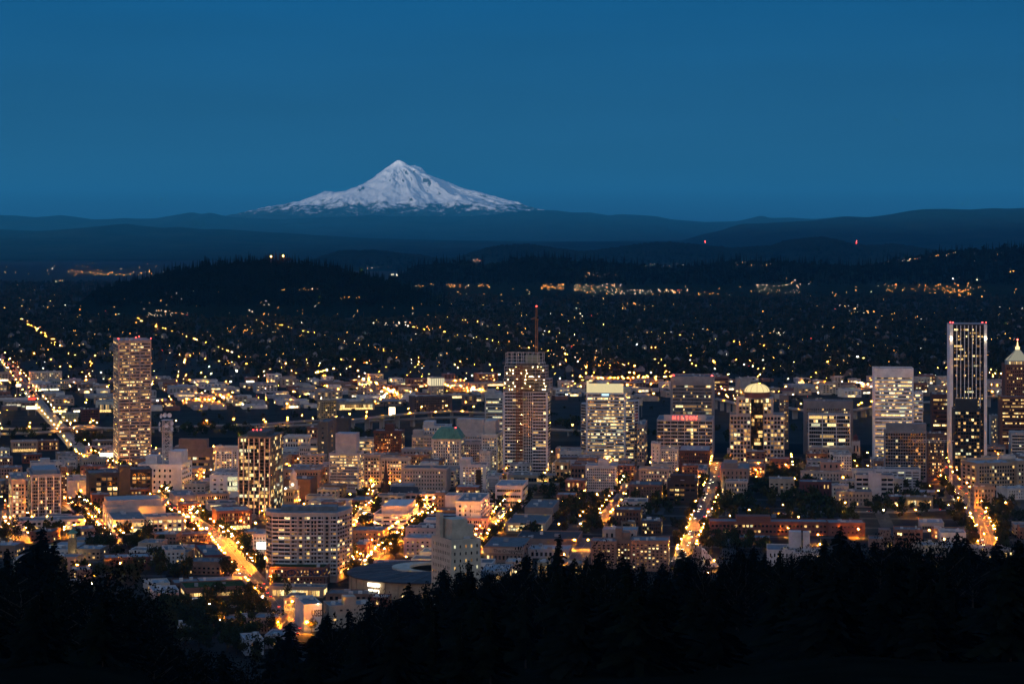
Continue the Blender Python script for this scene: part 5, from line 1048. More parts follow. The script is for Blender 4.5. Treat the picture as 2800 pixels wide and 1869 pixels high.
# --- street lamps
POLE = surf((.12, .12, .12), .6); pole_me = MB().lathe([(.16, 0), (.1, 9)], 6).bar((0, 0, 9), (0, 2.4, 9.4), .07).mesh('pole', [POLE])
LG = 'sodium street lamps along the downtown streets'
lamp0 = []
def lamp(p, d, r_, k_, white=False, label=None):
    o = empty('street_lamp', (p.x, p.y, .1), math.atan2(d.y, d.x)); tag(o, label or 'tall street lamp with a glowing orange sodium head', 'street lamp', LG)
    link('pole', pole_me, o); link('lamp_head', cobra(WHITE_L if white else SODIUM), o, (0, 2.4, 9.3), (0, 0, 0), (r_, r_, r_)); lamp0.append(o)
lr = random.Random(77); spots = []
LABELS = {'avenue': 'orange street lamp beside the wide avenue climbing from the foot of the hill', 'bridge_avenue': 'orange street lamp on the long straight avenue beyond the bridge', 'lamp_lined_street': 'orange street lamp on the street right of the white script-sign hotel',
          'tree_lined_street': 'orange street lamp among glowing trees behind the stadium', 'wide_street': 'orange street lamp on the wide street below the domed tower', 'right_avenue': 'orange street lamp on the steep avenue below the tallest tower', 'corner_street': 'orange street lamp beside the grey garage at the lit corner'}
for nm, (P_, w_) in SPOLY.items():
    step = {'tree_lined_street': 17, 'lamp_lined_street': 24, 'avenue': 23, 'right_avenue': 30, 'corner_street': 20, 'bridge_avenue': 110, 'ramp_road': 60, 'canyon_road': 50, 'park_street': 30}.get(nm, 32)
    for q, d in walk(P_, step, 5):
        for s_ in (-1, 1):
            n = Vector((d.y, -d.x, 0)); e = q + n * s_ * (w_ / 2 + lr.uniform(.8, 2.2)) + d * lr.uniform(-7, 7)
            if lr.random() < (.12 if nm in ('avenue', 'tree_lined_street', 'lamp_lined_street', 'corner_street') else .3) or blocked(e.x, e.y, .1): continue
            spots.append((e, d if s_ > 0 else -d, nm))
rest = []
for a, b, w_ in GRID:
    L_ = (b - a).length; d = (b - a) / L_
    for q, d in walk([a, b], 34, lr.uniform(0, 20)):
        n = Vector((d.y, -d.x, 0)); e = q + n * (w_ / 2 + 1) * lr.choice((-1, 1)); px = 1400 + e.x / (K * e.y); py = HY + EYE / (K * e.y)
        if e.y < 1780 or e.y > 3080 or not -40 < px < 2840: continue
        dark = (px > 1240 and py > 1325) or (px < 640 and py > 1480); pr_ = .2 if dark else .7 if px > 1500 else .95
        if lr.random() > pr_ or blocked(e.x, e.y, .2): continue
        spots.append((e, d, ''))
spots.sort(key=lambda t: t[0].y); room = 290
for e, d, nm in spots[:room]: lamp(e, d, lr.uniform(.55, .85), 0, lr.random() < .07, LABELS.get(nm, 'orange street lamp on a short street between downtown blocks' if nm else 'orange street lamp on the regular grid of downtown blocks'))
FAR_LID = glow('far_lamp_lid_wash', (1.0, .27, .015), 380, sample=True)  # the far lamps' lids get the same added glow
def lights(name, pts, mats, kind='stuff', hooded=False):
    """many small lamps as one mesh: pts (x, y, z, radius, material index)"""
    base = np.array([(1, 0, 0), (-1, 0, 0), (0, 1, 0), (0, -1, 0), (0, 0, 1), (0, 0, -1)], float); fs = np.array([(0, 2, 4), (2, 1, 4), (1, 3, 4), (3, 0, 4), (2, 0, 5), (1, 2, 5), (3, 1, 5), (0, 3, 5)])
    if hooded:
        base = np.array(LAMP_V); fs = np.array([tuple(reversed(f)) for f in LAMP_F]); A = np.array(pts, float); nb, nf_ = len(base), len(fs); hm = len(mats)
        V = (A[:, None, :3] + base[None] * A[:, None, 3:4]).reshape(-1, 3); F = (fs[None] + (np.arange(len(A)) * nb)[:, None, None]).reshape(-1, 3)
        mi = np.repeat(A[:, 4].astype(int), nf_).reshape(-1, nf_); mi[:, 6:] = hm
        return tag(link(name, np_mesh(name, V, F, list(mats) + [FAR_LID], mi.ravel())), kind=kind)
    A = np.array(pts, float); V = (A[:, None, :3] + base[None] * A[:, None, 3:4]).reshape(-1, 3); F = (fs[None] + (np.arange(len(A)) * 6)[:, None, None]).reshape(-1, 3)
    return tag(link(name, np_mesh(name, V, F, mats, np.repeat(A[:, 4].astype(int), 8))), kind=kind)
FAR_S = glow('far_sodium', (1.0, .26, .012), 1900, sample='down'); FAR_W = glow('far_white', (1.0, .85, .52), 700, sample='down'); FAR_G = glow('far_green_white', (.75, 1.0, .55), 500, sample='down'); FAR_R = glow('far_red', (1.0, .05, .04), 30)
pts = [(e.x, e.y, 8.8, lr.uniform(.55, .8), 0 if lr.random() < .88 else 1) for e, d, nm in spots[room:]]
for a, b, w_ in EG:
    for q, d in walk([a, b], 36, lr.uniform(0, 30)):
        n = Vector((d.y, -d.x, 0)); e = q + n * ((w_ / 2) * lr.choice((-1, 1)) + lr.gauss(0, 12)) + d * lr.gauss(0, 8); px = 1400 + e.x / (K * e.y)
        if e.y < 3420 or e.y > 5600 or not -30 < px < 2830: continue
        pr_ = .30 if e.y < 4500 else .30 * (5700 - e.y) / 1300
        if abs((e - OE).dot(vb)) < 20: pr_ = .22
        if lr.random() < pr_: pts.append((e.x, e.y, 9, lr.choice((.3, .36, .45, .5, .6, 1.0)), lr.choices((0, 1, 2, 3), (.74, .16, .06, .04))[0]))
for (xa, ya), (xb, yb), n_ in (((985, 1043), (1090, 1087), 26), ((1040, 1105), (1075, 1075), 8), ((1620, 1045), (1850, 1040), 22), ((2180, 1050), (2380, 1060), 18), ((430, 1110), (640, 1098), 14), ((1180, 1060), (1330, 1078), 12), ((860, 1030), (900, 1020), 8), ((2690, 1030), (2790, 1035), 8)):
    for k_ in range(n_):
        t = (k_ + lr.random()) / n_; p = ground(xa + (xb - xa) * t + lr.gauss(0, 4), ya + (yb - ya) * t + lr.gauss(0, 1.5)); pts.append((p.x, p.y, 9, lr.uniform(.6, 1.2), 0 if lr.random() < .85 else 1))
for i in (2, 7, 12, 17, 21, 25):     # lit arterials running on into the suburbs
    for k_ in range(70):
        e = OE + vb * (79 * i) + ub * (1500 + k_ * 62 + lr.gauss(0, 12)) + vb * lr.gauss(0, 6); px = 1400 + e.x / (K * e.y)
        if -30 < px < 2830 and e.y < 8200 and lr.random() < .6: pts.append((e.x, e.y, 10, lr.uniform(.3, .55), 0 if lr.random() < .8 else 1))
lights('far_street_lights', pts, [FAR_S, FAR_W, FAR_G, FAR_R], hooded=True)
# --- suburban lights out to the plain, as clusters seen in the photograph
SUB_S, SUB_W, SUB_G, SUB_R, SUB_D = glow('suburb_sodium', (1.0, .38, .06), 42), glow('suburb_white', (1.0, .84, .55), 34), glow('suburb_green', (.85, 1.0, .5), 20), glow('suburb_red', (1.0, .06, .04), 40), glow('suburb_pale', (.75, .8, .85), .8)
CL = [(1130, 1340, 780, 790, 34, 0), (1480, 1545, 778, 796, 32, 0), (1570, 1700, 780, 800, 45, 1), (1650, 1765, 795, 808, 22, 1), (1770, 1880, 795, 805, 22, 1), (2050, 2190, 780, 805, 26, 1), (2420, 2700, 778, 800, 40, 0), (2580, 2660, 790, 815, 42, 0), (2250, 2400, 838, 850, 26, 1), (2320, 2390, 855, 862, 18, 0), (2410, 2520, 868, 880, 30, 0), (2100, 2160, 902, 925, 25, 1),
      (770, 885, 794, 798, 22, 0), (920, 1003, 817, 821, 20, 0), (1020, 1120, 885, 900, 36, 1), (1130, 1205, 895, 905, 16, 0), (620, 760, 888, 915, 40, 0), (405, 515, 853, 868, 18, 1), (40, 180, 770, 850, 46, 0), (430, 600, 798, 830, 18, 0), (680, 740, 825, 900, 10, 1), (1580, 1640, 860, 870, 12, 1), (1700, 1765, 835, 850, 22, 0), (200, 460, 744, 756, 30, 0), (0, 450, 722, 752, 26, 0),
      (1600, 1700, 743, 762, 40, 4), (1755, 1875, 722, 732, 34, 4), (2000, 2110, 720, 730, 26, 4), (2370, 2480, 712, 728, 30, 4), (2480, 2620, 694, 714, 40, 4), (2660, 2740, 690, 718, 16, 4), (1280, 1320, 712, 720, 14, 4), (1060, 1100, 750, 758, 10, 1), (1000, 1070, 730, 736, 12, 4), (2760, 2800, 738, 750, 10, 4), (2150, 2250, 762, 780, 14, 0), (2600, 2680, 760, 770, 18, 4),
      (0, 2800, 785, 870, 190, 0), (0, 2800, 860, 960, 230, 0), (0, 2800, 940, 1010, 200, 0), (1450, 1700, 985, 1010, 30, 0), (1560, 1680, 1000, 1010, 20, 0), (1500, 1640, 955, 985, 26, 1), (1140, 1160, 1000, 1060, 14, 0)]
pts = []
for x0, x1, y0, y1, n, c in CL:
    for _ in range(int(n * 1.5)):
        x, y = lr.uniform(x0, x1), lr.uniform(y0, y1)
        if c == 4 and x0 > 2300 and x0 < 2500: y = y1 - (y1 - y0) * (x - x0) / (x1 - x0) + lr.uniform(-3, 3)
        if 360 < x < 1170 and y < np.interp(x, [360, 700, 1170], [790, 830, 815]) and n > 100: continue
        p = land_at(x, y)
        if p is None: continue
        D = p.y; r_ = D * K * lr.choice((.15, .18, .24, .28, .45)); m_ = c if lr.random() < .6 and c in (0, 1, 4) else lr.choices((0, 1, 2, 3, 4), (.52, .25, .08, .03, .12))[0]
        pts.append((p.x, p.y, p.z + 7 + r_, r_ * (1.3 if m_ == 4 else 1), m_))
lights('suburban_lights', pts, [SUB_S, SUB_W, SUB_G, SUB_R, SUB_D])
for x, y, hh_, lb in ((1928, 664, 60, 'radio mast with stacked red lights on the far butte'), (2342, 667, 50, 'small radio mast with a red light on the far right butte'), (741, 716, 30, 'pair of bright orange lights on the dark butte top')):
    p = land_at(x, y + 4); q = empty('radio_mast', p, 0); tag(q, lb, 'radio mast'); MB().bar((0, 0, 0), (0, 0, hh_), .8).build('mast', METAL, q)
    for k_ in (.55, .8, 1.0) if x > 1000 else (1.0, .92): link('beacon', bulb(FAR_R if x > 1000 else FAR_S, 'beacon'), q, (0 if x > 1000 else (k_ - .92) * 600, 0, hh_ * k_), (0, 0, 0), (p.y * K * .8,) * 3)
# lamps hidden among the trees at the hill foot
GARD = glow('garden_lamp', (.95, .80, .28), 700, sample='down')
for x, y in ((572, 1668), (590, 1690), (612, 1676), (640, 1672), (655, 1690), (678, 1668), (600, 1712), (548, 1652), (137, 1579), (500, 1600), (470, 1548), (640, 1735), (700, 1752), (360, 1640), (250, 1610), (330, 1580), (430, 1660)):
    p = ground(x, y); o = empty('garden_lamp', p, lr.uniform(0, 6)); tag(o, 'yellow-green lamp among dark trees at the hill foot', 'lamp', 'lamps among the trees'); MB().bar((0, 0, 0), (0, 0, 5.2), .08).build('pole', POLE, o); link('lamp_head', cobra(GARD), o, (0, 0, 5.2), (0, 0, 0), (.55, .55, .55))
# --- cars
CARC = [surf(c, .3, .05, .2, .5) for c in ((.5, .5, .5), (.03, .03, .035), (.25, .03, .025), (.05, .08, .2), (.6, .58, .55))]
HEAD = glow('headlight', (1.0, .9, .7), 14); TAIL = glow('tail_light', (1.0, .04, .02), 9)
TYRE = surf((.02, .02, .02), .9)
body_me = []
for m in CARC:
    b = MB(); b.prism([(-2.2, .35), (2.2, .35), (2.25, .75), (1.3, .92), (-2.1, .95), (-2.25, .7)], -.88, .88); b.v = [(x, z, y) for x, y, z in b.v]; b.f = [tuple(reversed(f)) for f in b.f]; body_me.append(b.mesh('body', [m]))
cb = MB(); cb.prism([(1.05, .9), (.45, 1.42), (-1.2, 1.42), (-1.85, .93)], -.76, .76); cb.v = [(x, z, y) for x, y, z in cb.v]; cb.f = [tuple(reversed(f)) for f in cb.f]; cab_me = cb.mesh('cabin', [W_DARK])
wh_me = MB().lathe([(.33, -.12), (.33, .12)], 12).mesh('wheel', [TYRE]); hl_me = MB().box(-.06, .06, -.2, .2, -.11, .11).mesh('headlight', [HEAD]); tl_me = MB().box(-.06, .06, -.2, .2, -.1, .1).mesh('tail_light', [TAIL])
CN = ('silver', 'black', 'dark red', 'dark blue', 'white')
def car(p, ang, i, where):
    o = empty('car', (p.x, p.y, .15), ang); tag(o, '%s car with lights on %s' % (CN[i], where), 'car', 'cars on the city streets')
    link('body', body_me[i], o); link('cabin', cab_me, o)
    for x in (-1.35, 1.35):
        for y in (-.82, .82): link('wheel', wh_me, o, (x, y, .33), (R(90), 0, 0))
    for y in (-.62, .62): link('headlight', hl_me, o, (2.2, y, .66)); link('tail_light', tl_me, o, (-2.22, y, .72))
WH = {'avenue': 'on the wide avenue at the hill foot', 'right_avenue': 'on the steep avenue below the tallest tower', 'wide_street': 'on the wide street below the domed tower', 'bridge_avenue': 'on the avenue beyond the bridge', 'lamp_lined_street': 'on the street right of the script-sign hotel', 'brick_street': 'on the street right of the curved apartment tower', 'ramp_road': 'on the ramp road below the striped block', 'tree_lined_street': 'on the street behind the stadium', 'corner_street': 'at the lit corner beside the grey garage', 'middle_street': 'on the street below the triangular brick building'}
for nm, wtxt in WH.items():
    P_, w_ = SPOLY[nm]; n_ = 0
    for q, d in walk(P_, {'avenue': 17, 'bridge_avenue': 40}.get(nm, 21), 8):
        for s_ in (-1, 1):
            if lr.random() < .55: continue
            n = Vector((d.y, -d.x, 0)); e = q + n * s_ * lr.choice((w_ * .16, w_ * .36)) + d * lr.uniform(-5, 5); n_ += 1
            car(e, math.atan2(d.y, d.x) + (0 if s_ > 0 else math.pi), lr.randrange(5), wtxt)
# ------------------------------------------------------------------ bridge and freeways
bd = [ground(250, 1262), ground(225, 1243), ground(165, 1172), ground(110, 1112), ground(95, 1094)]
br = empty('bridge', bd[0], 0); tag(br, 'wide multi-lane bridge deck lit yellow running away to the east bank', 'bridge')
def deck(root, P_, w_, zt, mat, thick=1.6, rail=True):
    lo = [Vector(p) - Vector(root.location) for p in P_]; v, f = [], []
    for i, p in enumerate(lo):
        d = (lo[min(i + 1, len(lo) - 1)] - lo[max(0, i - 1)]); d.z = 0; d.normalize(); n = Vector((d.y, -d.x, 0)); z = zt[i] if isinstance(zt, (list, tuple)) else zt
        for s_, zz in ((-1, z - thick), (1, z - thick), (1, z), (-1, z)): q = p + n * s_ * w_ / 2; v.append((q.x, q.y, zz))
    for i in range(len(lo) - 1):
        for j in range(4): f.append((4 * i + j, 4 * i + (j + 1) % 4, 4 * i + 4 + (j + 1) % 4, 4 * i + 4 + j))
    link('deck', np_mesh('deck', v, f, [mat]), root)
    if rail:
        for s_ in (-1, 1):
            mb = MB()
            for i in range(len(lo) - 1):
                d = (lo[i + 1] - lo[i]); d.z = 0; d.normalize(); n = Vector((d.y, -d.x, 0)); z0 = zt[i] if isinstance(zt, (list, tuple)) else zt; z1 = zt[i + 1] if isinstance(zt, (list, tuple)) else zt
                mb.bar(tuple(lo[i] + n * s_ * w_ / 2 + Vector((0, 0, z0 + .5))), tuple(lo[i + 1] + n * s_ * w_ / 2 + Vector((0, 0, z1 + .5))), .55)
            mb.build('railing', CONC, root)
    for q, d in walk(lo, 38, 10):
        n = Vector((d.y, -d.x, 0)); i = min(range(len(lo)), key=lambda k_: (lo[k_] - q).length); z = (zt[i] if isinstance(zt, (list, tuple)) else zt) - thick
        if z < 3: continue
        MB().box(-1, 1, -w_ * .32, w_ * .32, -1, z - .02).build('pier', CONC, root, loc=(q.x, q.y, 0), rot=(0, 0, math.atan2(d.y, d.x)))
deck(br, bd, 23, 1.2, surf((.30, .28, .21), .7, .3, .03), thick=1.0)
lo = [Vector(p) - Vector(bd[0]) for p in bd]
for o_ in (-7.2, -3.6, 0, 3.6, 7.2):
    v, f = [], []
    for q, d in walk(lo, 12):
        n = Vector((d.y, -d.x, 0)); b = len(v)
        for l_, s2 in ((-3, -.15), (-3, .15), (3, .15), (3, -.15)): e = q + d * l_ + n * (o_ + s2); v.append((e.x, e.y, 1.22))
        f.append((b, b + 1, b + 2, b + 3))
    tag(link('lane_marking', np_mesh('lane_marking', v, f, [PAINT]), br), kind='stuff')
bl = []
for q, d in walk(bd, 70, 3):
    n = Vector((d.y, -d.x, 0))
    for s_ in (-1, 1): e = q + n * s_ * 12.2; bl.append((e.x, e.y, 10.5, .6, 0))
BRL = glow('bridge_lamp', (1.0, .50, .12), 600, sample='down'); lights('bridge_lights', bl, [BRL], hooded=True)
def freeway(label, px, z, w_=13, lamp_step=44):
    P_ = []
    for (x, y) in px: d = depth(y, z); P_.append(Vector(((x - 1400) * K * d, d, 0)))
    P2 = [P_[0]]
    for a, b in zip(P_, P_[1:]): P2 += [a.lerp(b, t) for t in (.34, .67, 1)]
    o = empty('freeway_viaduct', P2[0], 0); tag(o, label, 'viaduct'); deck(o, P2, w_, z, surf((.24, .21, .18), .8, .3, .05)); out = []
    for q, d in walk(P2, lamp_step, 12):
        n = Vector((d.y, -d.x, 0)); e = q + n * lr.choice((-1, 1)) * w_ / 2; out.append((e.x, e.y, z + 9, .8, 0))
    return out
fl = []
fl += freeway('upper curving freeway viaduct rising behind the dark stone slabs', [(953, 1149), (1040, 1139), (1117, 1131), (1180, 1126), (1236, 1124), (1330, 1129), (1400, 1134)], 20)
fl += freeway('lower freeway viaduct passing in front of the curving one', [(700, 1168), (860, 1160), (953, 1154), (1080, 1147), (1180, 1142), (1330, 1138), (1420, 1140)], 12, 15)
fl += freeway('lit freeway embankment behind the pink tower', [(-20, 1172), (130, 1171), (300, 1170), (410, 1169), (560, 1164), (720, 1160), (868, 1148)], 7, 15)
fl += freeway('second roadway of the freeway left of the pink tower', [(-20, 1186), (60, 1184), (140, 1180), (230, 1162), (300, 1175)], 5, 12)
fl += freeway('freeway ramp between the red-lettered hotel and the domed tower', [(1952, 1088), (1990, 1097), (2030, 1108), (2090, 1112)], 18, 10)
fl += freeway('freeway decks left of the brown slab', [(2140, 1112), (2175, 1118), (2230, 1126), (2330, 1130)], 16, 14); fl += freeway('lower freeway deck right of the brown slab', [(2330, 1122), (2390, 1112), (2420, 1106), (2550, 1098), (2600, 1094)], 14, 13)
fl += freeway('freeway decks right of the tallest tower', [(2690, 1084), (2740, 1082), (2800, 1078), (2860, 1076)], 18, 16); fl += freeway('long freeway deck crossing behind the white banded tower', [(1480, 1172), (1560, 1176), (1620, 1178)], 8, 12)
lights('freeway_lights', fl, [FAR_S], hooded=True)
# ------------------------------------------------------------------ the east bank: low buildings on their own grid
er = random.Random(404)
LAND = [(330, 'the pink tower'), (700, 'the fin tower'), (890, 'the dark stone slabs'), (1060, 'the black spire'), (1220, 'the green mansard roof'), (1440, 'the unfinished tower'), (1660, 'the glowing-crowned tower'), (1890, 'the red-lettered hotel'), (2070, 'the domed tower'), (2265, 'the white frame grid'), (2440, 'the white banded tower'), (2645, 'the tallest tower')]
def near(px):
    b = min(LAND, key=lambda t: abs(t[0] - px)); return 'behind ' + b[1] if abs(b[0] - px) < 45 else ('left of ' if px < b[0] else 'right of ') + b[1]
EBC = [('tan', (.38, .30, .23)), ('white', (.60, .58, .55)), ('grey', (.32, .32, .33)), ('brick red', (.22, .10, .07)), ('brown', (.2, .14, .11)), ('cream', (.5, .43, .34))]
todo = {}
EBL = [glow('lit_shop_yellow', (1.0, .68, .28), 1.7, vary=.6, rough_noise=.3), glow('lit_shop_white', (1.0, .88, .6), 2.0, vary=.6, rough_noise=.3)]
fwy = [p for p in fl]
def near_deck(x, y): return any(abs(p[0] - x) < 60 and abs(p[1] - y) < 32 for p in fwy)
EBN = [0]
def east(cx, cy_, a, w_, d_, h, r_, ci):
    px = 1400 + cx / (K * cy_); row = 'beyond the river' if cy_ < 3750 else 'mid east bank' if cy_ < 4500 else 'far east bank'
    cn, c = EBC[ci]; kind = 'warehouse' if h < 8 else 'brick_building' if ci == 3 else 'commercial_building'
    o = empty(kind, (cx, cy_, 0), a); foot(cx, cy_, a, w_ / 2, d_ / 2)
    m = surf(c, .85, .25, .12); MB().box(-w_ / 2, w_ / 2, -d_ / 2, d_ / 2, -1, h).build('wall', m, o)
    mb = MB(); t = .4; X, Y = w_ / 2, d_ / 2
    mb.box(-X - .1, X + .1, -Y - .1, -Y + t, h + .002, h + .9).box(-X - .1, X + .1, Y - t, Y + .1, h + .002, h + .9).box(-X - .1, -X + t, -Y + t + .002, Y - t - .002, h + .002, h + .9).box(X - t, X + .1, -Y + t + .002, Y - t - .002, h + .002, h + .9).build('parapet', m, o)
    MB().box(-X + t + .01, X - t - .01, -Y + t + .01, Y - t - .01, h - .3, h + .1).build('roof', ROOFS[r_.choice((0, 0, 1, 2, 2))], o)
    for _ in range(r_.randrange(0, 4)): link('rooftop_unit', unit_box(r_.randrange(3)), o, (r_.uniform(-X * .7, X * .7), r_.uniform(-Y * .7, Y * .7), h + .1), (0, 0, 0), (r_.uniform(2, 6), r_.uniform(2, 5), r_.uniform(1, 2.6)))
    nw = 0
    if r_.random() < .42: MB().box(-X * r_.uniform(.4, .95), X * r_.uniform(.2, .95), -Y - .15, -Y + .1, .8, min(4, h * .6)).build('shopfront', r_.choice(EBL), o)
    rows = int((h - 4.5) / 3.6)
    for k_ in range(rows):
        n = max(3, int(w_ / 6))
        for j in range(n):
            link('window', pane_mesh(pick(.4, r_)), o, (-X + w_ * (j + .5) / n, -Y, 4.9 + k_ * 3.6), (0, 0, 0), (w_ / n * .55, 1, 1.9))
    base = 'low %s %s %s, %s' % (cn, 'warehouse' if h < 8 else 'building', near(px), row)
    todo.setdefault(base, []).append((px, o)); tag(o, base, 'building', 'low buildings of the east bank'); EBN[0] += 1
blocks = []
for j in range(-2, 25):
    for i in range(-3, 28):
        c = OE + ub * (79 * j + 39.5) + vb * (79 * i + 39.5); px = 1400 + c.x / (K * c.y)
        if c.y < 3430 or c.y > 5200 or not -40 < px < 2840: continue
        blocks.append((c, px))
blocks.sort(key=lambda t: t[0].y)
for c, px in blocks:
    if EBN[0] > 282: break
    if er.random() < .10: continue
    if er.random() < .55: lots = [(-15, -14, 28, 26), (16, -14, 27, 26)] if er.random() < .8 else [(-15, -13, 28, 24), (16, -13, 27, 24), (0, 17, 55, 24)]
    else: lots = [(0, er.uniform(-8, 4), er.uniform(40, 60), er.uniform(28, 50))]
    for lx, ly, lw, ld in lots:
        p = c + vb * lx + ub * ly
        if near_deck(p.x, p.y) or onroad(p.x, p.y, lw * .5): continue
        if er.random() < .14: continue
        h = er.choice((5, 5.5, 6, 6.5, 7, 7.5, 8.5, 10, 12)) if er.random() < .9 else er.uniform(14, 20)
        east(p.x, p.y, -BS, lw * er.uniform(.8, 1), ld * er.uniform(.75, 1), h, er, er.choice((0, 0, 1, 1, 2, 2, 3, 4, 5)))
# the taller ones one can tell apart
building('office_block', 'tan seven-storey office beyond the river left of the dark slabs', 'A1', 590, 740, 655, 830, -22, (.34, .26, .15), P(7, 7, .3, w=.6, h=.45), 'b', dep=30, cap=60)
building('office_block', 'long dark brick block with rows of small windows beyond the freeway', 'A1', 1430, 1800, 615, 760, 0, (.12, .075, .065), P(6, 18, .3, w=.5, h=.5), 'b', dep=24, cap=100)
lt = building('office_tower', 'dark tower with a glowing white top beyond the freeway', 'A1', 1605, 1725, 445, 640, 0, (.30, .27, .23), P(8, 5, .5, w=.4, h=.4, top=.3), 'b', cat='tower', dep=26)
r, wd, d_, h = lt; MB().box(-.5, wd + .5, -.5, d_ + .5, h - 14, h - .6).build('lit_top', glow('glowing_stone', (1.0, .84, .5), .75), r)  # lighting of the top put in as the stone's own emission
for k_ in range(6): MB().box(wd * (.04 + .17 * k_), wd * (.09 + .17 * k_), -1, -.45, h - 14, h - .6).build('pilaster', surf((.5, .45, .35), .8), r)
building('office_block', 'pale office with wide lit bands just left of the unfinished tower', 'A1', 2100, 2272, 600, 990, 0, (.46, .45, .43), Bd(12, 10, .75, h=.42, cool=.5), dep=30, cat='tower', pent=[(.05, .5, .2, .8, 7)])
building('apartment_block', 'pale five-storey apartments far along the bridge avenue', 'A0', 270, 570, 390, 490, 0, (.5, .45, .37), P(5, 16, .35, w=.5), 'b', dep=26, cap=60)
building('office_block', 'grey-green block behind the pale five-storey apartments', 'A0', 470, 635, 470, 545, 0, (.3, .32, .29), P(3, 8, .2), 'b', dep=26)
building('office_block', 'green-lit office block by the east end of the bridge', 'A0', 570, 720, 775, 845, 0, (.42, .45, .28), P(3, 9, .25, w=.5, h=.5), 'b', dep=26)
building('brick_building', 'dark red brick warehouse by the east end of the bridge', 'A0', 745, 915, 735, 840, 0, (.12, .05, .045), P(4, 10, .1), 'b', dep=30)
building('store_building', 'white low store with a bright sign band behind the pink tower', 'A0', 890, 1045, 665, 760, 0, (.55, .56, .48), P(1, 8, .6), 'b', dep=30, store=1)
building('brick_building', 'long brick hall lit orange behind the dark stone slabs', 'A1', 1190, 1500, 515, 575, 0, (.24, .12, .08), P(2, 16, .2), 'b', dep=26, store=1)
building('apartment_block', 'pale apartments by the lit avenue on the far bank', 'A1', 1025, 1170, 415, 480, 0, (.46, .42, .33), P(3, 8, .2), 'b', dep=26)
building('shop_row', 'bright yellow lit store front beyond the river', 'A1', 750, 1090, 672, 735, 0, (.42, .32, .2), P(1, 14, 1.5, w=.8, h=.6), 'b', dep=30, store=1)
building('office_block', 'brick office behind the pier-fronted tower', 'A2', 1850, 1990, 435, 560, 0, (.2, .1, .08), Bd(4, 10, .5), 'b', dep=26)
building('grain_silo', 'pale windowless silo block behind the domed tower', 'A2', 2095, 2190, 450, 590, 0, (.34, .33, .3), None, 'b', dep=26)
ORD = ['first', 'second', 'third', 'fourth', 'fifth', 'sixth', 'seventh', 'eighth', 'ninth', 'tenth', 'eleventh', 'twelfth', 'thirteenth', 'fourteenth', 'fifteenth', 'sixteenth', 'seventeenth', 'eighteenth', 'nineteenth', 'twentieth']
for base, L in todo.items():
    if len(L) > 1:
        L.sort(key=lambda t: t[0])
        for k_, (px, o) in enumerate(L): o['label'] = '%s, %s from left' % (base, ORD[min(k_, 19)])
# ------------------------------------------------------------------ downtown filler: small blocks in the gaps of the street grid
fr_ = random.Random(99); todo = {}
for i in range(-8, 12):
    for j in range(-3, 11):
        c = O_ + v_ * (79 * i + 39.5) + u_ * (79 * j + 39.5); px = 1400 + c.x / (K * c.y); py = HY + EYE / (K * c.y)
        if not -30 < px < 2830 or c.y < 1830 or c.y > 3090: continue
        green_ = px > 1480 and py > 1305
        for lx, ly in ((-15, -15), (15, -15), (-15, 15), (15, 15)):
            if fr_.random() < (.84 if green_ else .3): continue
            p = c + v_ * lx + u_ * ly; w2, d2 = fr_.uniform(20, 29), fr_.uniform(20, 29); h = fr_.uniform(6, 13) if c.y < 2500 else fr_.uniform(8, 20)
            if onroad(p.x, p.y, 14) or any(blocked(p.x + dx, p.y + dy, 1) for dx in (-13, 0, 13) for dy in (-13, 0, 13)): continue
            cn, cc = EBC[fr_.randrange(6)]; o = empty('shop_building' if h < 10 else 'apartment_block', (p.x, p.y, 0), -DT); foot(p.x, p.y, -DT, w2 / 2, d2 / 2)
            m = surf(cc, .85, .25, .12); X, Y = w2 / 2, d2 / 2; MB().box(-X, X, -Y, Y, -1, h).build('wall', m, o); mb = MB(); t = .35
            mb.box(-X - .1, X + .1, -Y - .1, -Y + t, h + .002, h + .9).box(-X - .1, X + .1, Y - t, Y + .1, h + .002, h + .9).box(-X - .1, -X + t, -Y + t + .002, Y - t - .002, h + .002, h + .9).box(X - t, X + .1, -Y + t + .002, Y - t - .002, h + .002, h + .9).build('parapet', m, o)
            MB().box(-X + t + .01, X - t - .01, -Y + t + .01, Y - t - .01, h - .3, h + .1).build('roof', ROOFS[fr_.randrange(3)], o)
            for _ in range(fr_.randrange(1, 5)): link('rooftop_unit', unit_box(fr_.randrange(3)), o, (fr_.uniform(-X * .7, X * .7), fr_.uniform(-Y * .7, Y * .7), h + .1), (0, 0, 0), (fr_.uniform(1.5, 4), fr_.uniform(1.5, 4), fr_.uniform(1, 2.2)))
            rows = max(1, int((h - 1) / 3.5)); n = fr_.randrange(4, 8); lit = fr_.choice((.1, .25, .45))
            for k_ in range(rows):
                for q in range(n): link('window', pane_mesh(pick(lit, fr_)), o, (-X + w2 * (q + .5) / n, -Y, 1.4 + k_ * 3.5), (0, 0, 0), (w2 / n * .5, 1, 1.7))
                for q in range(n - 1): link('window', pane_mesh(pick(lit, fr_)), o, ((X if px < 2074 else -X), -Y + d2 * (q + .5) / (n - 1), 1.4 + k_ * 3.5), (0, 0, R(90 if px < 2074 else -90)), (d2 / n * .5, 1, 1.7))
            base = 'small %s %s %s, %s' % (cn, 'shop block' if h < 10 else 'apartment block', near(px), 'hill foot' if c.y < 2150 else 'middle blocks' if c.y < 2600 else 'rear blocks')
            todo.setdefault(base, []).append((px, o)); tag(o, base, 'building', 'small downtown blocks')
for base, L in todo.items():
    if len(L) > 1:
        L.sort(key=lambda t: t[0])
        for k_, (px, o) in enumerate(L): o['label'] = '%s, %s from left' % (base, ORD[min(k_, 19)])
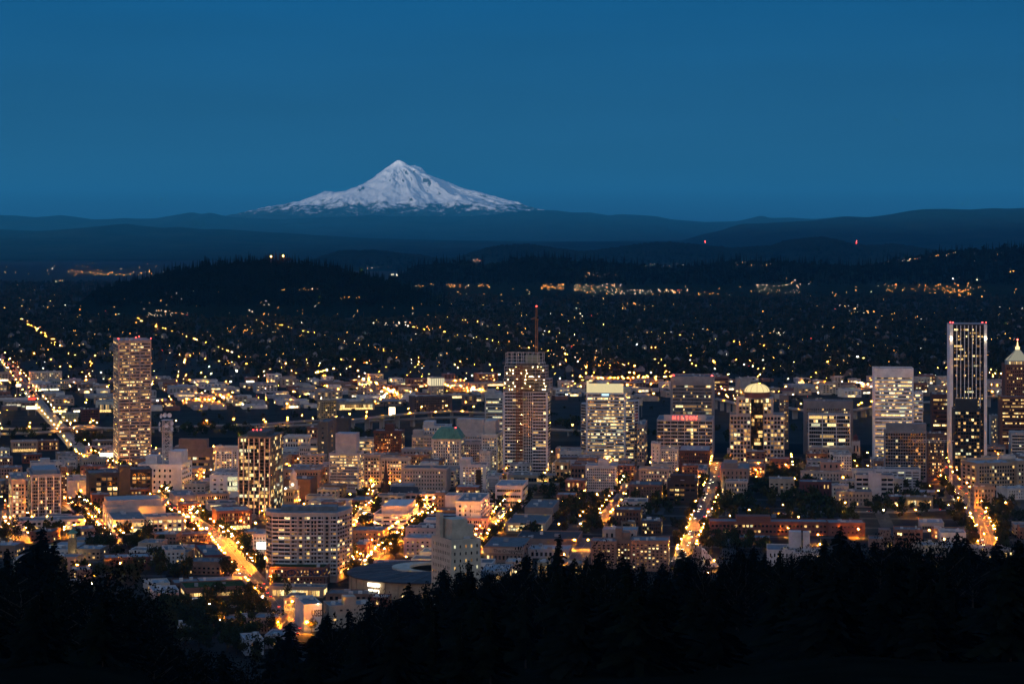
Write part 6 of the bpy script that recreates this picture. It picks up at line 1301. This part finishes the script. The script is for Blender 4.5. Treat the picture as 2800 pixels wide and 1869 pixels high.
# ------------------------------------------------------------------ trees
LEAF = [surf(c, .9, .5, .35, .05) for c in ((.036, .046, .018), (.028, .040, .016), (.048, .046, .018), (.022, .032, .018))]
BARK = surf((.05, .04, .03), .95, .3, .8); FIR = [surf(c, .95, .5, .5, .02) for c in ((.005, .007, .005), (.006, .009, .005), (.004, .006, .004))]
def leaf_cloud(rs, n, sx, sz, size, cz, clumps=7):
    """leaf-sized faces spread over a few clumps, thinner towards the rim"""
    cc = rs.normal(0, .38, (clumps, 3)); cc[0] = 0; rad = rs.uniform(.45, .7, clumps)
    k_ = rs.randint(0, clumps, n); d = rs.normal(0, 1, (n, 3)); d /= np.linalg.norm(d, axis=1, keepdims=True)
    P_ = cc[k_] + d * (rad[k_] * rs.uniform(.55, 1.0, n) ** .6)[:, None]
    P_ = P_ * np.array([sx, sx, sz]) + np.array([0, 0, cz])
    a = rs.normal(0, 1, (n, 3)); a /= np.linalg.norm(a, axis=1, keepdims=True); b = np.cross(a, rs.normal(0, 1, (n, 3))); b /= np.linalg.norm(b, axis=1, keepdims=True)
    s_ = (size * rs.uniform(.5, 1.3, n))[:, None]
    V = np.stack([P_ - a * s_, P_ - b * s_ * .7, P_ + a * s_, P_ + b * s_ * .7], 1).reshape(-1, 3)
    return V, np.arange(4 * n).reshape(-1, 4)
DEC = []
for i in range(6):
    rs = np.random.RandomState(50 + i); V, F = leaf_cloud(rs, 620, 1, .95 if i < 4 else 1.9, .13, 1.75 if i < 4 else 2.4, 6 + i)
    tr = MB().lathe([(.09, -.3), (.07, .6), (.045, 1.2)], 6)
    for q in range(5): a = q * 1.26 + i; tr.bar((0, 0, .7 + .1 * q), (.55 * math.cos(a), .55 * math.sin(a), 1.5 + .15 * q), .03)
    DEC.append((np_mesh('crown', V, F, [LEAF[i % 4]]), tr.mesh('trunk', [BARK])))
def fir_mesh(seed, H=1.0, lean=0.0, bare=.12, full=.155):
    rs = np.random.RandomState(seed); V, F = [], []
    lv = 46
    for k_ in range(lv):
        t = k_ / (lv - 1); z = bare + (1 - bare) * t; L_ = full * (1 - t) ** .72 * rs.uniform(.62, 1.25) * (1 + .35 * math.sin(t * 17 + seed)) + .008; nb = rs.randint(6, 9)
        for q in range(nb):
            a = rs.uniform(0, 6.28); l_ = L_ * rs.uniform(.5, 1.2) * (1 + .3 * math.cos(a - seed)); dx, dy = math.cos(a), math.sin(a); wv = .012 + .022 * (1 - t); dz = -l_ * rs.uniform(.15, .5)
            for s0, s1 in ((.08, .55), (.42, .82), (.7, 1.0)):
                b = len(V); tw = rs.uniform(-.6, .6) * wv; zz0, zz1 = z + dz * s0 * s0, z + dz * s1 * s1
                V += [(dx * l_ * s0 - dy * wv, dy * l_ * s0 + dx * wv, zz0 - wv * .8), (dx * l_ * s0 + dy * wv, dy * l_ * s0 - dx * wv, zz0 + wv * .3), (dx * l_ * s1 + dy * wv * .35, dy * l_ * s1 - dx * wv * .35, zz1 + tw), (dx * l_ * s1 - dy * wv * .6, dy * l_ * s1 + dx * wv * .6, zz1 - wv)]
                F.append((b, b + 1, b + 2, b + 3))
    return np.array(V) * H, np.array(F)
FIRS = []
for i in range(6):
    V, F = fir_mesh(200 + i, bare=(.1, .16, .06, .12, .05, .2)[i], full=(.20, .17, .24, .27, .16, .22)[i])
    FIRS.append((np_mesh('crown', V, F, [FIR[i % 3]]), MB().lathe([(.013, -.06), (.009, .5), (.002, .99)], 6).mesh('trunk', [BARK])))
tr_ = random.Random(31)
PATCH = [(2140, 1305, 50, 22, 20), (2290, 1268, 120, 20, 26), (2400, 1250, 14, 40, 8), (2020, 1215, 34, 28, 7), (1590, 1378, 110, 24, 44), (1708, 1315, 16, 24, 8), (1595, 1405, 44, 22, 12), (1800, 1372, 34, 28, 15), (2010, 1385, 80, 34, 30), (2190, 1372, 90, 40, 36), (2355, 1388, 64, 30, 24), (2520, 1378, 78, 36, 34), (2630, 1412, 26, 28, 12), (2752, 1415, 46, 32, 18), (1905, 1462, 60, 36, 16), (2030, 1500, 70, 24, 20),
         (145, 1448, 54, 20, 16), (265, 1505, 66, 24, 26), (384, 1485, 48, 22, 18), (465, 1535, 36, 24, 18), (584, 1432, 40, 18, 9), (30, 1462, 34, 34, 14), (500, 1572, 56, 18, 16), (600, 1568, 20, 14, 4), (600, 1680, 80, 36, 30), (665, 1512, 20, 16, 5), (955, 1575, 30, 34, 16), (1050, 1505, 46, 22, 14), (1016, 1402, 10, 14, 5), (1165, 1400, 18, 12, 6), (1340, 1500, 26, 18, 8), (1362, 1386, 34, 18, 8), (1058, 1352, 46, 18, 13),
         (213, 1300, 26, 12, 8), (258, 1210, 44, 18, 14), (78, 1190, 44, 12, 12), (496, 1312, 60, 16, 7), (550, 1180, 140, 8, 26), (1556, 1166, 42, 10, 12), (1522, 1335, 42, 18, 14), (1300, 1178, 120, 6, 12), (2000, 1200, 60, 10, 8), (1900, 1185, 300, 6, 18), (900, 1190, 100, 6, 10), (2100, 1450, 120, 12, 16), (1450, 1465, 40, 10, 6), (720, 1560, 12, 30, 5), (640, 1590, 20, 16, 5), (1240, 1380, 50, 10, 6), (340, 1590, 120, 26, 14), (120, 1580, 120, 40, 20), (560, 1700, 110, 36, 22), (700, 1790, 60, 24, 12), (480, 1680, 60, 40, 10), (640, 1762, 60, 26, 14), (1750, 1400, 200, 40, 40), (2150, 1345, 200, 50, 70), (2450, 1345, 120, 50, 40), (2230, 1415, 250, 30, 40), (1640, 1440, 60, 24, 14), (2680, 1345, 90, 40, 22), (800, 1192, 330, 8, 60), (1700, 1190, 300, 6, 30), (560, 1762, 60, 20, 14), (470, 1725, 50, 20, 12), (540, 1735, 30, 8, 6)]
tl = []
for x, y, rx, ry, n in PATCH:
    for _ in range(n):
        p = ground(x + tr_.gauss(0, rx * .55), y + tr_.gauss(0, ry * .55))
        if blocked(p.x, p.y, 1.5) or onroad(p.x, p.y, .5): continue
        tl.append((p, x, y))
for q in ('avenue', 'right_avenue', 'wide_street', 'tree_lined_street', 'lamp_lined_street', 'corner_street', 'brick_street'):
    P_, w_ = SPOLY[q]
    for e, d in walk(P_, 17, 4):
        for s_ in (-1, 1):
            p = e + Vector((d.y, -d.x, 0)) * s_ * (w_ / 2 + 3.6)
            if tr_.random() < .5 or blocked(p.x, p.y, .6): continue
            tl.append((p, 0, 0))
tl.sort(key=lambda t: t[0].y)
def where(p):
    px = 1400 + p.x / (K * p.y)
    return 'near the hill foot' if p.y < 2150 else 'in the middle blocks' if p.y < 2550 else 'in the rear blocks'
for p, _, _ in tl[:285]:
    i = tr_.choices(range(6), (3, 3, 3, 3, .5, .5))[0]; cw, tk = DEC[i]; s_ = tr_.uniform(3.6, 6.4); o = empty('leafy_tree', p, tr_.uniform(0, 6.28)); px = 1400 + p.x / (K * p.y)
    tag(o, '%s leafy tree %s %s' % ('tall columnar' if i > 3 else 'round dark', near(px), where(p)), 'tree', 'leafy trees among the downtown blocks')
    link('crown', cw, o, (0, 0, 0), (0, 0, 0), (s_, s_, s_ * tr_.uniform(.85, 1.15))); link('trunk', tk, o, (0, 0, 0), (0, 0, 0), (s_, s_, s_))
def merge(name, items, meshes, mats, kind='stuff'):
    """many crowns as one mesh of vegetation: items (x, y, z, sx, sz, turn, variant, material)"""
    Vs, Fs, Ms, off = [], [], [], 0
    for x, y, z, sx, sz, a, i, m in items:
        V, F = meshes[i]; c, s_ = math.cos(a), math.sin(a)
        Vs.append(np.stack([(V[:, 0] * c - V[:, 1] * s_) * sx + x, (V[:, 0] * s_ + V[:, 1] * c) * sx + y, V[:, 2] * sz + z], 1)); Fs.append(F + off); off += len(V); Ms.append(np.full(len(F), m))
    return tag(link(name, np_mesh(name, np.concatenate(Vs), np.concatenate(Fs), mats, np.concatenate(Ms))), kind=kind)
LOW = [leaf_cloud(np.random.RandomState(80 + i), 110, 1, .95, .27, 1.3, 6) for i in range(5)]
merge('further_street_trees', [(p.x, p.y, 0, s_, s_, tr_.uniform(0, 6.28), tr_.randrange(5), tr_.randrange(4)) for p, _, _ in tl[285:] for s_ in (tr_.uniform(3.8, 6.5),)], LOW, LEAF)
# the wooded suburbs: too many crowns to count
VL = [leaf_cloud(np.random.RandomState(90 + i), 44, 1, .9, .42, .9, 5) for i in range(6)]
cone = []
for i in range(3):
    rs = np.random.RandomState(300 + i); V, F = [], []
    for k_ in range(9):
        t = k_ / 9
        for q in range(5):
            a = rs.uniform(0, 6.28); l_ = .34 * (1 - t) * rs.uniform(.7, 1.2) + .03; b = len(V); c, s_ = math.cos(a), math.sin(a); wv = .16 * (1 - t) + .03; z = 2.6 * t
            V += [(-s_ * wv, c * wv, z + .34), (c * l_ - s_ * wv * .6, s_ * l_ + c * wv * .6, z - .05), (c * l_ + s_ * wv * .6, s_ * l_ - c * wv * .6, z - .12), (s_ * wv, -c * wv, z + .3)]; F.append((b, b + 1, b + 2, b + 3))
    cone.append((np.array(V), np.array(F)))
VL += cone
SUBL = [surf(c, .95, .5, .02, .02) for c in ((.026, .032, .016), (.019, .026, .013), (.036, .037, .018), (.014, .019, .011), (.040, .034, .019))]
sub = []; nr = np.random.RandomState(5)
HOUSE = []
def treeline(px):    # where the wooded suburbs start, seen as a height in the photograph
    return np.interp(px, [0, 200, 420, 700, 900, 1150, 1400, 1700, 2000, 2300, 2600, 2800], [985, 990, 960, 1010, 1010, 990, 1000, 1020, 1020, 1040, 1010, 1030])
for _ in range(25000):
    D = 4300 * (15200 / 4300) ** nr.rand(); px = nr.uniform(-60, 2860); py = HY + EYE / (K * D)
    if py > treeline(px) + nr.normal(0, 14): continue
    if 340 < px < 1190 and D > 8300: continue
    s_ = nr.uniform(4.5, 8.5) * (1 + .25 * (D > 7000) + .35 * (D > 10000)); i = nr.randint(0, 6) if nr.rand() < .72 else nr.randint(6, 9)
    sub.append(((px - 1400) * K * D, D, 0, s_ * (1 if i < 6 else .85), s_ * (1 if i < 6 else 1.15), nr.uniform(0, 6.28), i, nr.randint(0, 5)))
for _ in range(1500):    # scattered trees between the east-bank blocks
    D = nr.uniform(3430, 5200); px = nr.uniform(-40, 2840); x = (px - 1400) * K * D
    if nr.rand() < .45 and D < 4300 or blocked(x, D, 3) or near_deck(x, D): continue
    s_ = nr.uniform(2.6, 5); sub.append((x, D, 0, s_, s_, nr.uniform(0, 6.28), nr.randint(0, 8), nr.randint(0, 5)))
merge('suburban_trees', sub, VL, SUBL)
def slope_trees(nm, n, x0, x1, y0, y1, s0, s1, mats, conf=.7):
    out = []
    for _ in range(n):
        p = land_at(nr.uniform(x0, x1), nr.uniform(y0, y1))
        if p is None or p.y > 24000 or p.z < 4: continue
        s_ = nr.uniform(s0, s1); i = nr.randint(6, 9) if nr.rand() < conf else nr.randint(0, 6)
        out.append((p.x, p.y, p.z - 1, s_ * (1.2 if i < 6 else 1), s_ * (.9 if i < 6 else 1.25), nr.uniform(0, 6.28), i, nr.randint(0, len(mats))))
    merge(nm, out, VL, mats)
DKF = [surf(c, .95, .4, .02, .02) for c in ((.010, .013, .008), (.008, .011, .007), (.013, .015, .009))]
slope_trees('butte_forest', 5200, 260, 1220, 712, 838, 7, 13, DKF, .8)
slope_trees('far_butte_forest', 5200, 1060, 2820, 650, 780, 9, 17, DKF, .75)
# houses on the suburban slopes
hw = [surf(c, .85, .2, .3) for c in ((.26, .255, .24), (.16, .16, .16), (.13, .10, .085))]; hr = surf((.10, .10, .11), .8, .3, .4)
HM = []
for i in range(6):
    w2, d2, h = (5 + i % 3, 5, 5 + (i % 2) * 2); b = MB().prism([(-w2, -d2), (w2, -d2), (w2, d2), (-w2, d2)], -1, h)
    n0 = len(b.m); b.poly([(-w2, -d2, h), (w2, -d2, h), (0, -d2, h + 4.5)], 0).poly([(w2, d2, h), (-w2, d2, h), (0, d2, h + 4.5)], 0)
    rb = MB().poly([(-w2 - .5, -d2 - .5, h - .3), (0, -d2 - .5, h + 4.7), (0, d2 + .5, h + 4.7), (-w2 - .5, d2 + .5, h - .3)]).poly([(w2 + .5, -d2 - .5, h - .3), (w2 + .5, d2 + .5, h - .3), (0, d2 + .5, h + 4.7), (0, -d2 - .5, h + 4.7)])
    HM.append((b.mesh('wall', [hw[i % 3]]), rb.mesh('roof', [hr])))
nh = 0; todo = {}
hrn = random.Random(8)
while nh < 230:
    D = 4600 * (8200 / 4600) ** hrn.random(); px = hrn.uniform(0, 2800); py = HY + EYE / (K * D)
    if py > treeline(px) + 10 or (340 < px < 1190 and D > 7300): continue
    i = hrn.randrange(6); o = empty('house', ((px - 1400) * K * D, D, 1.5), hrn.uniform(-.5, .5)); s_ = hrn.uniform(.8, 1.2); o.scale = (s_, s_, s_); cn = ('white', 'grey', 'tan')[i % 3]
    link('wall', HM[i][0], o); link('roof', HM[i][1], o)
    if hrn.random() < .5: link('window', pane_mesh(hrn.choice((3, 4, 4))), o, (hrn.uniform(-2, 2), -5, 1.5), (0, 0, 0), (2.4, 1, 2.2))
    base = 'small %s gabled house %s, %s' % (cn, near(px), 'close in' if D < 5500 else 'far out'); tag(o, base, 'house', 'houses among the eastern trees'); todo.setdefault(base, []).append((px, o)); nh += 1
for base, L in todo.items():
    if len(L) > 1:
        L.sort(key=lambda t: t[0])
        for k_, (px, o) in enumerate(L): o['label'] = '%s, %s from left' % (base, ORD[min(k_, 19)])
# ------------------------------------------------------------------ the dark firs of the near hillside
gr = random.Random(2024)
def fir(px, yt, D, lb=None, i=None, wide=1.0):
    x = (px - 1400) * K * D; z0 = float(hill_z(np.array([[x]]), np.array([[float(D)]]))[0, 0]); zt = EYE - (yt - HY) * K * D; H = zt - z0
    if H < 8: return False
    i = gr.randrange(6) if i is None else i; o = empty('fir_tree', (x, D, z0), gr.uniform(0, 6.28)); tag(o, lb or 'dark fir in the black mass of the near hillside', 'tree', 'dark firs of the near hillside'); wd_ = min(H, 46) * wide
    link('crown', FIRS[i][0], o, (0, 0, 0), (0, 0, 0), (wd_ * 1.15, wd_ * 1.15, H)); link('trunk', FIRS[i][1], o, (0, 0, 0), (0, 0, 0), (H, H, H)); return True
HERO = [(897, 1677, 1250), (955, 1668, 1230), (1118, 1592, 1180), (1085, 1640, 1200), (1216, 1553, 1250), (1282, 1532, 1200), (1262, 1560, 1230), (1340, 1568, 1220), (1442, 1517, 1250), (1530, 1461, 1300), (1572, 1526, 1260), (1642, 1508, 1280), (1704, 1515, 1270), (1600, 1545, 1200), (1758, 1540, 1240), (1865, 1503, 1250), (1812, 1538, 1220), (1968, 1541, 1220), (2030, 1520, 1200), (2062, 1494, 1200), (2092, 1512, 1180), (2132, 1505, 1150), (2200, 1517, 1180), (2255, 1473, 1220), (2300, 1437, 1250), (2345, 1490, 1190), (2390, 1478, 1210), (2432, 1482, 1180), (2480, 1500, 1200), (2544, 1491, 1220), (2617, 1455, 1230), (2650, 1490, 1200), (2727, 1478, 1190), (2690, 1500, 1210), (2783, 1494, 1180), (118, 1440, 1330), (95, 1490, 1300), (150, 1480, 1280), (20, 1500, 1300), (60, 1520, 1260), (180, 1540, 1260), (795, 1700, 1280), (762, 1730, 1260), (1010, 1640, 1240), (1040, 1660, 1200), (1165, 1600, 1220), (1390, 1560, 1210), (1480, 1540, 1230)]
SIDE = ['lone tall', 'ragged', 'narrow', 'broad', 'slim', 'dense']
nf = 0
for k_, (x, y, D) in enumerate(HERO):
    L_ = near(x); nf += fir(x, y, D, '%s dark fir on the hillside crest, below and %s' % (SIDE[k_ % 6], L_), wide=gr.uniform(1.1, 1.7))
while nf < 245:
    D = gr.uniform(640, 1420); px = gr.uniform(-60, 2860)
    if 430 < px < 840 and gr.random() < .6: continue
    yp = float(np.interp(px, HPX, HPY)); nf += fir(px, yp + gr.gauss(30, 34) + (1420 - D) * .04, D, None, wide=gr.uniform(1.0, 1.9))
# big leafy trees at the left of the near hillside, the lit town showing through
BIG = []
for i in range(3):
    rs = np.random.RandomState(600 + i); V, F = leaf_cloud(rs, 1700, 1, 1.05, .055, 1.5, 18); t = MB().lathe([(.07, -.4), (.05, .6), (.03, 1.3)], 7)
    for q in range(14): a = q * 2.4 + i; z = .5 + .09 * q; t.bar((0, 0, z), (.8 * math.cos(a), .8 * math.sin(a), z + .55), .014)
    BIG.append((np_mesh('crown', V, F, [FIR[i]]), t.mesh('trunk', [BARK])))
for k_, (px, yt, D, s_) in enumerate([(300, 1545, 1050, 15), (360, 1590, 1000, 13), (245, 1580, 980, 14), (420, 1640, 1020, 11), (200, 1560, 1000, 13), (140, 1590, 950, 14), (60, 1580, 940, 14), (10, 1560, 980, 13), (330, 1660, 880, 13), (460, 1720, 960, 10), (520, 1760, 940, 10), (600, 1800, 900, 10), (680, 1790, 930, 9), (270, 1690, 800, 12), (420, 1750, 820, 11)]):
    x = (px - 1400) * K * D; zt = EYE - (yt - HY) * K * D; z0 = min(zt - s_ * 2.2, float(hill_z(np.array([[x]]), np.array([[float(D)]]))[0, 0])); sz = (zt - z0) / 2.5; o = empty('leafy_tree', (x, D, z0), gr.uniform(0, 6.28))
    tag(o, 'big dark spreading tree on the near hillside at the left, lit town showing through', 'tree', 'big dark trees of the left hillside'); cw, tk = BIG[k_ % 3]
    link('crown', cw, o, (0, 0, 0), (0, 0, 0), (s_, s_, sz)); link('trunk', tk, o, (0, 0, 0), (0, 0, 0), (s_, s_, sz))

# round crowns between the firs, so that the crest is a mixed wood
for k_ in range(95):
    D = gr.uniform(1000, 1440); px = gr.uniform(850, 2850); yt = float(np.interp(px, HPX, HPY)) + gr.gauss(6, 22); x = (px - 1400) * K * D
    z0 = float(hill_z(np.array([[x]]), np.array([[float(D)]]))[0, 0]); s_ = gr.uniform(6.5, 11); zt = EYE - (yt - HY) * K * D; sz = max(4.5, (zt - z0) / 2.5); o = empty('leafy_tree', (x, D, z0), gr.uniform(0, 6.28))
    tag(o, 'dark rounded crown between the firs of the near hillside', 'tree', 'rounded trees among the hillside firs'); cw, tk = BIG[k_ % 3]
    link('crown', cw, o, (0, 0, 0), (0, 0, 0), (s_, s_, sz)); link('trunk', tk, o, (0, 0, 0), (0, 0, 0), (s_, s_, sz))
# lit parasols on the terrace in front of the turf-roofed store
cone_me = MB().lathe([(1.9, 2.3), (.1, 3.2)], 8).mesh('canopy', [surf((.7, .66, .58), .7, .1)]); stem_me = MB().lathe([(.05, 0), (.05, 3.1)], 6).mesh('pole', [POLE])
for k_ in range(10):
    p = ground(496 + k_ * 8.2 + gr.uniform(-2, 2), 1646 + gr.uniform(-5, 6)); o = empty('parasol', p, 0); tag(o, 'pale parasol lit from below on the terrace by the turf-roofed store', 'parasol', 'parasols on the store terrace'); link('canopy', cone_me, o); link('pole', stem_me, o)
    link('lamp_head', bulb(W_BRIGHT, 'lamp_head'), o, (0, -.4, 2.0), (0, 0, 0), (.35, .35, .35))
